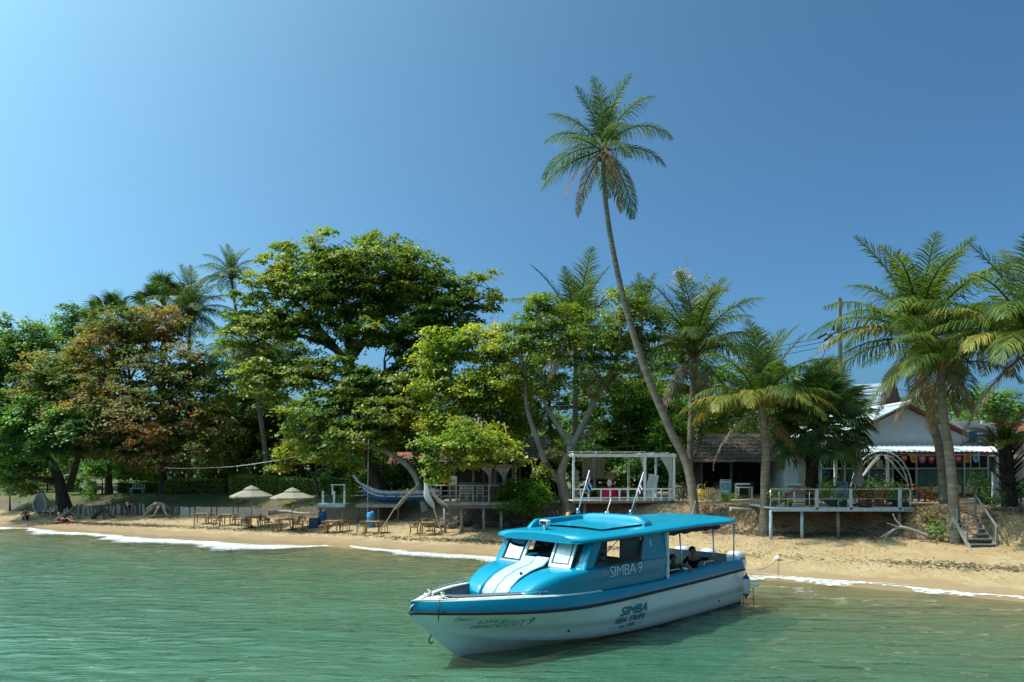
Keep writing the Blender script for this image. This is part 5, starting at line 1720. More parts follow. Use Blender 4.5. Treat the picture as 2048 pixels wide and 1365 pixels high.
# things on the pergola deck
M_PG = Matrix.Translation(perg.location) @ Matrix.Rotation(pa, 4, 'Z')
def on_pg(x, y, z=0.0): return (M_PG @ Vector((x, y, z)))
rt = thing('draped_table', 'small table draped in crimson cloth on the pergola', 'table', on_pg(2.62, 1.0), pa)
P = []
for v in np.linspace(0, 1, 6):
    P.append([(math.cos(a) * (.46 + .07 * v + .035 * v * math.sin(a * 9)), math.sin(a) * (.46 + .07 * v + .035 * v * math.sin(a * 9)), .74 - .68 * v) for a in np.linspace(0, 6.283, 48, endpoint=False)])
MB().grid(P, True, wrap=True).build('tablecloth', REDP, rt)
MB().lathe([(.0, .745), (.46, .745), (.47, .73)], (0, 0, 0), 32).build('table_top', REDP, rt)
ch = thing('plastic_stool', 'crimson stool right of the draped table', 'stool', on_pg(3.35, 1.1), pa)
MB().box((0, 0, .44), (.36, .36, .05)).build('seat', REDP, ch, .02)
for sx in (-1, 1):
    for sy in (-1, 1): MB().bar((sx * .14, sy * .14, .42), (sx * .18, sy * .18, 0), .05).build('leg', REDP, ch)
vs = thing('flower_vase', 'white vase with orange dried flowers on the crimson table', 'vase', on_pg(2.55, 1.0, .745), pa)
MB().lathe([(.09, 0), (.14, .10), (.15, .30), (.10, .44), (.12, .48)], (0, 0, 0), 14).build('vase', WHITEP, vs)
r = np.random.RandomState(8); n = 260
C = r.normal(size=(n, 3)) * np.array([.15, .15, .11]) + np.array([0, 0, .66]); V, Fq = leaf_quads(C, C - np.array([0, 0, .5]) + r.normal(size=(n, 3)) * .2, .09, r)
o = link(bpy.data.objects.new('flowers', npmesh('flowers', V, Fq)), vs); o.data.materials.append(mat('dried_orange_flowers', (.42, .16, .07), .8, .4, 12, col2=(.5, .3, .2)))
lt = thing('stone_lantern', 'weathered stone lantern pillar at the left of the pergola', 'lantern', on_pg(.62, 2.2), pa)
MB().box((0, 0, .35), (.34, .34, .7)).build('plinth', GREYWOOD, lt, .02)
MB().box((0, 0, 1.15), (.42, .42, .9)).build('shaft', GREYWOOD, lt, .03)
for k in range(3): MB().box((0, -.215, .9 + .25 * k), (.2, .03, .12)).build('carved_panel', WOOD, lt)
MB().lathe([(.38, 0), (.36, .08), (.2, .22), (.08, .32), (0, .42)], (0, 0, 1.6), 4).build('cap', GREYWOOD, lt)
mbd = thing('menu_board', 'white leaning menu board at the right of the pergola', 'menu board', on_pg(PW - 1.25, .7), pa)
Mx = Matrix.Rotation(.22, 3, 'Y')
b = MB().box((0, 0, .78), (.62, .05, 1.5), mat=Mx).build('board', mat('white_board', (.72, .75, .78), .5, .05, 3), mbd)
for k in range(9):
    MB().box(Mx @ Vector((-.02, -.03, .55 - .12 * k)) + Vector((0, 0, .85)), (.42 - .1 * (k % 3), .004, .02), mat=Mx).build('print_line', mat('grey_print', (.25, .28, .3), .7, .1, 4), mbd)
for k, (x, y, w) in enumerate(((1.2, 2.4, 1.0), (4.2, 2.2, 1.3))):
    t = thing('low_bench', ('low dark bench at the back left of the pergola', 'low dark bench at the back right of the pergola')[k], 'bench', on_pg(x, y), pa)
    MB().box((0, 0, .42), (w, .5, .06)).build('seat', WOOD, t, .01)
    for sx in (-1, 1): MB().box((sx * (w / 2 - .08), 0, .2), (.08, .44, .4)).build('leg', WOOD, t)


# ---- thatched beach bar left of the forked tree
bar_o = Vector((W(882, 0, 41).x, 41.0, 2.55))
bar = thing('thatched_bar', 'thatched beach bar on stilts with grey railing', 'hut', bar_o)
BW = W(1030, 0, 41).x - bar_o.x
for k in range(9):
    MB().box((BW / 2, .2 + k * .44, -.03), (BW, .43, .05)).build('floor_plank', WOOD, bar)
MB().box((BW / 2, 0, -.16), (BW, .1, .2)).build('edge_beam', GREYWOOD, bar)
MB().box((BW / 2 - .2, -.06, -.36), (BW - .6, .1, .14)).build('edge_beam', WOOD, bar)
for x in (.2, 1.2, 2.55, 3.6):
    MB().tube([(x, .25, -.1), (x + .03, .22, -1.9)], .09, 8).build('stilt', GREYWOOD, bar)
for x in (.0, .92, 1.92, 2.88):
    MB().box((x, -.03, .46), (.09, .09, 1.0)).build('rail_post', GREYWOOD, bar)
MB().tube([(-.35, -.03, .95), (1.5, -.04, .97), (3.5, -.03, .96)], .035, 6).build('top_rail', GREYWOOD, bar)
for z in (.3, .62):
    MB().tube([(0, -.03, z), (1.5, -.04, z + .02), (2.9, -.03, z)], .025, 6).build('mid_rail', GREYWOOD, bar)
for x, y in ((.5, .6), (1.9, .6), (3.2, .6), (4.3, .6), (.5, 3.8), (2.4, 3.8), (4.3, 3.8)):
    MB().tube([(x, y, -.1), (x + .03, y, 2.5)], .08, 8).build('post', WOOD, bar)
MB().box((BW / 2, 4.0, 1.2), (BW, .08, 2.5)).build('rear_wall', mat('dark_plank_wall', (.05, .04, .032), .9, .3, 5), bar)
MB().box((BW / 2 - .2, .62, 2.1), (BW, .10, .22)).build('front_beam', GREYWOOD, bar)
MB().box((BW / 2, 2.6, .55), (BW * .6, .5, 1.1)).build('counter', WOOD, bar)
thatch_plane(bar, (-.4, -.3, 2.35), (BW + .3, -.3, 2.35), (BW - .8, 2.2, 3.75), (.7, 2.2, 3.75), 8, 1)
thatch_plane(bar, (BW + .3, 4.6, 2.4), (-.4, 4.6, 2.4), (.7, 2.2, 3.75), (BW - .8, 2.2, 3.75), 5, 2)
thatch_plane(bar, (-.4, 4.6, 2.4), (-.4, -.3, 2.35), (.7, 2.2, 3.75), (.7, 2.25, 3.75), 6, 3)
thatch_plane(bar, (BW + .3, -.3, 2.35), (BW + .3, 4.6, 2.4), (BW - .8, 2.25, 3.75), (BW - .8, 2.2, 3.75), 6, 4)
curtain('curtain', bar, CURTW, (2.72, .55, 2.0), .62, 1.15, .25, .2, 4)
curtain('curtain', bar, CURTW, (3.65, .55, 2.0), 1.0, 1.15, .22, .15, 5)
ez = thing('easel_sign', 'small white chalk sign on the thatched bar deck', 'sign', bar_o + Vector((.75, .25, 0)))
MB().box((0, 0, 1.25), (.38, .04, .5)).build('board', WHITEP, ez)
for s in (-1, 1): MB().bar((s * .05, 0, 1.5), (s * .22, .1, 0), .03).build('leg', WOOD, ez)
pts = [(-.12 + .02 * k, -.03, 1.2 + .1 * math.sin(k)) for k in range(12)]
MB().tube(pts, .012, 4).build('painted_mark', BLACKR, ez)
for k, x in enumerate((1.25, 1.75, 2.3)):
    t = thing('slat_chair', ('pale chair behind the left bay of the bar railing', 'pale chair behind the middle bay of the bar railing', 'pale chair behind the right bay of the bar railing')[k], 'chair', bar_o + Vector((x, .9, 0)), 0, 'pale chairs on the bar deck')
    MB().box((0, 0, .45), (.42, .42, .05)).build('seat', WORNW, t)
    for sx in (-1, 1):
        MB().bar((sx * .19, .19, 0), (sx * .19, .22, .95), .045).build('leg', WORNW, t); MB().bar((sx * .19, -.19, 0), (sx * .19, -.19, .45), .045).build('leg', WORNW, t)
    for z in (.6, .75, .9): MB().box((0, .21, z), (.36, .03, .07)).build('back_slat', WORNW, t)

# ---- second thatched roof between bar and forked tree, and the hut behind the picket fence
def hut(label, px0, px1, d, eave_z, ridge_z, dep, seed, courses=8, dark=True):
    a = on_ground(px0, d); b = on_ground(px1, d)
    g = max(a.z, b.z)
    t = thing('thatched_hut', label, 'hut', (a.x, d, g))
    w = b.x - a.x
    for x in (.35, w * .36, w * .68, w - .35):
        for y in (.3, dep - .3):
            MB().tube([(x, y, -.3), (x, y, eave_z - g + .15)], .09, 8).build('post', WOOD, t)
    if dark:
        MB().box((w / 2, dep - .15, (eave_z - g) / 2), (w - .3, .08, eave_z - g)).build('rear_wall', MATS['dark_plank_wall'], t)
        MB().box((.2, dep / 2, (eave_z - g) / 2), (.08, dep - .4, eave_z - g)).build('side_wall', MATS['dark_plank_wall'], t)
        MB().box((w * .5, dep * .6, .5), (w * .45, .6, 1.0)).build('counter', WOOD, t)
        MB().box((w / 2, dep / 2, .03), (w, dep, .06)).build('floor', mat('concrete_floor', (.30, .27, .23), .9, .15, 3), t)
    e, q = eave_z - g, ridge_z - g
    thatch_plane(t, (-.4, -.5, e), (w + .4, -.5, e), (w - 1.2, dep / 2, q), (1.2, dep / 2, q), courses, seed)
    thatch_plane(t, (w + .4, dep + .5, e), (-.4, dep + .5, e), (1.2, dep / 2, q), (w - 1.2, dep / 2, q), 5, seed + 1)
    thatch_plane(t, (-.4, dep + .5, e), (-.4, -.5, e), (1.2, dep / 2, q), (1.2, dep / 2 + .05, q), 6, seed + 2)
    thatch_plane(t, (w + .4, -.5, e), (w + .4, dep + .5, e), (w - 1.2, dep / 2 + .05, q), (w - 1.2, dep / 2, q), 6, seed + 3)
    return t


hut('thatched hut with dark interior behind the white picket fence', 1395, 1590, 47, 5.0, 7.0, 5.0, 20)
hut('brown thatched roof just right of the bar roof', 1030, 1130, 47.5, 5.15, 6.9, 4.5, 30)
hut('higher thatched roof behind the yellow-green tree', 870, 1010, 52, 5.6, 7.5, 5, 40)
hut('old grey thatched roof left of the pale leaning limb', 590, 650, 60, 5.4, 7.0, 4, 44, 5)

# ---- small red-roofed house glimpsed through the great almond
def small_house(label, px0, px1, d, wall_h, roof_h, wm, rm, dep=5):
    a = on_ground(px0, d); b = on_ground(px1, d); w = b.x - a.x
    t = thing('small_house', label, 'house', (a.x, d, a.z))
    MB().box((w / 2, dep / 2, wall_h / 2), (w, dep, wall_h)).build('wall', wm, t)
    m = MB()
    m.add([(-.4, -.5, wall_h - .1), (w + .4, -.5, wall_h - .1), (w + .4, dep / 2, wall_h + roof_h), (-.4, dep / 2, wall_h + roof_h), (w + .4, dep + .5, wall_h - .1), (-.4, dep + .5, wall_h - .1)],
          [(0, 1, 2, 3), (3, 2, 4, 5), (0, 3, 5), (1, 4, 2)])
    rf = m.build('roof', rm, t)
    n = max(4, int(w / .4))
    for k in range(n + 1):
        x = -.4 + (w + .8) * k / n
        MB().bar((x, -.52, wall_h - .07), (x, dep / 2, wall_h + roof_h + .03), .07, .05).build('roof_rib', rm, rf)
    for k in range(max(1, int(w / 2.2))):
        x = 1.0 + 2.2 * k
        if x > w - .6: break
        wd = MB().box((x, -.02, 1.3), (.9, .05, 1.1)).build('window', WOOD, t)
        MB().box((x, -.05, 1.3), (.75, .02, .95)).build('pane', mat('dark_window_glass', (.02, .025, .03), .1, .1, 3, spec=.6), wd)
    return t


REDROOF = mat('red_roof_tile', (.28, .085, .05), .75, .25, 4, .4, 16)
GREYROOF = mat('grey_roof_sheet', (.36, .39, .42), .5, .18, 2, .2, 12, stretch=(4, .6, 1))
WALLC = mat('cream_wall', (.42, .39, .34), .85, .12, 3, .1, 20)
small_house('red-roofed house glimpsed behind the great almond trunk', 785, 835, 66, 2.4, 1.1, mat('dark_brown_wall', (.14, .11, .085), .9, .2, 3), REDROOF)  # walls in one even dark brown, less conspicuous than the cream ones
small_house('grey-roofed house glimpsed behind the reddish almond', 300, 400, 72, 2.6, 1.6, WALLC, GREYROOF)
small_house('long red tiled roof house beyond the right gable', 1950, 2110, 62, 4.3, 1.5, WALLC, REDROOF)

# ---- white restaurant house with gable front
HD = 45.0
hx0 = W(1637, 0, HD).x; hx1 = W(1980, 0, HD).x; hw = hx1 - hx0
hg = 2.62
house = thing('gabled_house', 'white weatherboard restaurant with gable front and tin awning', 'house', (hx0, HD, hg))
eave = 6.1 - hg; apex = W(0, 815, HD).z - hg; hdep = 10.0
BOARD = mat('white_weatherboard', (.46, .51, .55), .6, .06, 2, .1, 30)
nb = 15
for k in range(nb):                                   # boards of the gable, each lapped over the one below
    z0 = eave - .25 + (apex - eave + .25) * k / nb; z1 = eave - .25 + (apex - eave + .25) * (k + 1) / nb
    def half(z): return hw / 2 * (1 - max(0, z - eave + .05) / (apex - eave + .05))
    h0, h1 = half(z0), half(z1)
    c = hw / 2
    MB().add([(c - h0, -.035, z0), (c + h0, -.035, z0), (c + h1, -.005, z1), (c - h1, -.005, z1), (c - h0, .05, z0), (c + h0, .05, z0), (c + h1, .05, z1), (c - h1, .05, z1)],
             [(0, 1, 2, 3), (4, 7, 6, 5), (0, 4, 5, 1), (1, 5, 6, 2), (2, 6, 7, 3), (3, 7, 4, 0)]).build('weatherboard', BOARD, house)
for sgn in (-1, 1):                                   # roof planes with corrugation, red barge boards
    P = []
    m = 60
    for i in range(m + 1):
        y = -.55 + (hdep + .55) * i / m
        row = []
        for f in (0, 1):
            hx = hw / 2 + .55
            row.append((hw / 2 + sgn * hx * (1 - f), y, apex + .22 - (apex - eave + .28) * (hx / (hw / 2)) * (1 - f) * 1.0 + .025 * (i % 2)))
        P.append(row)
    rf = MB().grid(P, False, flip=(sgn > 0)).build('roof', GREYROOF, house)
    a = Vector(P[0][0]); b = Vector(P[0][1])
    MB().bar(a + Vector((0, .02, -.14)), b + Vector((0, .02, -.14)), .05, .16).build('barge_board', mat('oxide_red_paint', (.16, .045, .03), .6, .15, 4), house)
    MB().bar(a + Vector((0, -.02, .03)), b + Vector((0, -.02, .03)), .14, .10).build('verge_cap', WORNW, house)
    MB().bar(a + Vector((0, .35, -.22)), b + Vector((0, .35, -.22)), .05, .12).build('purlin', MATS['oxide_red_paint'], house)
MB().tube([(hw / 2, -.6, apex + .27), (hw / 2, hdep, apex + .27)], .12, 8).build('ridge_cap', WORNW, house)
MB().lathe([(0, -.02), (.14, .02), (.12, .16), (0, .2)], (hw / 2, -.6, apex + .24), 8).build('finial', WHITEP, house)
# awning
P = []
for i in range(141):
    x = -.25 + (hw + .1) * i / 140
    P.append([(x, -2.3, eave - .52 + .03 * math.cos(i * math.pi / 2)), (x, -.05, eave - .02 + .03 * math.cos(i * math.pi / 2))])
MB().grid(P, False).build('awning', mat('pale_tin', (.62, .64, .66), .4, .12, 2, spec=.5), house)
MB().box((hw / 2 - .2, -2.27, eave - .66), (hw + .1, .05, .16)).build('awning_fascia', MATS['oxide_red_paint'], house)
for f in (.01, .30, .62, .97):
    MB().box((hw * f, -2.1, (eave - .66) / 2), (.15, .15, eave - .66)).build('post', WORNW, house)
# ground floor front: dark glazed bays with pale frames, side walls
FRAME = mat('pale_frame', (.52, .55, .56), .6, .08, 4)
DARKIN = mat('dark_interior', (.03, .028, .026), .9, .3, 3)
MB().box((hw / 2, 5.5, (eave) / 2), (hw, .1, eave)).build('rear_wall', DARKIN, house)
MB().box((.05, 2.8, eave / 2 - .1), (.1, 5.4, eave - .2)).build('side_wall', WALLC, house)
MB().box((hw - .05, 2.8, eave / 2 - .1), (.1, 5.4, eave - .2)).build('side_wall', WALLC, house)
MB().box((hw / 2, 2.8, -.02), (hw, 8.4, .08)).build('floor', MATS['concrete_floor'], house)
MB().box((hw / 2, 2.8, eave - .2), (hw - .2, 5.4, .06)).build('ceiling', WALLC, house)
bays = 7
for k in range(bays + 1):
    x = .15 + (hw - .3) * k / bays
    MB().box((x, .0, 1.4), (.10, .10, 2.8)).build('mullion', FRAME, house)
for z in (.06, 1.9, 2.78):
    MB().box((hw / 2, .003, z), (hw - .2, .08, .09)).build('transom', FRAME, house)
for k in range(bays):
    if k in (3,): continue
    x = .15 + (hw - .3) * (k + .5) / bays
    MB().box((x, .03, 1.4), ((hw - .3) / bays - .1, .012, 2.7)).build('pane', CLEARG, house)
for k, x in enumerate((2.2, 4.0, 8.6, 9.8)):
    MB().box((x, 3.0, .55), (1.0, .8, .08)).build('inside_shelf', WOOD, house)
MB().box((hw * .32, -.1, 2.35), (.5, .04, .7)).build('wall_picture', mat('tan_print', (.40, .30, .18), .7, .3, 6), house)
# lettered lanterns: bunting of paper flags under the awning, each its own part
bun = thing('bunting', 'string of coloured paper flags under the tin awning', 'bunting', (W(1800, 0, 42.6).x, 42.6, hg + eave - .62))
bx0 = 0; bx1 = W(1962, 0, 42.6).x - bun.location.x
MB().tube([(bx0 + (bx1 - bx0) * f, 0, -.02 - .10 * math.sin(math.pi * f)) for f in np.linspace(0, 1, 20)], .012, 5).build('cord', ropemat, bun)
fcols = [(.50, .04, .05), (.70, .42, .05), (.60, .18, .20), (.50, .04, .05), (.18, .45, .52), (.18, .45, .52), (.52, .03, .05), (.66, .30, .05), (.30, .60, .62)]
for k, c in enumerate(fcols):
    x = bx0 + (bx1 - bx0) * (k + .5) / 9; z = -.05 - .10 * math.sin(math.pi * (k + .5) / 9)
    mt = cloth_mat('bunting_cloth_%d_%d' % (int(c[0] * 100), int(c[1] * 100)), c, .3)
    w = .20
    P = [(x - w, 0, z), (x + w, 0, z), (x + w * .92, 0, z - .36), (x + w * .45, 0, z - .5), (x - w * .45, 0, z - .5), (x - w * .92, 0, z - .36)]
    fl = panel([(p[0], p[2]) for p in P], [], lambda a, b: Vector((a, 0.02, b)), .012, (0, -1, 0)).build('paper_flag', mt, bun)
    ring = [(x + .10 * math.cos(a), .0, z - .22 + .08 * math.sin(a)) for a in np.linspace(0, 6.28, 14)]
    MB().tube(ring, .018, 4, caps=False).build('printed_ring', WHITEP if c[0] > .45 and c[1] < .3 else REDP, fl)
# red sign strip and small blue sign on the roof corner
sg = thing('roof_sign', 'small blue and white sign box at the right end of the awning', 'sign', W(1950, 885, 42.4))
MB().box((0, 0, .3), (.9, .15, .75)).build('box', BLUEP, sg); MB().box((.25, -.08, .3), (.38, .02, .6)).build('face', mat('pale_blue_print', (.45, .58, .68), .5, .2, 5), sg)

# annex left of the house, lean-to roof on the right
ann = thing('white_annex', 'low white annex wall left of the gabled house', 'building', on_ground(1575, 45.5))
aw = W(1640, 0, 45.5).x - ann.location.x
MB().box((aw / 2, 2, 1.7), (aw, 4, 3.4)).build('wall', BOARD, ann)
MB().box((aw / 2, 1.8, 3.45), (aw + .4, 4.6, .1)).build('roof', GREYROOF, ann)
MB().box((aw * .55, -.03, 1.3), (.9, .05, 2.0)).build('door', mat('beige_door', (.40, .35, .28), .7, .1, 4), ann)
MB().box((aw * .1, -.4, .95), (.8, .7, .07)).build('side_shelf', WHITEP, ann)
lean = thing('lean_to', 'pale lean-to roof on posts at the right edge', 'building', W(1945, 990, 46))
lean.location.z = hg
lw_ = 6.5
P = []
for i in range(81):
    y = -2 + 8 * i / 80
    P.append([(-.8, y, 5.0 + .03 * (i % 2)), (lw_, y, 2.9 + .03 * (i % 2))])
MB().grid(P, False, flip=True).build('roof', GREYROOF, lean)
MB().bar((-.8, -2.02, 4.88), (lw_, -2.02, 2.78), .06, .2).build('barge_board', WORNW, lean)
for x, z in ((.35, 4.5), (2.2, 3.9), (4.2, 3.3)):
    MB().box((x, -1.8, z / 2), (.16, .16, z)).build('post', WORNW, lean)
MB().box((lw_ / 2, 4, 1.3), (lw_, .1, 2.6)).build('rear_wall', WALLC, lean)
MB().box((1.3, -.9, 1.5), (1.6, .06, 2.4)).build('window_wall', mat('dark_blue_glass', (.03, .05, .07), .1, .2, 3, spec=.6), lean)

# ---- steep old Thai roof behind
tr = thing('steep_roof_house', 'steep grey roof with dark gable end behind the white house', 'house', on_ground(1690, 60))
k = 60 / F
rl, rr = loc_of(tr)(1655, 772, 60), loc_of(tr)(1788, 766, 60)
el, er = loc_of(tr)(1630, 842, 57), loc_of(tr)(1752, 838, 57)
bl, br = loc_of(tr)(1630, 842, 64), loc_of(tr)(1808, 838, 63)
m = MB().add([el, er, rr, rl], [(0, 1, 2, 3)]); m.add([rl, rr, br, bl], [(0, 1, 2, 3)])
rf = m.build('roof', mat('pale_grey_shingle', (.36, .40, .45), .6, .15, 2, .3, 14), tr)
for q in range(9):
    a = el.lerp(rl, q / 9); b = er.lerp(rr, q / 9)
    MB().bar(a + Vector((0, -.05, .05)), b + Vector((0, -.05, .05)), .05, .03).build('shingle_course', MATS['pale_grey_shingle'], rf)
MB().add([er, br, rr], [(0, 1, 2)]).build('gable', mat('dark_teak_gable', (.07, .045, .035), .8, .3, 5, .3, 20, stretch=(1, 1, 5)), tr)
MB().bar(er + Vector((0, -.08, 0)), rr + Vector((0, -.08, .25)), .1, .25).build('barge_board', MATS['dark_teak_gable'], tr)
MB().bar(br, rr + Vector((0, 0, .25)), .1, .25).build('barge_board', MATS['dark_teak_gable'], tr)
MB().box((el + er) / 2 + Vector((.5, 3, -2.2)), (er.x - el.x, 4.5, 4.0)).build('wall', WALLC, tr)
l2 = thing('lower_tin_roof', 'pale tin roof strip below the steep grey roof', 'building', on_ground(1690, 54))
a, b = loc_of(l2)(1640, 848, 54), loc_of(l2)(1775, 848, 54)
c_, d_ = loc_of(l2)(1790, 832, 57), loc_of(l2)(1640, 832, 57)
MB().add([a, b, c_, d_], [(0, 1, 2, 3)]).build('roof', MATS['pale_tin'], l2)
MB().box(((a.x + b.x) / 2, 1.5, (a.z) / 2 - .1), (b.x - a.x - .4, 2.6, a.z)).build('wall', WALLC, l2)

# ---- restaurant deck on posts over the sand bank
DZ = 2.45; DD = 36.0
dk0 = W(1541, 0, DD).x; dk1 = W(1830, 0, DD).x; dw = dk1 - dk0
deck = thing('restaurant_deck', 'grey-blue timber deck on posts below the white house', 'deck', (dk0, DD, DZ))
for q in range(10):
    MB().box((dw / 2, .2 + q * .38, -.025), (dw, .37, .05)).build('floor_plank', BLUEGREY, deck)
MB().box((dw * .46, -.02, -.10), (dw * .92, .06, .2)).build('fascia', BLUEGREY, deck)
MB().box((dw * .955, 1.4, -.14), (dw * .09, 2.8, .16)).build('fascia', GREYWOOD, deck)
MB().box((dw / 2, 1.8, -.14), (dw, .1, .16)).build('joist', WOOD, deck)
for f, dx in ((.008, .0), (.225, .0), (.475, .03), (.90, .1)):
    x = dw * f; wx = dk0 + x
    MB().tube([(x, .15, -.15), (x + dx, .12, gz(wx, DD) - DZ - .3)], .085, 9).build('stilt', WOOD if f > .4 else BLUEGREY, deck)
for f in (.30 + .02, .555, .93 - .035):
    MB().box((dw * f, .0, .45), (.14, .10, 1.1)).build('rail_post', BLUEGREY, deck)
for f in (.0, .06, .165, .27):
    MB().tube([(dw * f, .02, -.05), (dw * f, .02, .98)], .018, 6).build('thin_post', STEEL, deck)
MB().tube([(0, .02, .46), (dw * .9, .02, .46)], .018, 6).build('mid_rail', BLUEGREY, deck)
m = MB()
rope = [(dw * f, .0 + .02 * math.cos(f * 240), .97 + .02 * math.sin(f * 240)) for f in np.linspace(0, .97, 120)]
m.tube(rope, .03, 5); m.build('rope_rail', mat('dark_green_rope', (.03, .07, .05), .8, .4, 18, col2=(.4, .42, .4)), deck)
MB().tube([(dw * .97, .02, -.05), (dw * .97, .02, .98)], .03, 6).build('thin_post', BLUEGREY, deck)
for z in (.46, .97):
    MB().tube([(dw * .99, .0, z), (dw * .99, 3.2, z)], .02, 6).build('end_rail', BLUEGREY, deck)
def on_deck(px, dy, z=0.0):
    d = DD + dy
    return Vector(((px - 1024) / F * d, d, DZ + z))


STAIRW = mat('grey_stair_wood', (.20, .20, .19), .8, .25, 4, .4, 18)
# ---- stairs down the bank
st0 = Vector((W(1963, 0, 32.2).x, 32.2, gz(W(1963, 0, 32.2).x, 32.2)))
st = thing('beach_stairs', 'grey wooden stairs from the sand up to the terrace', 'stairs', st0, 0.0)
sw = 1.25; sh = 1.35; sdp = 1.35
for s in (-1, 1):
    MB().bar((s * sw / 2, -.15, -.1), (s * sw / 2 * .92, sdp, sh + .1), .05, .18).build('stringer', STAIRW, st)
for q in range(6):
    f = (q + .55) / 6
    MB().box((0, f * sdp - .12, f * sh), (sw * .95, .24, .045)).build('tread', STAIRW, st)
for s in (-1, 1):
    MB().bar((s * sw / 2, .1 if s < 0 else -.1, .0), (s * sw / 2, .1 if s < 0 else -.1, 1.0 if s > 0 else .75), .07).build('hand_post', STAIRW, st)
MB().bar((sw / 2, sdp, sh), (sw / 2, sdp, sh + 1.1), .08).build('hand_post', STAIRW, st)
MB().bar((sw / 2, -.15, .95), (sw / 2, sdp, sh + 1.05), .05, .09).build('handrail', STAIRW, st)
MB().bar((-sw / 2 + .05, .9, .95), (-sw / 2 + .05, .9, 1.75), .07).build('hand_post', STAIRW, st)
wp = thing('white_post', 'weathered white post standing on the terrace above the stairs', 'post', on_ground(1988, 36))
MB().box((0, 0, .8), (.2, .14, 1.9)).build('shaft', WORNW, wp); MB().box((0, 0, 1.78), (.26, .2, .08)).build('cap', WORNW, wp)

# ---- white picket fence
pf = thing('picket_fence', 'white picket fence behind the leaning palm foot', 'fence', on_ground(1340, 45.3))
fl = W(1442, 0, 45.3).x - pf.location.x
n = 24
for q in range(n):
    x = fl * (q + .5) / n
    h = .78 + .05 * math.sin(q * 2.3)
    panel([(x - .055, 0), (x + .055, 0), (x + .055, h - .08), (x, h), (x - .055, h - .08)], [], lambda a, b: Vector((a, -.02, b)), .025, (0, -1, 0)).build('picket', WHITEP, pf)
for z in (.22, .6): MB().box((fl / 2, .03, z), (fl, .03, .07)).build('rail', WHITEP, pf)
for x in (0, fl * .55, fl, fl + 1.0): MB().box((x, .04, .5), (.11, .11, 1.05)).build('post', WHITEP, pf)

# ---- utility pole and cables
up_ = thing('utility_pole', 'grey concrete utility pole with black insulators', 'utility pole', on_ground(1684, 50))
lp = loc_of(up_)
top = lp(1679, 597, 50); MB().bar((0, 0, -.3), top, .23, .20).build('shaft', mat('grey_concrete', (.17, .155, .14), .9, .15, 3, .2, 20), up_)
ca = lp(1655, 672, 50); cb = lp(1700, 655, 50)
MB().bar(ca, cb, .10, .12).build('crossarm', WOOD, up_)
INS = mat('black_insulator', (.015, .015, .018), .3, .2, 5)
def insul(p, q):
    n = 7; pts = []; rad = []
    for i in range(n * 2):
        pts.append(Vector(p).lerp(Vector(q), i / (n * 2 - 1))); rad.append(.11 if i % 2 else .05)
    MB().tube(pts, rad, 8, smooth=False).build('insulator', INS, up_)
insul(lp(1635, 677, 49.7), lp(1652, 668, 49.8)); insul(lp(1648, 682, 50), lp(1664, 672, 50)); insul(lp(1658, 690, 50.3), lp(1672, 682, 50.2))
insul(lp(1667, 662, 50), lp(1667, 646, 50)); insul(lp(1675, 662, 50), lp(1675, 646, 50))
MB().tube([lp(1645, 690, 50), lp(1650, 705, 50), lp(1642, 718, 50), lp(1655, 735, 50)], .03, 5).build('jumper_cable', INS, up_)
CABLE = mat('black_cable', (.015, .015, .015), .6, .1, 5)
def cable(label, p0, p1, sag, r=.022):
    a, b = W(*p0), W(*p1)
    t = thing('overhead_cable', label, 'cable', a, 0, 'overhead cables')
    MB().tube([a.lerp(b, f) - a + Vector((0, 0, -sag * 4 * f * (1 - f))) for f in np.linspace(0, 1, 26)], r, 5).build('wire', CABLE, t)
cable('top cable running left from the pole insulators', (1636, 678, 49.7), (300, 850, 75), 1.2)
cable('middle cable running left from the pole insulators', (1648, 684, 50), (300, 864, 75), 1.2)
cable('lowest cable running left from the pole insulators', (1658, 692, 50.3), (300, 878, 75), 1.2)
cable('slack telephone cable behind the pergola', (1684, 800, 50), (1130, 870, 56), .5, .018)
cable('lower slack telephone cable behind the pergola', (1684, 830, 50), (1130, 900, 56), .5, .018)
cable('upper cable running right from the pole over the gable', (1684, 770, 50), (3300, 800, 40), .9, .02)
cable('middle cable running right from the pole over the gable', (1684, 785, 50), (3300, 822, 40), .9, .02)
cable('lower cable running right from the pole over the gable', (1684, 802, 50), (3300, 844, 40), .9, .02)

# ---- string of hanging bulbs
sl = thing('string_lights', 'white cord of hanging bulbs strung in front of the hedges', 'string lights', W(330, 936, 53))
pts = [W(330, 936, 53), W(380, 937, 53), W(460, 934, 53), W(530, 925, 52), W(590, 914, 51), W(660, 898, 50), W(720, 882, 49)]
pts = [p - sl.location for p in spline(pts, 50)]
MB().tube(pts, .022, 5).build('cord', WORNW, sl)
for q in range(2, 40, 4):
    p = pts[q]
    b = MB().tube([p, p + Vector((0, 0, -.28))], .012, 4).build('drop_wire', WORNW, sl)
    MB().lathe([(.02, 0), (.05, -.05), (.05, -.10), (0, -.14)][::-1], p + Vector((0, 0, -.28)), 8).build('bulb', mat('frosted_bulb', (.7, .7, .66), .3, .05, 4), b)

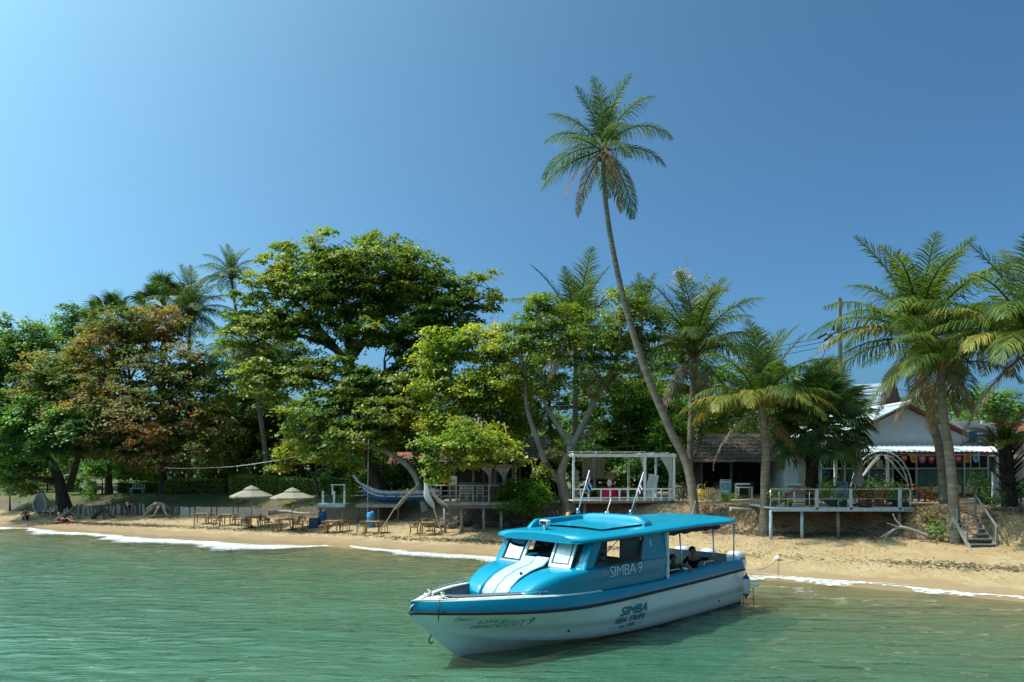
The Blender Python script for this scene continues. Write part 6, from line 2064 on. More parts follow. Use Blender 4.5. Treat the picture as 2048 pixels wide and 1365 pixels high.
# ---- far wood closing the view inland
r = np.random.RandomState(77)
n = 46000
x = r.uniform(-330, 330, n); y = 105 + r.uniform(0, 40, n) + .0009 * x * x
h = 7 + 3 * vnoise(x * .12, y * .12, 5) + 1.5 * vnoise(x * .5, y * .5, 6)
z = 2.4 + h * r.uniform(0, 1, n) ** .6
V, Fq = leaf_quads(np.stack([x, y, z], -1), np.stack([r.normal(0, .5, n), -.5 + r.normal(0, .5, n), 1 + r.normal(0, .3, n)], -1), 1.5, r)
fw_ = link(bpy.data.objects.new('distant_wood', npmesh('distant_wood', V, Fq))); fw_.data.materials.append(G_DARK)
tag(fw_, 'continuous dark wood far behind the beach houses', 'wood', kind='stuff')

# ------------------------------------------------------------------ beach furniture
def make_table(w=.85, dp=.75, h=.74):
    t = thing('beach_table', 'x', 'table', (0, 0, 0), 0, 'teak tables on the sand')
    for k in range(5):
        MB().box((0, -dp / 2 + dp * (k + .5) / 5, h), (w, dp / 5 - .008, .035)).build('top_slat', TEAK, t)
    MB().box((0, 0, h - .055), (w - .12, dp - .12, .06)).build('apron', TEAK, t)
    for sx in (-1, 1):
        for sy in (-1, 1):
            MB().bar((sx * (w / 2 - .09), sy * (dp / 2 - .09), h - .03), (sx * (w / 2 - .02), sy * (dp / 2 - .02), -.05), .06).build('leg', TEAK, t)
    return t


def make_chair(m=RATTAN):
    t = thing('rattan_chair', 'x', 'chair', (0, 0, 0), 0, 'rattan armchairs on the sand')
    MB().box((0, 0, .43), (.5, .48, .05)).build('seat', m, t, .015)
    for sx in (-1, 1):
        for sy in (-1, 1):
            MB().bar((sx * .22, sy * .2, .42), (sx * .25, sy * .24, -.05), .04).build('leg', TEAK, t)
    P = []
    for z in (.62, .70, .78):
        pts = [(.27 * math.sin(a), -.02 - .27 * math.cos(a) * 1.0 + .0, z - .10 * (1 - abs(math.cos(a / 1.0))) * 1.0) for a in np.linspace(-1.9, 1.9, 14)]
        MB().tube(pts, .022, 5).build('back_band', m, t)
    for a in np.linspace(-1.6, 1.6, 9):
        MB().bar((.26 * math.sin(a), -.02 - .26 * math.cos(a), .44), (.27 * math.sin(a), -.02 - .27 * math.cos(a), .78 - .1 * (1 - abs(math.cos(a)))), .02).build('back_spindle', m, t)
    return t


tp, cp = make_table(), make_chair()
used = {}
def place(proto, loc, rz, label, group=None):
    o = proto if not used.get(proto.name) else copy_tree(proto)
    used[proto.name] = True
    o.location = loc; o.rotation_euler = (0, 0, rz); o['label'] = label
    if group: o['group'] = group
    return o


tables = [(403, 48.6, .15, 'leftmost'), (455, 47.6, -.1, 'second from the left'), (507, 46.4, .1, 'under the left parasol'), (572, 44.8, .05, 'under the right parasol'),
          (665, 43.2, -.05, 'right of the parasols'), (745, 42.2, .12, 'left of the hammocks'), (855, 40.9, -.1, 'below the hammocks')]
for px, d, rz, which in tables:
    place(tp, on_ground(px, d), rz, 'light teak beach table, %s' % ('the one ' + which))
chairs = [(423, 48.2, 1.2, 'right of the leftmost teak table'), (436, 47.4, -1.4, 'left of the second teak table'), (474, 47.4, 1.5, 'right of the second teak table'), (486, 46.0, -1.7, 'left of the table under the left parasol'),
          (527, 46.6, 1.4, 'right of the table under the left parasol'), (538, 45.6, 1.9, 'between the two parasols, nearer the sea'), (552, 44.9, -1.5, 'left of the table under the right parasol'), (596, 44.4, 1.6, 'right of the table under the right parasol'),
          (606, 45.5, 2.6, 'behind the right parasol table'), (646, 43.4, -1.5, 'left of the table right of the parasols'), (690, 43.4, 1.5, 'right of the table right of the parasols'), (722, 42.6, -1.5, 'left of the table left of the hammocks'),
          (766, 42.2, 1.4, 'right of the table left of the hammocks'), (828, 41.4, -1.5, 'left of the table below the hammocks'), (876, 41.6, 1.7, 'right of the table below the hammocks'), (851, 42.2, 3.1, 'behind the table below the hammocks')]
for px, d, rz, which in chairs:
    place(cp, on_ground(px, d), rz + math.pi, 'brown rattan armchair %s' % which)
bm_ = thing('wood_stool', 'pale square wooden stool left of the left parasol pole', 'stool', on_ground(492, 47.0))
MB().box((0, 0, .5), (.5, .45, .06)).build('seat', TEAK, bm_); MB().box((0, 0, .33), (.46, .41, .28)).build('box_panel', BAMBOO, bm_)
for sx in (-1, 1):
    for sy in (-1, 1): MB().bar((sx * .22, sy * .2, .5), (sx * .22, sy * .2, -.05), .05).build('leg', TEAK, bm_)


def parasol(label, px, d, top_y, rim_y, half_px):
    g = on_ground(px, d)
    t = thing('parasol', label, 'parasol', g, .35, 'cream parasols on the sand')
    zt = W(px, top_y, d).z - g.z; zr = W(px, rim_y, d).z - g.z; R = half_px / F * d
    MB().tube([(0, 0, .05), (0, 0, zt - .02)], .028, 8).build('pole', TEAK, t)
    MB().lathe([(.30, 0), (.30, .06), (.08, .10), (.06, .22)], (0, 0, -.02), 16).build('base', BLACKR, t)
    n = 8
    for k in range(n):
        a0, a1 = 2 * math.pi * k / n, 2 * math.pi * (k + 1) / n
        P = []
        for f in np.linspace(.30, 1, 6):
            row = []
            for u in np.linspace(0, 1, 5):
                a = a0 + (a1 - a0) * u
                flat = math.cos(math.pi / n) / math.cos((u - .5) * 2 * math.pi / n)
                rr = R * f * (flat if f > .99 else 1 - (1 - flat) * f)
                row.append((rr * math.cos(a), rr * math.sin(a), zt - .30 + (zr - zt + .30) * ((f - .30) / .7) ** 1.1 - .02 * math.sin(math.pi * u) * f))
            P.append(row)
        m = MB().grid(P, True)
        lip = [[P[-1][u], (P[-1][u][0] * 1.0, P[-1][u][1], P[-1][u][2] - .10)] for u in range(5)]
        m.grid(lip, False)
        m.build('canopy_panel', CANVAS, t)
        MB().bar((0, 0, zt - .5), (R * .96 * math.cos(a0), R * .96 * math.sin(a0), zr - .02), .02).build('rib', TEAK, t)
    MB().lathe([(R * .38, zt - .27), (R * .2, zt - .12), (0, zt)], (0, 0, 0), 8, False).build('vent_cap', CANVAS, t)
    return t


parasol('cream parasol, the left one of the pair on the sand', 503, 46.3, 971, 992, 41)
parasol('cream parasol, the right one of the pair on the sand', 585, 44.9, 975, 995, 43)


# ------------------------------------------------------------------ hammocks and bamboo
def hammock(label, a, b, fat, sag, m):
    a, b = Vector(a), Vector(b)
    t = thing('hammock', label, 'hammock', a, 0, 'hammocks by the thatched bar')
    pts = []; rad = []
    for i in range(20):
        f = i / 19
        pts.append(a.lerp(b, f) - a + Vector((.04 * math.sin(f * 9), 0, -sag * 4 * f * (1 - f))))
        rad.append(.03 + fat * math.sin(math.pi * min(1, f * 1.02)) ** .7 * (.55 + .6 * f))
    MB().tube(pts, rad, 10, flat=.7).build('sling', m, t)
    for k in range(3):
        P = [p + Vector((rad[i] * math.cos(2.2 + k * .9), -rad[i] * .72, rad[i] * .4 * math.sin(k * 2 + 1))) for i, p in enumerate(pts)]
        MB().tube(P, [r_ * .28 + .004 for r_ in rad], 5).build('fold', m, t)
    return t


hammock('white hammock slanting down to the left of the bamboo poles', W(838, 966, 41), W(785, 1022, 40.8), .10, .12, CANVAS)
hammock('white hammock hanging bunched from the bamboo pole', W(849, 962, 40.6), W(868, 1017, 40.4), .20, .1, CURTW)
hammock('cream hammock slanting down to the right of the bamboo poles', W(858, 970, 40.9), W(897, 1015, 40.6), .14, .2, CANVAS)
def pole(label, a, b, r=.035, m=BAMBOO, name='bamboo_pole', cat='pole', mid=None):
    a, b = Vector(a), Vector(b)
    t = thing(name, label, cat, a)
    pts = [Vector((0, 0, 0))] + ([Vector(mid) - a] if mid is not None else []) + [b - a]
    sp = spline(pts, 14) if mid is not None else [(b - a) * (i / 13) for i in range(14)]
    MB().tube(sp, [r * (1 - .25 * i / 13) * (1.12 if i % 3 == 0 else 1) for i in range(14)], 8).build('shaft', m, t)
    return t
def foot(px, d): return on_ground(px, d, -.1)
pole('bamboo pole leaning upright between the hammocks', foot(886, 40.4), W(844, 940, 40.9), .04)
pole('bamboo pole carrying the left hammock end', foot(752, 41.0), W(790, 1016, 40.8), .035)
pole('thin grey pole carrying the right hammock end', foot(922, 41.2), W(893, 1011, 40.7), .03, GREYWOOD)
pole('tall thin pole standing by the longtail boat', foot(735, 44.6), W(737, 880, 45.2), .03, GREYWOOD)
pole('thin bamboo stake in the sand bank below the palm', foot(1372, 37.6), W(1391, 1002, 37.8), .025)

# ------------------------------------------------------------------ platforms, longtail boat, sheds
def plank_deck(label, px0, px1, d, z, dep, posts, m, rail=None):
    a = W(px0, 0, d); b = W(px1, 0, d); w = b.x - a.x
    t = thing('beach_platform', label, 'platform', (a.x, d, z))
    n = int(dep / .25)
    for k in range(n): MB().box((w / 2, .125 + k * .25, -.03), (w, .24, .05)).build('floor_plank', m, t)
    MB().box((w / 2, -.03, -.12), (w, .05, .2)).build('fascia', m, t)
    for f in posts:
        MB().tube([(w * f, .15, -.1), (w * f + .05, .12, gz(a.x + w * f, d) - z - .3)], .08, 7).build('stilt', WOOD, t)
    if rail:
        for f in rail: MB().box((w * f, .1, .42), (.12, .10, .9)).build('rail_post', WORNW, t)
    return t
plank_deck('small pale platform with short posts right of the parasols', 634, 690, 45.5, 2.15, 1.5, (.1, .9), BLUEGREY, (.2, .60, .97))
plank_deck('dark plank platform under the longtail boat', 712, 800, 46.2, 2.1, 2.6, (.03, .5, .95), GREYWOOD)
hb = thing('hanging_bench_top', 'pale plank shelf on the posts of the small platform', 'shelf', W(677, 970, 46))
MB().box((0, 0, 0), (1.0, .5, .05)).build('plank', WORNW, hb)
for s in (-.4, .4): MB().box((s, 0, -.36), (.09, .09, .68)).build('leg', WORNW, hb)

lt_ = thing('longtail_boat', 'beached blue and white longtail boat with upswept prow', 'boat', (W(725, 0, 46.9).x, 46.9, 2.12), .02)
LL = W(880, 0, 46.9).x - W(725, 0, 46.9).x
xs = np.linspace(0, LL, 24)
def lt_half(x): return .72 * math.sin(min(1, (x + .05) / (LL * .55)) * math.pi / 2) ** .8
def lt_sheer(x): return .82 + .55 * max(0, 1 - x / 1.8) ** 2 + .12 * max(0, (x - LL * .7) / (LL * .3))
def lt_keel(x): return .08 + .7 * max(0, 1 - x / 1.3) ** 2
def lt_ring(f0, f1):
    m = MB()
    for s in (-1, 1):
        P = []
        for x in xs:
            row = []
            for f in np.linspace(f0, f1, 4):
                y = lt_half(x) * math.sin(f * math.pi / 2) ** .6; z = lt_keel(x) + (lt_sheer(x) - lt_keel(x)) * f
                row.append((x, s * (y + .004 * (f0 > .1)), z))
            P.append(row)
        m.grid(P, True, flip=(s > 0))
    return m
lt_ring(0, .52).build('hull_bottom', BLUEP, lt_)
lt_ring(.52, .64).build('waterline_band', WORNW, lt_)
lt_ring(.64, .78).build('hull_stripe', BLUEP, lt_)
lt_ring(.78, 1.0).build('hull_top', mat('pale_boat_paint', (.32, .38, .41), .6, .2, 4, .2, 20), lt_)
m = MB()
for s in (-1, 1): m.tube([(x, s * lt_half(x), lt_sheer(x)) for x in xs], .035, 6)
m.build('gunwale', WORNW, lt_)
MB().tube([(.25, 0, 1.15), (-.25, 0, 1.45), (-.62, 0, 1.95)], [.09, .08, .10], 6).build('prow', mat('pale_prow', (.5, .54, .56), .6, .15, 5), lt_)
for x in (1.5, 2.6, 3.7): MB().box((x, 0, lt_sheer(x) - .12), (.22, lt_half(x) * 1.9, .04)).build('thwart', BLUEP, lt_)
for q, x in enumerate((1.6, 2.4)): MB().box((x, -lt_half(x) - .02, .55), (.12, .03, .3)).build('fender_block', BLUEP, lt_)
for k, (px, d, lab, m_) in enumerate(((742, 44.4, 'tall blue drum standing under the platform edge', mat('bright_blue_plastic', (.03, .22, .45), .4, .15, 4)), (645, 45.8, 'blue plastic drum under the small platform', BLUEP), (629, 45.4, 'dark crate of bottles beside the small platform', mat('dark_crate', (.05, .07, .10), .7, .3, 6)))):
    t = thing('storage_drum' if k < 2 else 'crate', lab, 'drum' if k < 2 else 'crate', on_ground(px, d))
    if k < 2:
        MB().lathe([(.26, 0), (.28, .05), (.27, .3), (.285, .33), (.27, .36), (.27, .66), (.285, .69), (.27, .72), (.27, .95), (.22, 1.0)], (0, 0, -.03), 14).build('body', m_, t)
        MB().lathe([(.07, 1.0), (.07, 1.05)], (.1, 0, -.03), 8).build('bung', WHITEP, t)
    else:
        MB().box((0, 0, .3), (.6, .5, .6)).build('body', m_, t)
        for z in (.12, .3, .48): MB().box((0, -.26, z), (.58, .02, .05)).build('slat', BLUEP, t)

# driftwood logs and stones along the bank
def driftwood(label, base_px, d, pts, r0, m=GREYWOOD, name='driftwood', extra=()):
    g = on_ground(base_px, d)
    t = thing(name, label, 'driftwood', g)
    sp = spline(pts, 14)
    MB().tube(sp, [r0 * (1 - .7 * i / 13) for i in range(14)], 8).build('stem', m, t)
    for e in extra:
        s2 = spline(e, 9); MB().tube(s2, [r0 * .55 * (1 - .75 * i / 8) for i in range(9)], 6).build('branch', m, t)
    return t
driftwood('pale forked driftwood branch lying before the restaurant deck', 1868, 34.6, [(0, 0, .05), (-.7, .1, .35), (-1.5, .2, .62), (-2.0, .1, .5), (-2.7, .0, .12)], .11, GREYWOOD,
          extra=([(-1.45, .2, .6), (-1.75, .3, .95), (-1.9, .35, 1.3)], [(-1.6, .2, .6), (-2.0, .1, .72), (-2.35, .1, .85)], [(-2.0, .1, .5), (-2.4, 0, .2), (-2.6, -.1, .05)]))
driftwood('grey log resting on the bank left of the deck', 1460, 38.4, [(0, 0, 1.35), (.6, .05, 1.33), (1.3, 0, 1.32)], .13)
driftwood('long weathered log behind the right parasol', 560, 47.2, [(-.8, 0, .75), (.3, .1, .85), (1.4, 0, .72), (2.4, 0, .75)], .16, mat('bleached_log', (.40, .35, .29), .9, .25, 4, .5, 18))
driftwood('dark log under the bar stilts', 935, 42.5, [(-1.2, 0, .15), (0, .1, .28), (1.5, 0, .18)], .16, DBARK, extra=([(0, .1, .28), (.3, 0, .8), (.8, 0, 1.2)],))
driftwood('gnarled root stump on the left sand', 141, 53.0, [(-.9, 0, .05), (-.3, 0, .45), (.1, 0, .62), (.6, 0, .2), (1.0, 0, .0)], .22, BARK, 'root_stump', extra=([(0, 0, .6), (.3, -.2, .9), (.4, -.3, 1.0)], [(-.2, 0, .5), (-.5, -.4, .15), (-.8, -.7, 0)]))
driftwood('gnarled root stump right of the sunbather', 203, 52.8, [(-.7, 0, .05), (-.2, 0, .5), (.2, 0, .7), (.6, 0, .3), (1.1, 0, .0)], .2, DBARK, 'root_stump', extra=([(.1, 0, .6), (.0, -.2, 1.0)], [(.1, 0, .5), (.4, -.4, .15), (.6, -.7, 0)]))
driftwood('rounded pile of roots against the left bank', 320, 52.2, [(-.9, .1, .5), (-.3, 0, .95), (.3, 0, .9), (.9, .1, .5)], .3, BARK, 'root_stump', extra=([(-.3, 0, .9), (-.7, -.4, .4), (-1.0, -.7, .1)], [(.3, 0, .9), (.7, -.5, .4), (1.1, -.7, .1)], [(0, 0, .9), (.0, -.5, .5), (-.1, -.8, .1)]))
rs = np.random.RandomState(3)
ROCK = mat('dark_beach_rock', (.11, .095, .08), .9, .35, 3, .7, 10)
ORD = ['one', 'two', 'three', 'four', 'five', 'six', 'seven', 'eight', 'nine', 'ten']
rock_spots = [(905, 42.6, .4), (930, 43.2, .5), (955, 42.2, .35), (985, 42.8, .55), (1010, 42.3, .45), (1035, 42.8, .5), (1065, 42.2, .4), (1095, 42.6, .55), (880, 43.2, .45), (860, 43.6, .4)]
for k, (px, d, s) in enumerate(rock_spots):
    o_ = MB()
    P = []
    for i in range(7):
        th = math.pi * i / 6
        P.append([(s * math.sin(th) * math.cos(a) * (1 + .25 * math.sin(3 * a + k)), s * .8 * math.sin(th) * math.sin(a) * (1 + .2 * math.cos(2 * a + k)), s * .62 * math.cos(th) * (1 + .15 * math.sin(a * 2 + k))) for a in np.linspace(0, 6.283, 10, endpoint=False)])
    o_.grid(P, True, wrap=True)
    o = o_.build('boulder', ROCK)
    o.location = on_ground(px, d, s * .25)
    tag(o, 'dark boulder below the bar, number %s from the left end' % ORD[sorted(range(10), key=lambda i: rock_spots[i][0]).index(k)], 'rock', 'boulders below the bar')

# ------------------------------------------------------------------ left beach: stakes, palings, hanging chair
PALING = mat('bleached_paling', (.36, .33, .29), .85, .25, 6, .4, 20)
sf = thing('stake_fence', 'row of bleached leaning stakes along the left bank', 'fence', on_ground(100, 54.5))
r = np.random.RandomState(12)
for px in [101, 118, 128, 132, 136, 150, 154, 158, 166, 170, 178, 181, 184, 190, 208, 213, 221, 226, 235, 240, 249, 263, 268, 273, 281, 287, 291, 350, 355]:
    d = 54.3 + r.uniform(-.3, .3) - (px - 100) * .004
    p = on_ground(px, d) - sf.location
    h = r.uniform(.55, .95); a = r.normal(0, .12)
    MB().bar(p + Vector((0, 0, -.15)), p + Vector((a * h, 0, h)), r.uniform(.07, .15), .04, (0, 1, 0)).build('stake', PALING, sf)
pl = thing('paling_fence', 'low close-boarded bleached fence behind the beach tables', 'fence', on_ground(360, 52.2))
for q in range(64):
    px = 362 + q * 2.55; d = 52.0 - q * .03
    p = on_ground(px, d) - pl.location
    if q % 17 in (7, 11): continue
    MB().box(p + Vector((0, 0, .38 + r.uniform(-.04, .04))), (.09, .03, .85)).build('paling', PALING, pl)
hc = thing('hanging_chair', 'white woven teardrop hanging chair under the left tree', 'hanging chair', on_ground(80, 54.6))
H0 = W(80, 985, 54.6).z - hc.location.z
P = []
for v in np.linspace(0, 1, 12):
    rr = .62 * math.sin(math.pi * (v * .9 + .05)) ** .8 * (1.1 - .35 * v)
    P.append([(rr * math.cos(a), .35 * rr + rr * .9 * math.sin(a), .25 + 1.75 * v) for a in np.linspace(-.5, math.pi + .5, 16)])
MB().grid(P, True).build('shell', mat('white_wicker', (.45, .44, .42), .8, .4, 40, .6, 60), hc)
for s in (0, -1):
    MB().tube([P[i][s] for i in range(12)], .035, 6).build('rim', WORNW, hc)
MB().tube([(0, .2, 2.0), (0, .25, 4.2)], .015, 5).build('rope', ropemat, hc)
MB().lathe([(.35, 0), (.4, .08), (.0, .12)], (0, .25, .32), 12).build('cushion', CUSHION, hc)
tent = thing('canopy_tent', 'pale blue white canopy roof behind the thick trunks', 'canopy', on_ground(132, 66))
zt = W(0, 948, 66).z - tent.location.z
MB().lathe([(1.6, zt - .45), (.8, zt - .2), (0, zt)], (0, 0, 0), 4, False).build('canopy', WHITEP, tent)
for sx in (-1, 1): MB().tube([(sx * 1.1, 0, 0), (sx * 1.1, 0, zt - .4)], .04, 6).build('post', WORNW, tent)
gc = thing('garden_cart', 'small pale cart parked on the shaded lawn', 'cart', on_ground(182, 60))
MB().box((0, 0, .55), (1.5, .9, .35)).build('body', BLUEGREY, gc, .05)
MB().bar((-.7, -.4, .7), (-.55, -.4, 1.6), .05).build('roof_post', WORNW, gc); MB().bar((.7, -.4, .7), (.6, -.4, 1.6), .05).build('roof_post', WORNW, gc)
MB().box((0, 0, 1.62), (1.6, 1.0, .06)).build('roof', mat('pale_pink_canvas', (.5, .42, .42), .7, .1, 4), gc)
for sx in (-.5, .5): MB().tube([(sx, -.48, .28), (sx, -.38, .28)], .28, 12).build('wheel', BLACKR, gc)
gb = thing('garden_bench', 'white slatted bench on the shaded left lawn', 'bench', on_ground(275, 60))
for k in range(6): MB().box((-.5 + .2 * k, .2, .62), (.06, .03, .5)).build('back_slat', WHITEP, gb)
MB().box((0, 0, .42), (1.2, .45, .05)).build('seat', WHITEP, gb)
for sx in (-1, 1): MB().box((sx * .52, 0, .2), (.06, .4, .42)).build('leg', WHITEP, gb)

# ------------------------------------------------------------------ restaurant deck furniture, signs, plants
def ow_table(label, loc, w, dp, rz=0):
    t = thing('wood_table', label, 'table', loc, rz)
    for k in range(4): MB().box((0, -dp / 2 + dp * (k + .5) / 4, .73), (w, dp / 4 - .01, .05)).build('top_plank', ORANGEWOOD, t)
    for sx in (-1, 1):
        for sy in (-1, 1): MB().box((sx * (w / 2 - .1), sy * (dp / 2 - .08), .35), (.09, .09, .72)).build('leg', ORANGEWOOD, t)
    MB().box((0, 0, .22), (w - .2, .06, .07)).build('stretcher', ORANGEWOOD, t)
def ow_chair(label, loc, rz, lean=.12):
    t = thing('wood_chair', label, 'chair', loc, rz, 'varnished chairs at the restaurant')
    MB().box((0, 0, .45), (.44, .44, .05)).build('seat', ORANGEWOOD, t)
    for sx in (-1, 1):
        MB().bar((sx * .19, -.19, 0), (sx * .19, -.19, .44), .05).build('leg', ORANGEWOOD, t)
        MB().bar((sx * .19, .19, 0), (sx * .19, .19 + lean, 1.0), .05).build('leg', ORANGEWOOD, t)
    for x in (-.1, 0, .1): MB().bar((x, .21, .48), (x, .2 + lean, .95), .03).build('back_spindle', ORANGEWOOD, t)
    MB().box((0, .19 + lean * .95, .95), (.42, .04, .1)).build('top_rail', ORANGEWOOD, t)
ow_table('varnished table at the left end of the deck', on_deck(1600, 1.2), 1.5, .8)
def x_bench(label, loc, rz):
    t = thing('slanted_bench', label, 'bench', loc, rz)
    for s in (-.22, .22):
        MB().bar((-.75, s, 1.05), (.55, s, .05), .08, .05).build('back_beam', ORANGEWOOD, t)
        MB().bar((.1, s, .42), (.75, s, .05), .07).build('prop', ORANGEWOOD, t)
    for k in range(5): MB().bar((-.65 + .22 * k, -.26, .98 - .17 * k), (-.65 + .22 * k, .26, .98 - .17 * k), .09, .03).build('slat', ORANGEWOOD, t)
x_bench('slanted varnished lounge seat right of the left deck table', on_deck(1642, 1.3), 0)
x_bench('slanted varnished lounge seat left of the left deck table', on_deck(1572, 1.4), math.pi)
ow_table('varnished table in the middle of the deck', on_deck(1740, 1.6), 1.1, .8)
for k, (px, dy, rz, lab) in enumerate(((1716, 1.5, 1.6, 'varnished chair left of the middle deck table'), (1762, 1.4, -1.6, 'varnished chair right of the middle deck table'), (1752, .8, 3.1, 'varnished chair on the sea side of the middle deck table'), (1733, 2.4, 0.0, 'varnished chair behind the middle deck table'))):
    ow_chair(lab, on_deck(px, dy), rz)
ow_table('varnished table on the terrace beside the arch', on_ground(1830, 40.5), 1.0, .8)
x_bench('tilted varnished chair leaning right of the arch', on_ground(1848, 40.0), 0)
ow_chair('varnished chair on the terrace behind the palm trunks', on_ground(1872, 41.5), 1.2)
ow_chair('varnished chair just left of the arch opening', on_ground(1806, 41.6), -.6)


def potted(label, loc, kind='rosette', s=1.0, m=None, pot=True, seed=1, name='potted_plant'):
    r = np.random.RandomState(seed)
    t = thing(name, label, 'plant', loc)
    z0 = 0.0
    if pot:
        MB().lathe([(.13 * s, 0), (.19 * s, .28 * s), (.2 * s, .30 * s), (.17 * s, .30 * s), (.16 * s, .26 * s)], (0, 0, 0), 12).build('pot', mat('dark_glazed_pot', (.05, .06, .055), .35, .3, 5), t)
        z0 = .27 * s
    m = m or G_BRI
    if kind == 'rosette':
        for k in range(14):
            a = k * 2.4; e = r.uniform(.25, 1.3); L = s * r.uniform(.45, .75)
            P = []
            for f in np.linspace(0, 1, 6):
                x = L * f * math.cos(e * (1 - .5 * f)); z = L * f * math.sin(e * (1 - .55 * f)); w = .05 * s * math.sin(math.pi * min(1, f * .9 + .12)) + .002
                P.append([(x * math.cos(a) - w * math.sin(a), x * math.sin(a) + w * math.cos(a), z0 + z), (x * math.cos(a), x * math.sin(a), z0 + z - w * .4), (x * math.cos(a) + w * math.sin(a), x * math.sin(a) - w * math.cos(a), z0 + z)])
            MB().grid(P, True).build('leaf', m, t)
    else:
        MB().tube([(0, 0, z0), (.03, 0, z0 + .35 * s)], .02 * s, 5).build('stem', WOOD, t)
        n = int(170 * s)
        C = r.normal(size=(n, 3)) * np.array([.26, .26, .24]) * s + np.array([0, 0, z0 + .5 * s])
        V, Fq = leaf_quads(C, C - np.array([0, 0, z0 + .3 * s]) + r.normal(size=(n, 3)) * .2, .14 * s ** .5, r)
        o = link(bpy.data.objects.new('foliage', npmesh('foliage', V, Fq)), t); o.data.materials.append(m)
    return t


for k, (loc, kind, s, m, lab) in enumerate([
    (on_deck(1546, .9), 'bush', 1.0, G_YEL, 'leafy potted plant at the left corner of the deck'),
    (on_deck(1666, .9), 'bush', 1.3, G_HEDGE, 'big leafy potted plant right of the lounge seat on the deck'),
    (on_deck(1686, .7), 'rosette', 1.1, G_MID, 'spiky potted plant beside the thick deck rail post'),
    (on_deck(1794, 1.0), 'rosette', 1.5, G_BRI, 'bright palm-like potted plant near the right end of the deck'),
    (on_deck(1811, .6), 'bush', .9, G_MID, 'small potted plant at the right corner of the deck'),
    (on_deck(1580, .5), 'rosette', .6, G_DARK, 'small dark potted plant on the left half of the deck'),
    (on_ground(1960, 38.5), 'bush', 1.5, G_HEDGE, 'leafy potted shrub under the lean-to beside the swing seat'),
    (on_ground(1975, 37.2), 'bush', 1.1, G_BRI, 'light green potted shrub left of the white post'),
    (on_ground(1365, 42.0), 'bush', 1.3, G_DRY, 'brownish croton shrub left of the leaning palm foot'),
    (on_ground(1340, 42.2), 'rosette', 1.3, G_DARK, 'dark spiky plant at the right end of the pergola'),
    (on_ground(1403, 44.2), 'bush', 1.0, G_YEL, 'yellow croton in front of the picket fence'),
    (on_ground(1425, 44.2), 'bush', .9, G_RED, 'reddish croton in front of the picket fence'),
    (on_ground(1452, 43.6), 'rosette', 1.4, G_YEL, 'yellow-green spiky plant below the blue poster'),
    (on_ground(1470, 46.0), 'rosette', 1.6, G_BRI, 'tall strappy plant right of the blue poster'),
    (on_ground(1985, 35.0), 'bush', 1.0, G_DARK, 'dark shrub at the head of the stairs'),
    (on_ground(2040, 36.0), 'bush', 1.6, G_MID, 'green shrub behind the squat palm'),
    (on_ground(1878, 33.9), 'bush', 1.2, G_DARK, 'straggly bush clinging left of the flared palm foot'),
    (on_ground(1855, 35.3), 'bush', 1.0, G_RED, 'brownish bush on the bank right of the deck'),
    (on_ground(700, 50.5), 'bush', 1.4, G_HEDGE, 'round shrub left of the longtail boat'),
    (on_ground(480, 54.2), 'rosette', 1.3, G_DRY, 'dry strappy plant on the bank behind the left parasol'),
    (on_ground(575, 52.2), 'rosette', 1.4, G_YEL, 'yellow strappy plant behind the right parasol'),
    (on_ground(302, 54.3), 'rosette', 1.4, G_YEL, 'yellow strappy plant at the foot of the reddish almond'),
    (on_ground(180, 58.5), 'bush', 1.5, G_BRI, 'light green shrub on the shaded left lawn'),
]):
    z_in = loc
    potted(lab, z_in, kind, s, m, pot=(k in (0, 1, 2, 3, 4, 5, 6, 7)), seed=200 + k, name='potted_plant' if k < 8 else 'shrub')


def poster(label, loc, w, h, base, marks, legs=True, name='poster', rz=0):
    t = thing(name, label, 'sign', loc, rz)
    z0 = .35 if legs else 0
    MB().box((0, 0, z0 + h / 2), (w, .03, h)).build('panel', base, t)
    if legs:
        for s in (-1, 1): MB().box((s * w * .4, .03, (z0 + h) / 2), (.04, .04, z0 + h)).build('leg', WOOD, t)
    for (x, z, mw, mh, mt) in marks:
        MB().box((x * w, -.02, z0 + z * h), (mw * w, .006, mh * h)).build('printed_block', mt, t)
    return t
PB = mat('poster_blue', (.10, .34, .62), .5, .3, 5, col2=(.3, .55, .75)); PT = mat('poster_teal', (.03, .30, .36), .5, .4, 6, col2=(.35, .5, .5)); PWH = mat('poster_white', (.7, .72, .74), .5, .08, 4); PR = mat('poster_red', (.55, .05, .06), .5, .2, 6)
PYE = mat('poster_ochre', (.50, .36, .06), .6, .2, 5)
poster('blue poster board with red lettering beside the deck palm', on_ground(1684, 40.2), .72, 1.0, PB, [(0, .86, .8, .10, PR), (0, .70, .35, .08, PWH), (.0, .5, .9, .06, PWH), (0, .38, .95, .06, PWH), (0, .22, .4, .09, PR), (0, .05, .9, .08, PWH)])
poster('ochre poster board behind the fan palm trunk', on_ground(1650, 40.6), .55, 1.0, PYE, [(.1, .75, .5, .1, PWH), (0, .5, .6, .05, PWH)])
poster('blue and teal diving poster at the end of the picket fence', on_ground(1451, 44.6), .72, 1.0, PT, [(0, .86, .9, .18, PWH), (0, .90, .7, .05, mat('poster_violet', (.25, .08, .35), .5, .2, 4)), (.1, .55, .6, .18, PB), (-.1, .22, .6, .14, PWH)])
wb = thing('white_bench', 'white wooden bench before the dark hut interior', 'bench', on_ground(1488, 46))
MB().box((0, 0, .72), (1.0, .6, .06)).build('seat', WHITEP, wb)
for sx in (-1, 1):
    for sy in (-1, 1): MB().box((sx * .44, sy * .24, .35), (.08, .08, .7)).build('leg', WHITEP, wb)
MB().box((.0, .27, .95), (1.0, .04, .1)).build('back_rail', WHITEP, wb)

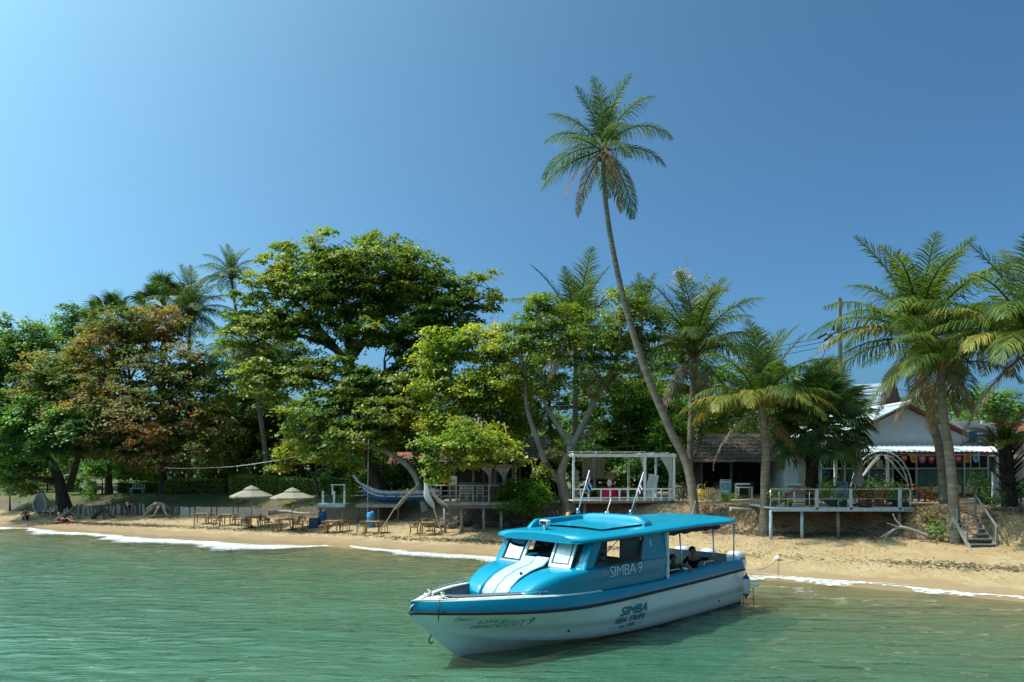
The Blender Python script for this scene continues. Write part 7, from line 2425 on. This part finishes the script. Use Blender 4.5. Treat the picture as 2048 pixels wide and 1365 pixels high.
# ---- white draped arch and closed parasol
ar = thing('white_arch', 'white moongate arch with draped voile by the restaurant', 'arch', on_ground(1763, 40.8))
la = loc_of(ar)
cpt = la(1763, 985, 40.8); R_ = (1826 - 1704) / 2 / F * 40.8
AH = W(0, 903, 40.8).z - ar.location.z
for off in (0.0, .22):
    pts = []
    for a in np.linspace(0, math.pi, 30):
        pts.append(((R_ - off) * math.cos(a) * (1.02 + .05 * math.sin(a)), .0, max(0, (AH - off) * math.sin(a) ** .85)))
    MB().tube(pts, .045, 7).build('hoop', WORNW, ar)
for a in np.linspace(.12, math.pi - .12, 15):
    c, s = math.cos(a), math.sin(a) ** .85
    MB().bar((R_ * c * 1.04, 0, AH * s), ((R_ - .22) * c * 1.04, 0, (AH - .22) * s), .03).build('rung', WORNW, ar)
for sgn in (-1, 1):
    for q in range(3):
        pts = []
        for f in np.linspace(0, 1, 14):
            x = sgn * (.15 + (R_ * .80 - .15 + .05 * q) * f ** (.9)); z = AH - .25 - (AH * .52) * f ** 1.6 - .22 * math.sin(math.pi * f) - .08 * q
            pts.append((x, -.05 - .03 * q, z))
        MB().tube(pts, [.03 + .05 * math.sin(math.pi * i / 13) for i in range(14)], 6, flat=.5).build('drape', CURTW, ar)
for k in range(9):
    z = AH - .5 - .12 * k; x = .32 + .05 * math.sin(k * 1.7)
    MB().lathe([(0, -.05), (.06, 0), (0, .05)], (x - (k % 2) * .12, .02, z), 6).build('hanging_shell', WHITEP, ar)
MB().box((-.05, .05, AH - .75), (.28, .03, .45)).build('hanging_picture', MATS['tan_print'], ar)
for k in range(6):
    x = -.9 + .36 * k
    potted('low potted greenery under the white arch, %s in its row from the left' % ['first', 'second', 'third', 'fourth', 'fifth', 'last'][k], on_ground(1763, 40.9) + Vector((x, .25 + .1 * (k % 2), 0)), 'bush', 1.05, G_DARK, True, 300 + k)['group'] = 'row of greenery under the arch'
cl = thing('closed_parasol', 'closed grey-pink parasol standing in front of the arch', 'parasol', on_deck(1716, 2.2))
P = []
for v, rr in ((0, .02), (.06, .10), (.2, .17), (.45, .22), (.62, .20), (.66, .15), (.72, .20), (.9, .30), (1, .27)):
    P.append([(rr * (1 + .22 * math.cos(8 * a)) * math.cos(a), rr * (1 + .22 * math.cos(8 * a)) * math.sin(a), 2.95 - 1.75 * v) for a in np.linspace(0, 6.283, 32, endpoint=False)])
MB().grid(P, True, wrap=True, flip=True).build('canopy', cloth_mat('grey_pink_canvas', (.45, .38, .34), .2), cl)
MB().tube([(0, 0, 0), (0, 0, 3.02)], .03, 7).build('pole', WOOD, cl)
MB().lathe([(.3, 0), (.3, .07), (.06, .1)], (0, 0, 0), 12).build('base', BLACKR, cl)
sw_ = thing('swing_seat', 'white round wicker swing seat hanging under the lean-to', 'swing', W(1950, 968, 40))
ring = [(.42 * math.cos(a), .0, .26 * math.sin(a)) for a in np.linspace(0, 6.283, 22)]
MB().tube(ring, .02, 5, caps=False).build('hoop', WHITEP, sw_)
for k in range(7): MB().tube([(-.36 + .12 * k, 0, -.22), (-.36 + .12 * k, .05, .22)], .008, 4).build('cord', WHITEP, sw_)
for s in (-1, 1): MB().tube([(s * .3, 0, .18), (s * .22, 0, 2.0)], .012, 4).build('rope', WHITEP, sw_)
ty_ = thing('tyre', 'black tyre lying on the deck edge', 'tyre', on_deck(1730, .25, .12))
MB().tube([(.26 * math.cos(a), .26 * math.sin(a), 0) for a in np.linspace(0, 6.283, 20)], .10, 8, caps=False).build('tread', BLACKR, ty_)
MB().tube([(.2 * math.cos(a), .2 * math.sin(a), .06) for a in np.linspace(0, 6.283, 20)], .03, 6, caps=False).build('bead', BLACKR, ty_)
fb = thing('mooring_rope', 'thin mooring rope from the stern to a float on the sand', 'rope', W(1515, 1140, 23.5))
e = on_ground(1555, 31.0, .08) - fb.location
MB().tube([e * f + Vector((0, 0, -.10 * 4 * f * (1 - f))) for f in np.linspace(0, 1, 16)], .014, 5).build('line', ropemat, fb)
MB().lathe([(0, -.12), (.12, -.05), (.14, .05), (0, .14)], e, 10).build('float', WHITEP, fb)


# ------------------------------------------------------------------ people
def person(label, loc, rz, J, cloth, skin, hair, legs=None, scale=1.0, lower=None):
    """J: joint -> (x, y, z) with the person facing -Y; one continuous skinned body, clothes and hair as parts"""
    t = thing('person', label, 'person', loc, rz)
    def skinned(name, chain, m, lvl=1):
        names = []; rad = {}
        for (a, ra, b, rb) in chain:
            for n_, r_ in ((a, ra), (b, rb)):
                if n_ not in names: names.append(n_)
                rad[n_] = r_
        me = bpy.data.meshes.new(name)
        me.from_pydata([J[n_] for n_ in names], [(names.index(a), names.index(b)) for a, _, b, _ in chain], [])
        o = bpy.data.objects.new(name, me); COL.objects.link(o)
        bpy.context.view_layer.objects.active = o
        o.modifiers.new('skin', 'SKIN')
        if not me.skin_vertices:
            bm = bmesh.new(); bm.from_mesh(me); bm.verts.layers.skin.verify(); bm.to_mesh(me); bm.free()
        for i, n_ in enumerate(names):
            me.skin_vertices[0].data[i].radius = (rad[n_], rad[n_] * (.8 if n_ in ('chest', 'belly', 'pelvis') else 1))
            me.skin_vertices[0].data[i].use_root = (i == 0)
        s = o.modifiers.new('sub', 'SUBSURF'); s.levels = lvl; s.render_levels = lvl
        bpy.context.view_layer.update()
        out = bpy.data.meshes.new_from_object(o.evaluated_get(bpy.context.evaluated_depsgraph_get()))
        out.polygons.foreach_set('use_smooth', [True] * len(out.polygons))
        bpy.data.objects.remove(o)
        ob = bpy.data.objects.new(name, out); out.materials.clear(); out.materials.append(m)
        link(ob, t)
        return ob
    body = [('pelvis', .13, 'belly', .12), ('belly', .12, 'chest', .14), ('chest', .14, 'neck', .055), ('neck', .055, 'chin', .06), ('chin', .06, 'head', .10), ('head', .10, 'crown', .075)]
    for s in ('l', 'r'):
        body += [('chest', .14, s + 'sh', .065), (s + 'sh', .065, s + 'el', .042), (s + 'el', .042, s + 'wr', .028), (s + 'wr', .028, s + 'ha', .036)]
        body += [('pelvis', .13, s + 'hip', .095), (s + 'hip', .095, s + 'kn', .062), (s + 'kn', .062, s + 'an', .04), (s + 'an', .04, s + 'to', .035)]
    skinned('body', body, skin, 2)
    # five fingers on each hand
    for s in ('l', 'r'):
        h = Vector(J[s + 'ha']); d = (h - Vector(J[s + 'wr'])).normalized()
        side = d.cross(Vector((0, 0, 1)))
        side = side.normalized() if side.length > .1 else Vector((1, 0, 0))
        m = MB()
        for k in range(4):
            b0 = h + side * (k - 1.5) * .018
            L = (.065, .075, .07, .055)[k]
            m.tube([b0, b0 + d * L * .6, b0 + d * L + Vector((0, 0, -.015))], [.009, .008, .006], 5)
        m.tube([h - d * .01 + side * .03, h + side * .055 + d * .025, h + side * .06 + d * .05], [.010, .009, .007], 5)
        m.build('fingers', skin, t)
    k = 1.16
    shirt = [('pelvis', .13 * k, 'belly', .12 * k), ('belly', .12 * k, 'chest', .14 * k)]
    for s in ('l', 'r'): shirt += [('chest', .14 * k, s + 'sh', .075), (s + 'sh', .075, s + 'el', .055)]
    if cloth: skinned('shirt', shirt, cloth)
    if lower:
        sh = []
        for s in ('l', 'r'): sh += [('pelvis', .15, s + 'hip', .11), (s + 'hip', .11, s + 'kn', .075)]
        skinned('shorts', sh, lower)
    # face and hair
    hd = Vector(J['head']); ch_ = Vector(J['chin']); cr_ = Vector(J['crown'])
    up = (cr_ - ch_).normalized(); fw = Vector(J.get('look', (0, -1, 0))); fw = (fw - up * fw.dot(up)).normalized(); sd = up.cross(fw)
    m = MB(); c = hd + fw * .095 - up * .015
    m.tube([c + up * .03, c + fw * .022 - up * .02, c - up * .025], [.010, .016, .006], 5)
    m.build('nose', skin, t)
    m = MB()
    for s in (-1, 1): m.lathe([(0, -.012), (.013, 0), (0, .012)], hd + fw * .088 + sd * s * .034 + up * .018, 6)
    m.tube([hd + fw * .090 - up * .062 - sd * .022, hd + fw * .096 - up * .064, hd + fw * .090 - up * .062 + sd * .022], .006, 4)
    m.build('eyes_and_mouth', hair, t)
    m = MB()
    for s in (-1, 1): m.tube([hd + sd * s * .095 - up * .02, hd + sd * s * .105 + up * .02], [.016, .02], 5)
    m.build('ears', skin, t)
    P = []
    for i in range(8):
        th = math.pi * .60 * i / 7
        P.append([hd + up * (.02 + .125 * math.cos(th)) + (fw * math.cos(a) + sd * math.sin(a)) * (.118 * math.sin(th) * (1.0 if math.cos(a) < .3 else max(.55, 1 - .5 * max(0, th - .9)))) - fw * .012 for a in np.linspace(0, 6.283, 14, endpoint=False)])
    MB().grid(P, True, wrap=True).build('hair', hair, t)
    return t


SKIN = mat('tan_skin', (.30, .155, .09), .5, .1, 6); SKIN2 = mat('pale_skin', (.42, .24, .165), .5, .1, 6)
HAIRB = mat('black_hair', (.012, .010, .009), .45, .2, 20); HAIRG = mat('fair_hair', (.36, .30, .22), .6, .2, 20)
NAVYC = cloth_mat('navy_shirt_cloth', (.012, .014, .022), .05); WHITEC = cloth_mat('white_shirt_cloth', (.65, .65, .66), .1); DENIM = cloth_mat('grey_blue_cloth', (.10, .14, .20), .05); DARKC = cloth_mat('dark_shorts_cloth', (.03, .03, .05), .05)
bp_ = lambda x, y, z: boat.matrix_basis @ Vector((x, y, z))
# boat-local seats: people sit on the port bench, facing outboard or forward
sit = dict(pelvis=(0, 0, .0), belly=(0, .02, .18), chest=(0, .03, .40), neck=(0, .02, .56), chin=(0, -.02, .62), head=(0, -.02, .71), crown=(0, .0, .80),
           lhip=(.11, -.06, -.02), lkn=(.14, -.48, .02), lan=(.14, -.46, -.38), lto=(.15, -.60, -.42), rhip=(-.11, -.06, -.02), rkn=(-.14, -.48, .02), ran=(-.14, -.46, -.38), rto=(-.15, -.60, -.42))
man = dict(sit, lsh=(.19, .03, .46), lel=(.34, .40, .44), lwr=(.42, .70, .43), lha=(.47, .78, .34), rsh=(-.19, .03, .46), rel=(-.34, -.10, .24), rwr=(-.20, -.32, .16), rha=(-.14, -.38, .14), look=(.9, -.5, -.35))
person('person in a dark shirt resting an arm along the stern coaming', bp_(2.4, .98, 1.20), BOAT_ANG + math.pi / 2, man, NAVYC, SKIN, HAIRB, lower=DARKC)
wom = dict(sit, chest=(0, -.08, .38), neck=(0, -.16, .53), chin=(0, -.22, .57), head=(0, -.23, .66), crown=(0, -.22, .75),
           lsh=(.17, -.08, .44), lel=(.40, -.12, .52), lwr=(.60, -.16, .42), lha=(.66, -.17, .34), rsh=(-.17, -.08, .44), rel=(-.28, -.32, .26), rwr=(-.14, -.52, .20), rha=(-.08, -.60, .19), look=(.8, -.6, -.3))
person('dark-haired person in grey leaning on the port rail behind the cabin', bp_(3.35, 1.0, 1.10), BOAT_ANG + math.pi / 2, wom, DENIM, SKIN, HAIRB, lower=DARKC)
# three bathers on the left sand
g1 = on_ground(133, 52.4)
lie = dict(pelvis=(0, 0, .14), belly=(0, .2, .18), chest=(0, .40, .30), neck=(0, .52, .42), chin=(0, .53, .48), head=(0, .55, .57), crown=(0, .57, .66), lsh=(.19, .42, .33), lel=(.26, .62, .16), lwr=(.28, .55, .03), lha=(.28, .48, .02),
           rsh=(-.19, .42, .33), rel=(-.26, .62, .16), rwr=(-.28, .55, .03), rha=(-.28, .48, .02), lhip=(.1, -.08, .13), lkn=(.12, -.42, .42), lan=(.12, -.72, .08), lto=(.12, -.86, .06), rhip=(-.1, -.08, .13), rkn=(-.12, -.45, .28), ran=(-.12, -.82, .08), rto=(-.12, -.95, .08), look=(0, -1, 0))
person('fair-haired sunbather reclining on a red towel on the left sand', g1 + Vector((.15, -.4, 0)), 1.3, lie, None, SKIN2, HAIRG, lower=DARKC)
tw = MB()
P = [[(x, y, .015 * math.sin(x * 3 + y * 5)) for y in np.linspace(-.4, .4, 8)] for x in np.linspace(-.9, 1.1, 16)]
tw.grid(P, True); tw_o = tw.build('beach_towel', cloth_mat('red_towel', (.45, .06, .05), .05)); tw_o.location = on_ground(136, 52.0, .05); tag(tw_o, 'red towel spread under the sunbather on the left sand', 'towel')
bend = dict(pelvis=(0, .1, .85), belly=(0, -.02, .95), chest=(0, -.2, 1.06), neck=(0, -.36, 1.1), chin=(0, -.42, 1.06), head=(0, -.48, 1.08), crown=(0, -.55, 1.12), lsh=(.18, -.22, 1.07), lel=(.2, -.3, .8), lwr=(.16, -.4, .58), lha=(.15, -.42, .5),
            rsh=(-.18, -.22, 1.07), rel=(-.2, -.3, .8), rwr=(-.16, -.4, .58), rha=(-.15, -.42, .5), lhip=(.1, .1, .82), lkn=(.11, .03, .45), lan=(.11, .08, .07), lto=(.11, -.08, .04), rhip=(-.1, .1, .82), rkn=(-.12, .06, .45), ran=(-.12, .14, .07), rto=(-.12, -.02, .04), look=(0, -1, -1))
person('person in a white shirt bending over in front of the stakes', on_ground(256, 53.3), 1.0, bend, WHITEC, SKIN, HAIRB, lower=DARKC)
sit2 = {k: ((v[0], v[1], v[2] + .14) if k != 'look' else v) for k, v in dict(sit, lkn=(.14, -.34, .34), lan=(.14, -.52, -.06), lto=(.14, -.66, -.1), rkn=(-.14, -.34, .34), ran=(-.14, -.52, -.06), rto=(-.14, -.66, -.1),
             lsh=(.19, .03, .46), lel=(.28, .0, .2), lwr=(.2, -.26, .3), lha=(.17, -.33, .32), rsh=(-.19, .03, .46), rel=(-.28, 0, .2), rwr=(-.2, -.26, .3), rha=(-.17, -.33, .32), look=(0, -1, 0)).items()}
person('tanned person sitting with knees up left of the hanging chair', on_ground(51, 54.0), .9, sit2, None, SKIN, HAIRB, lower=DARKC)
for o_ in (tp, cp):
    pass

if __name__ == '__main__' and False:
    pass
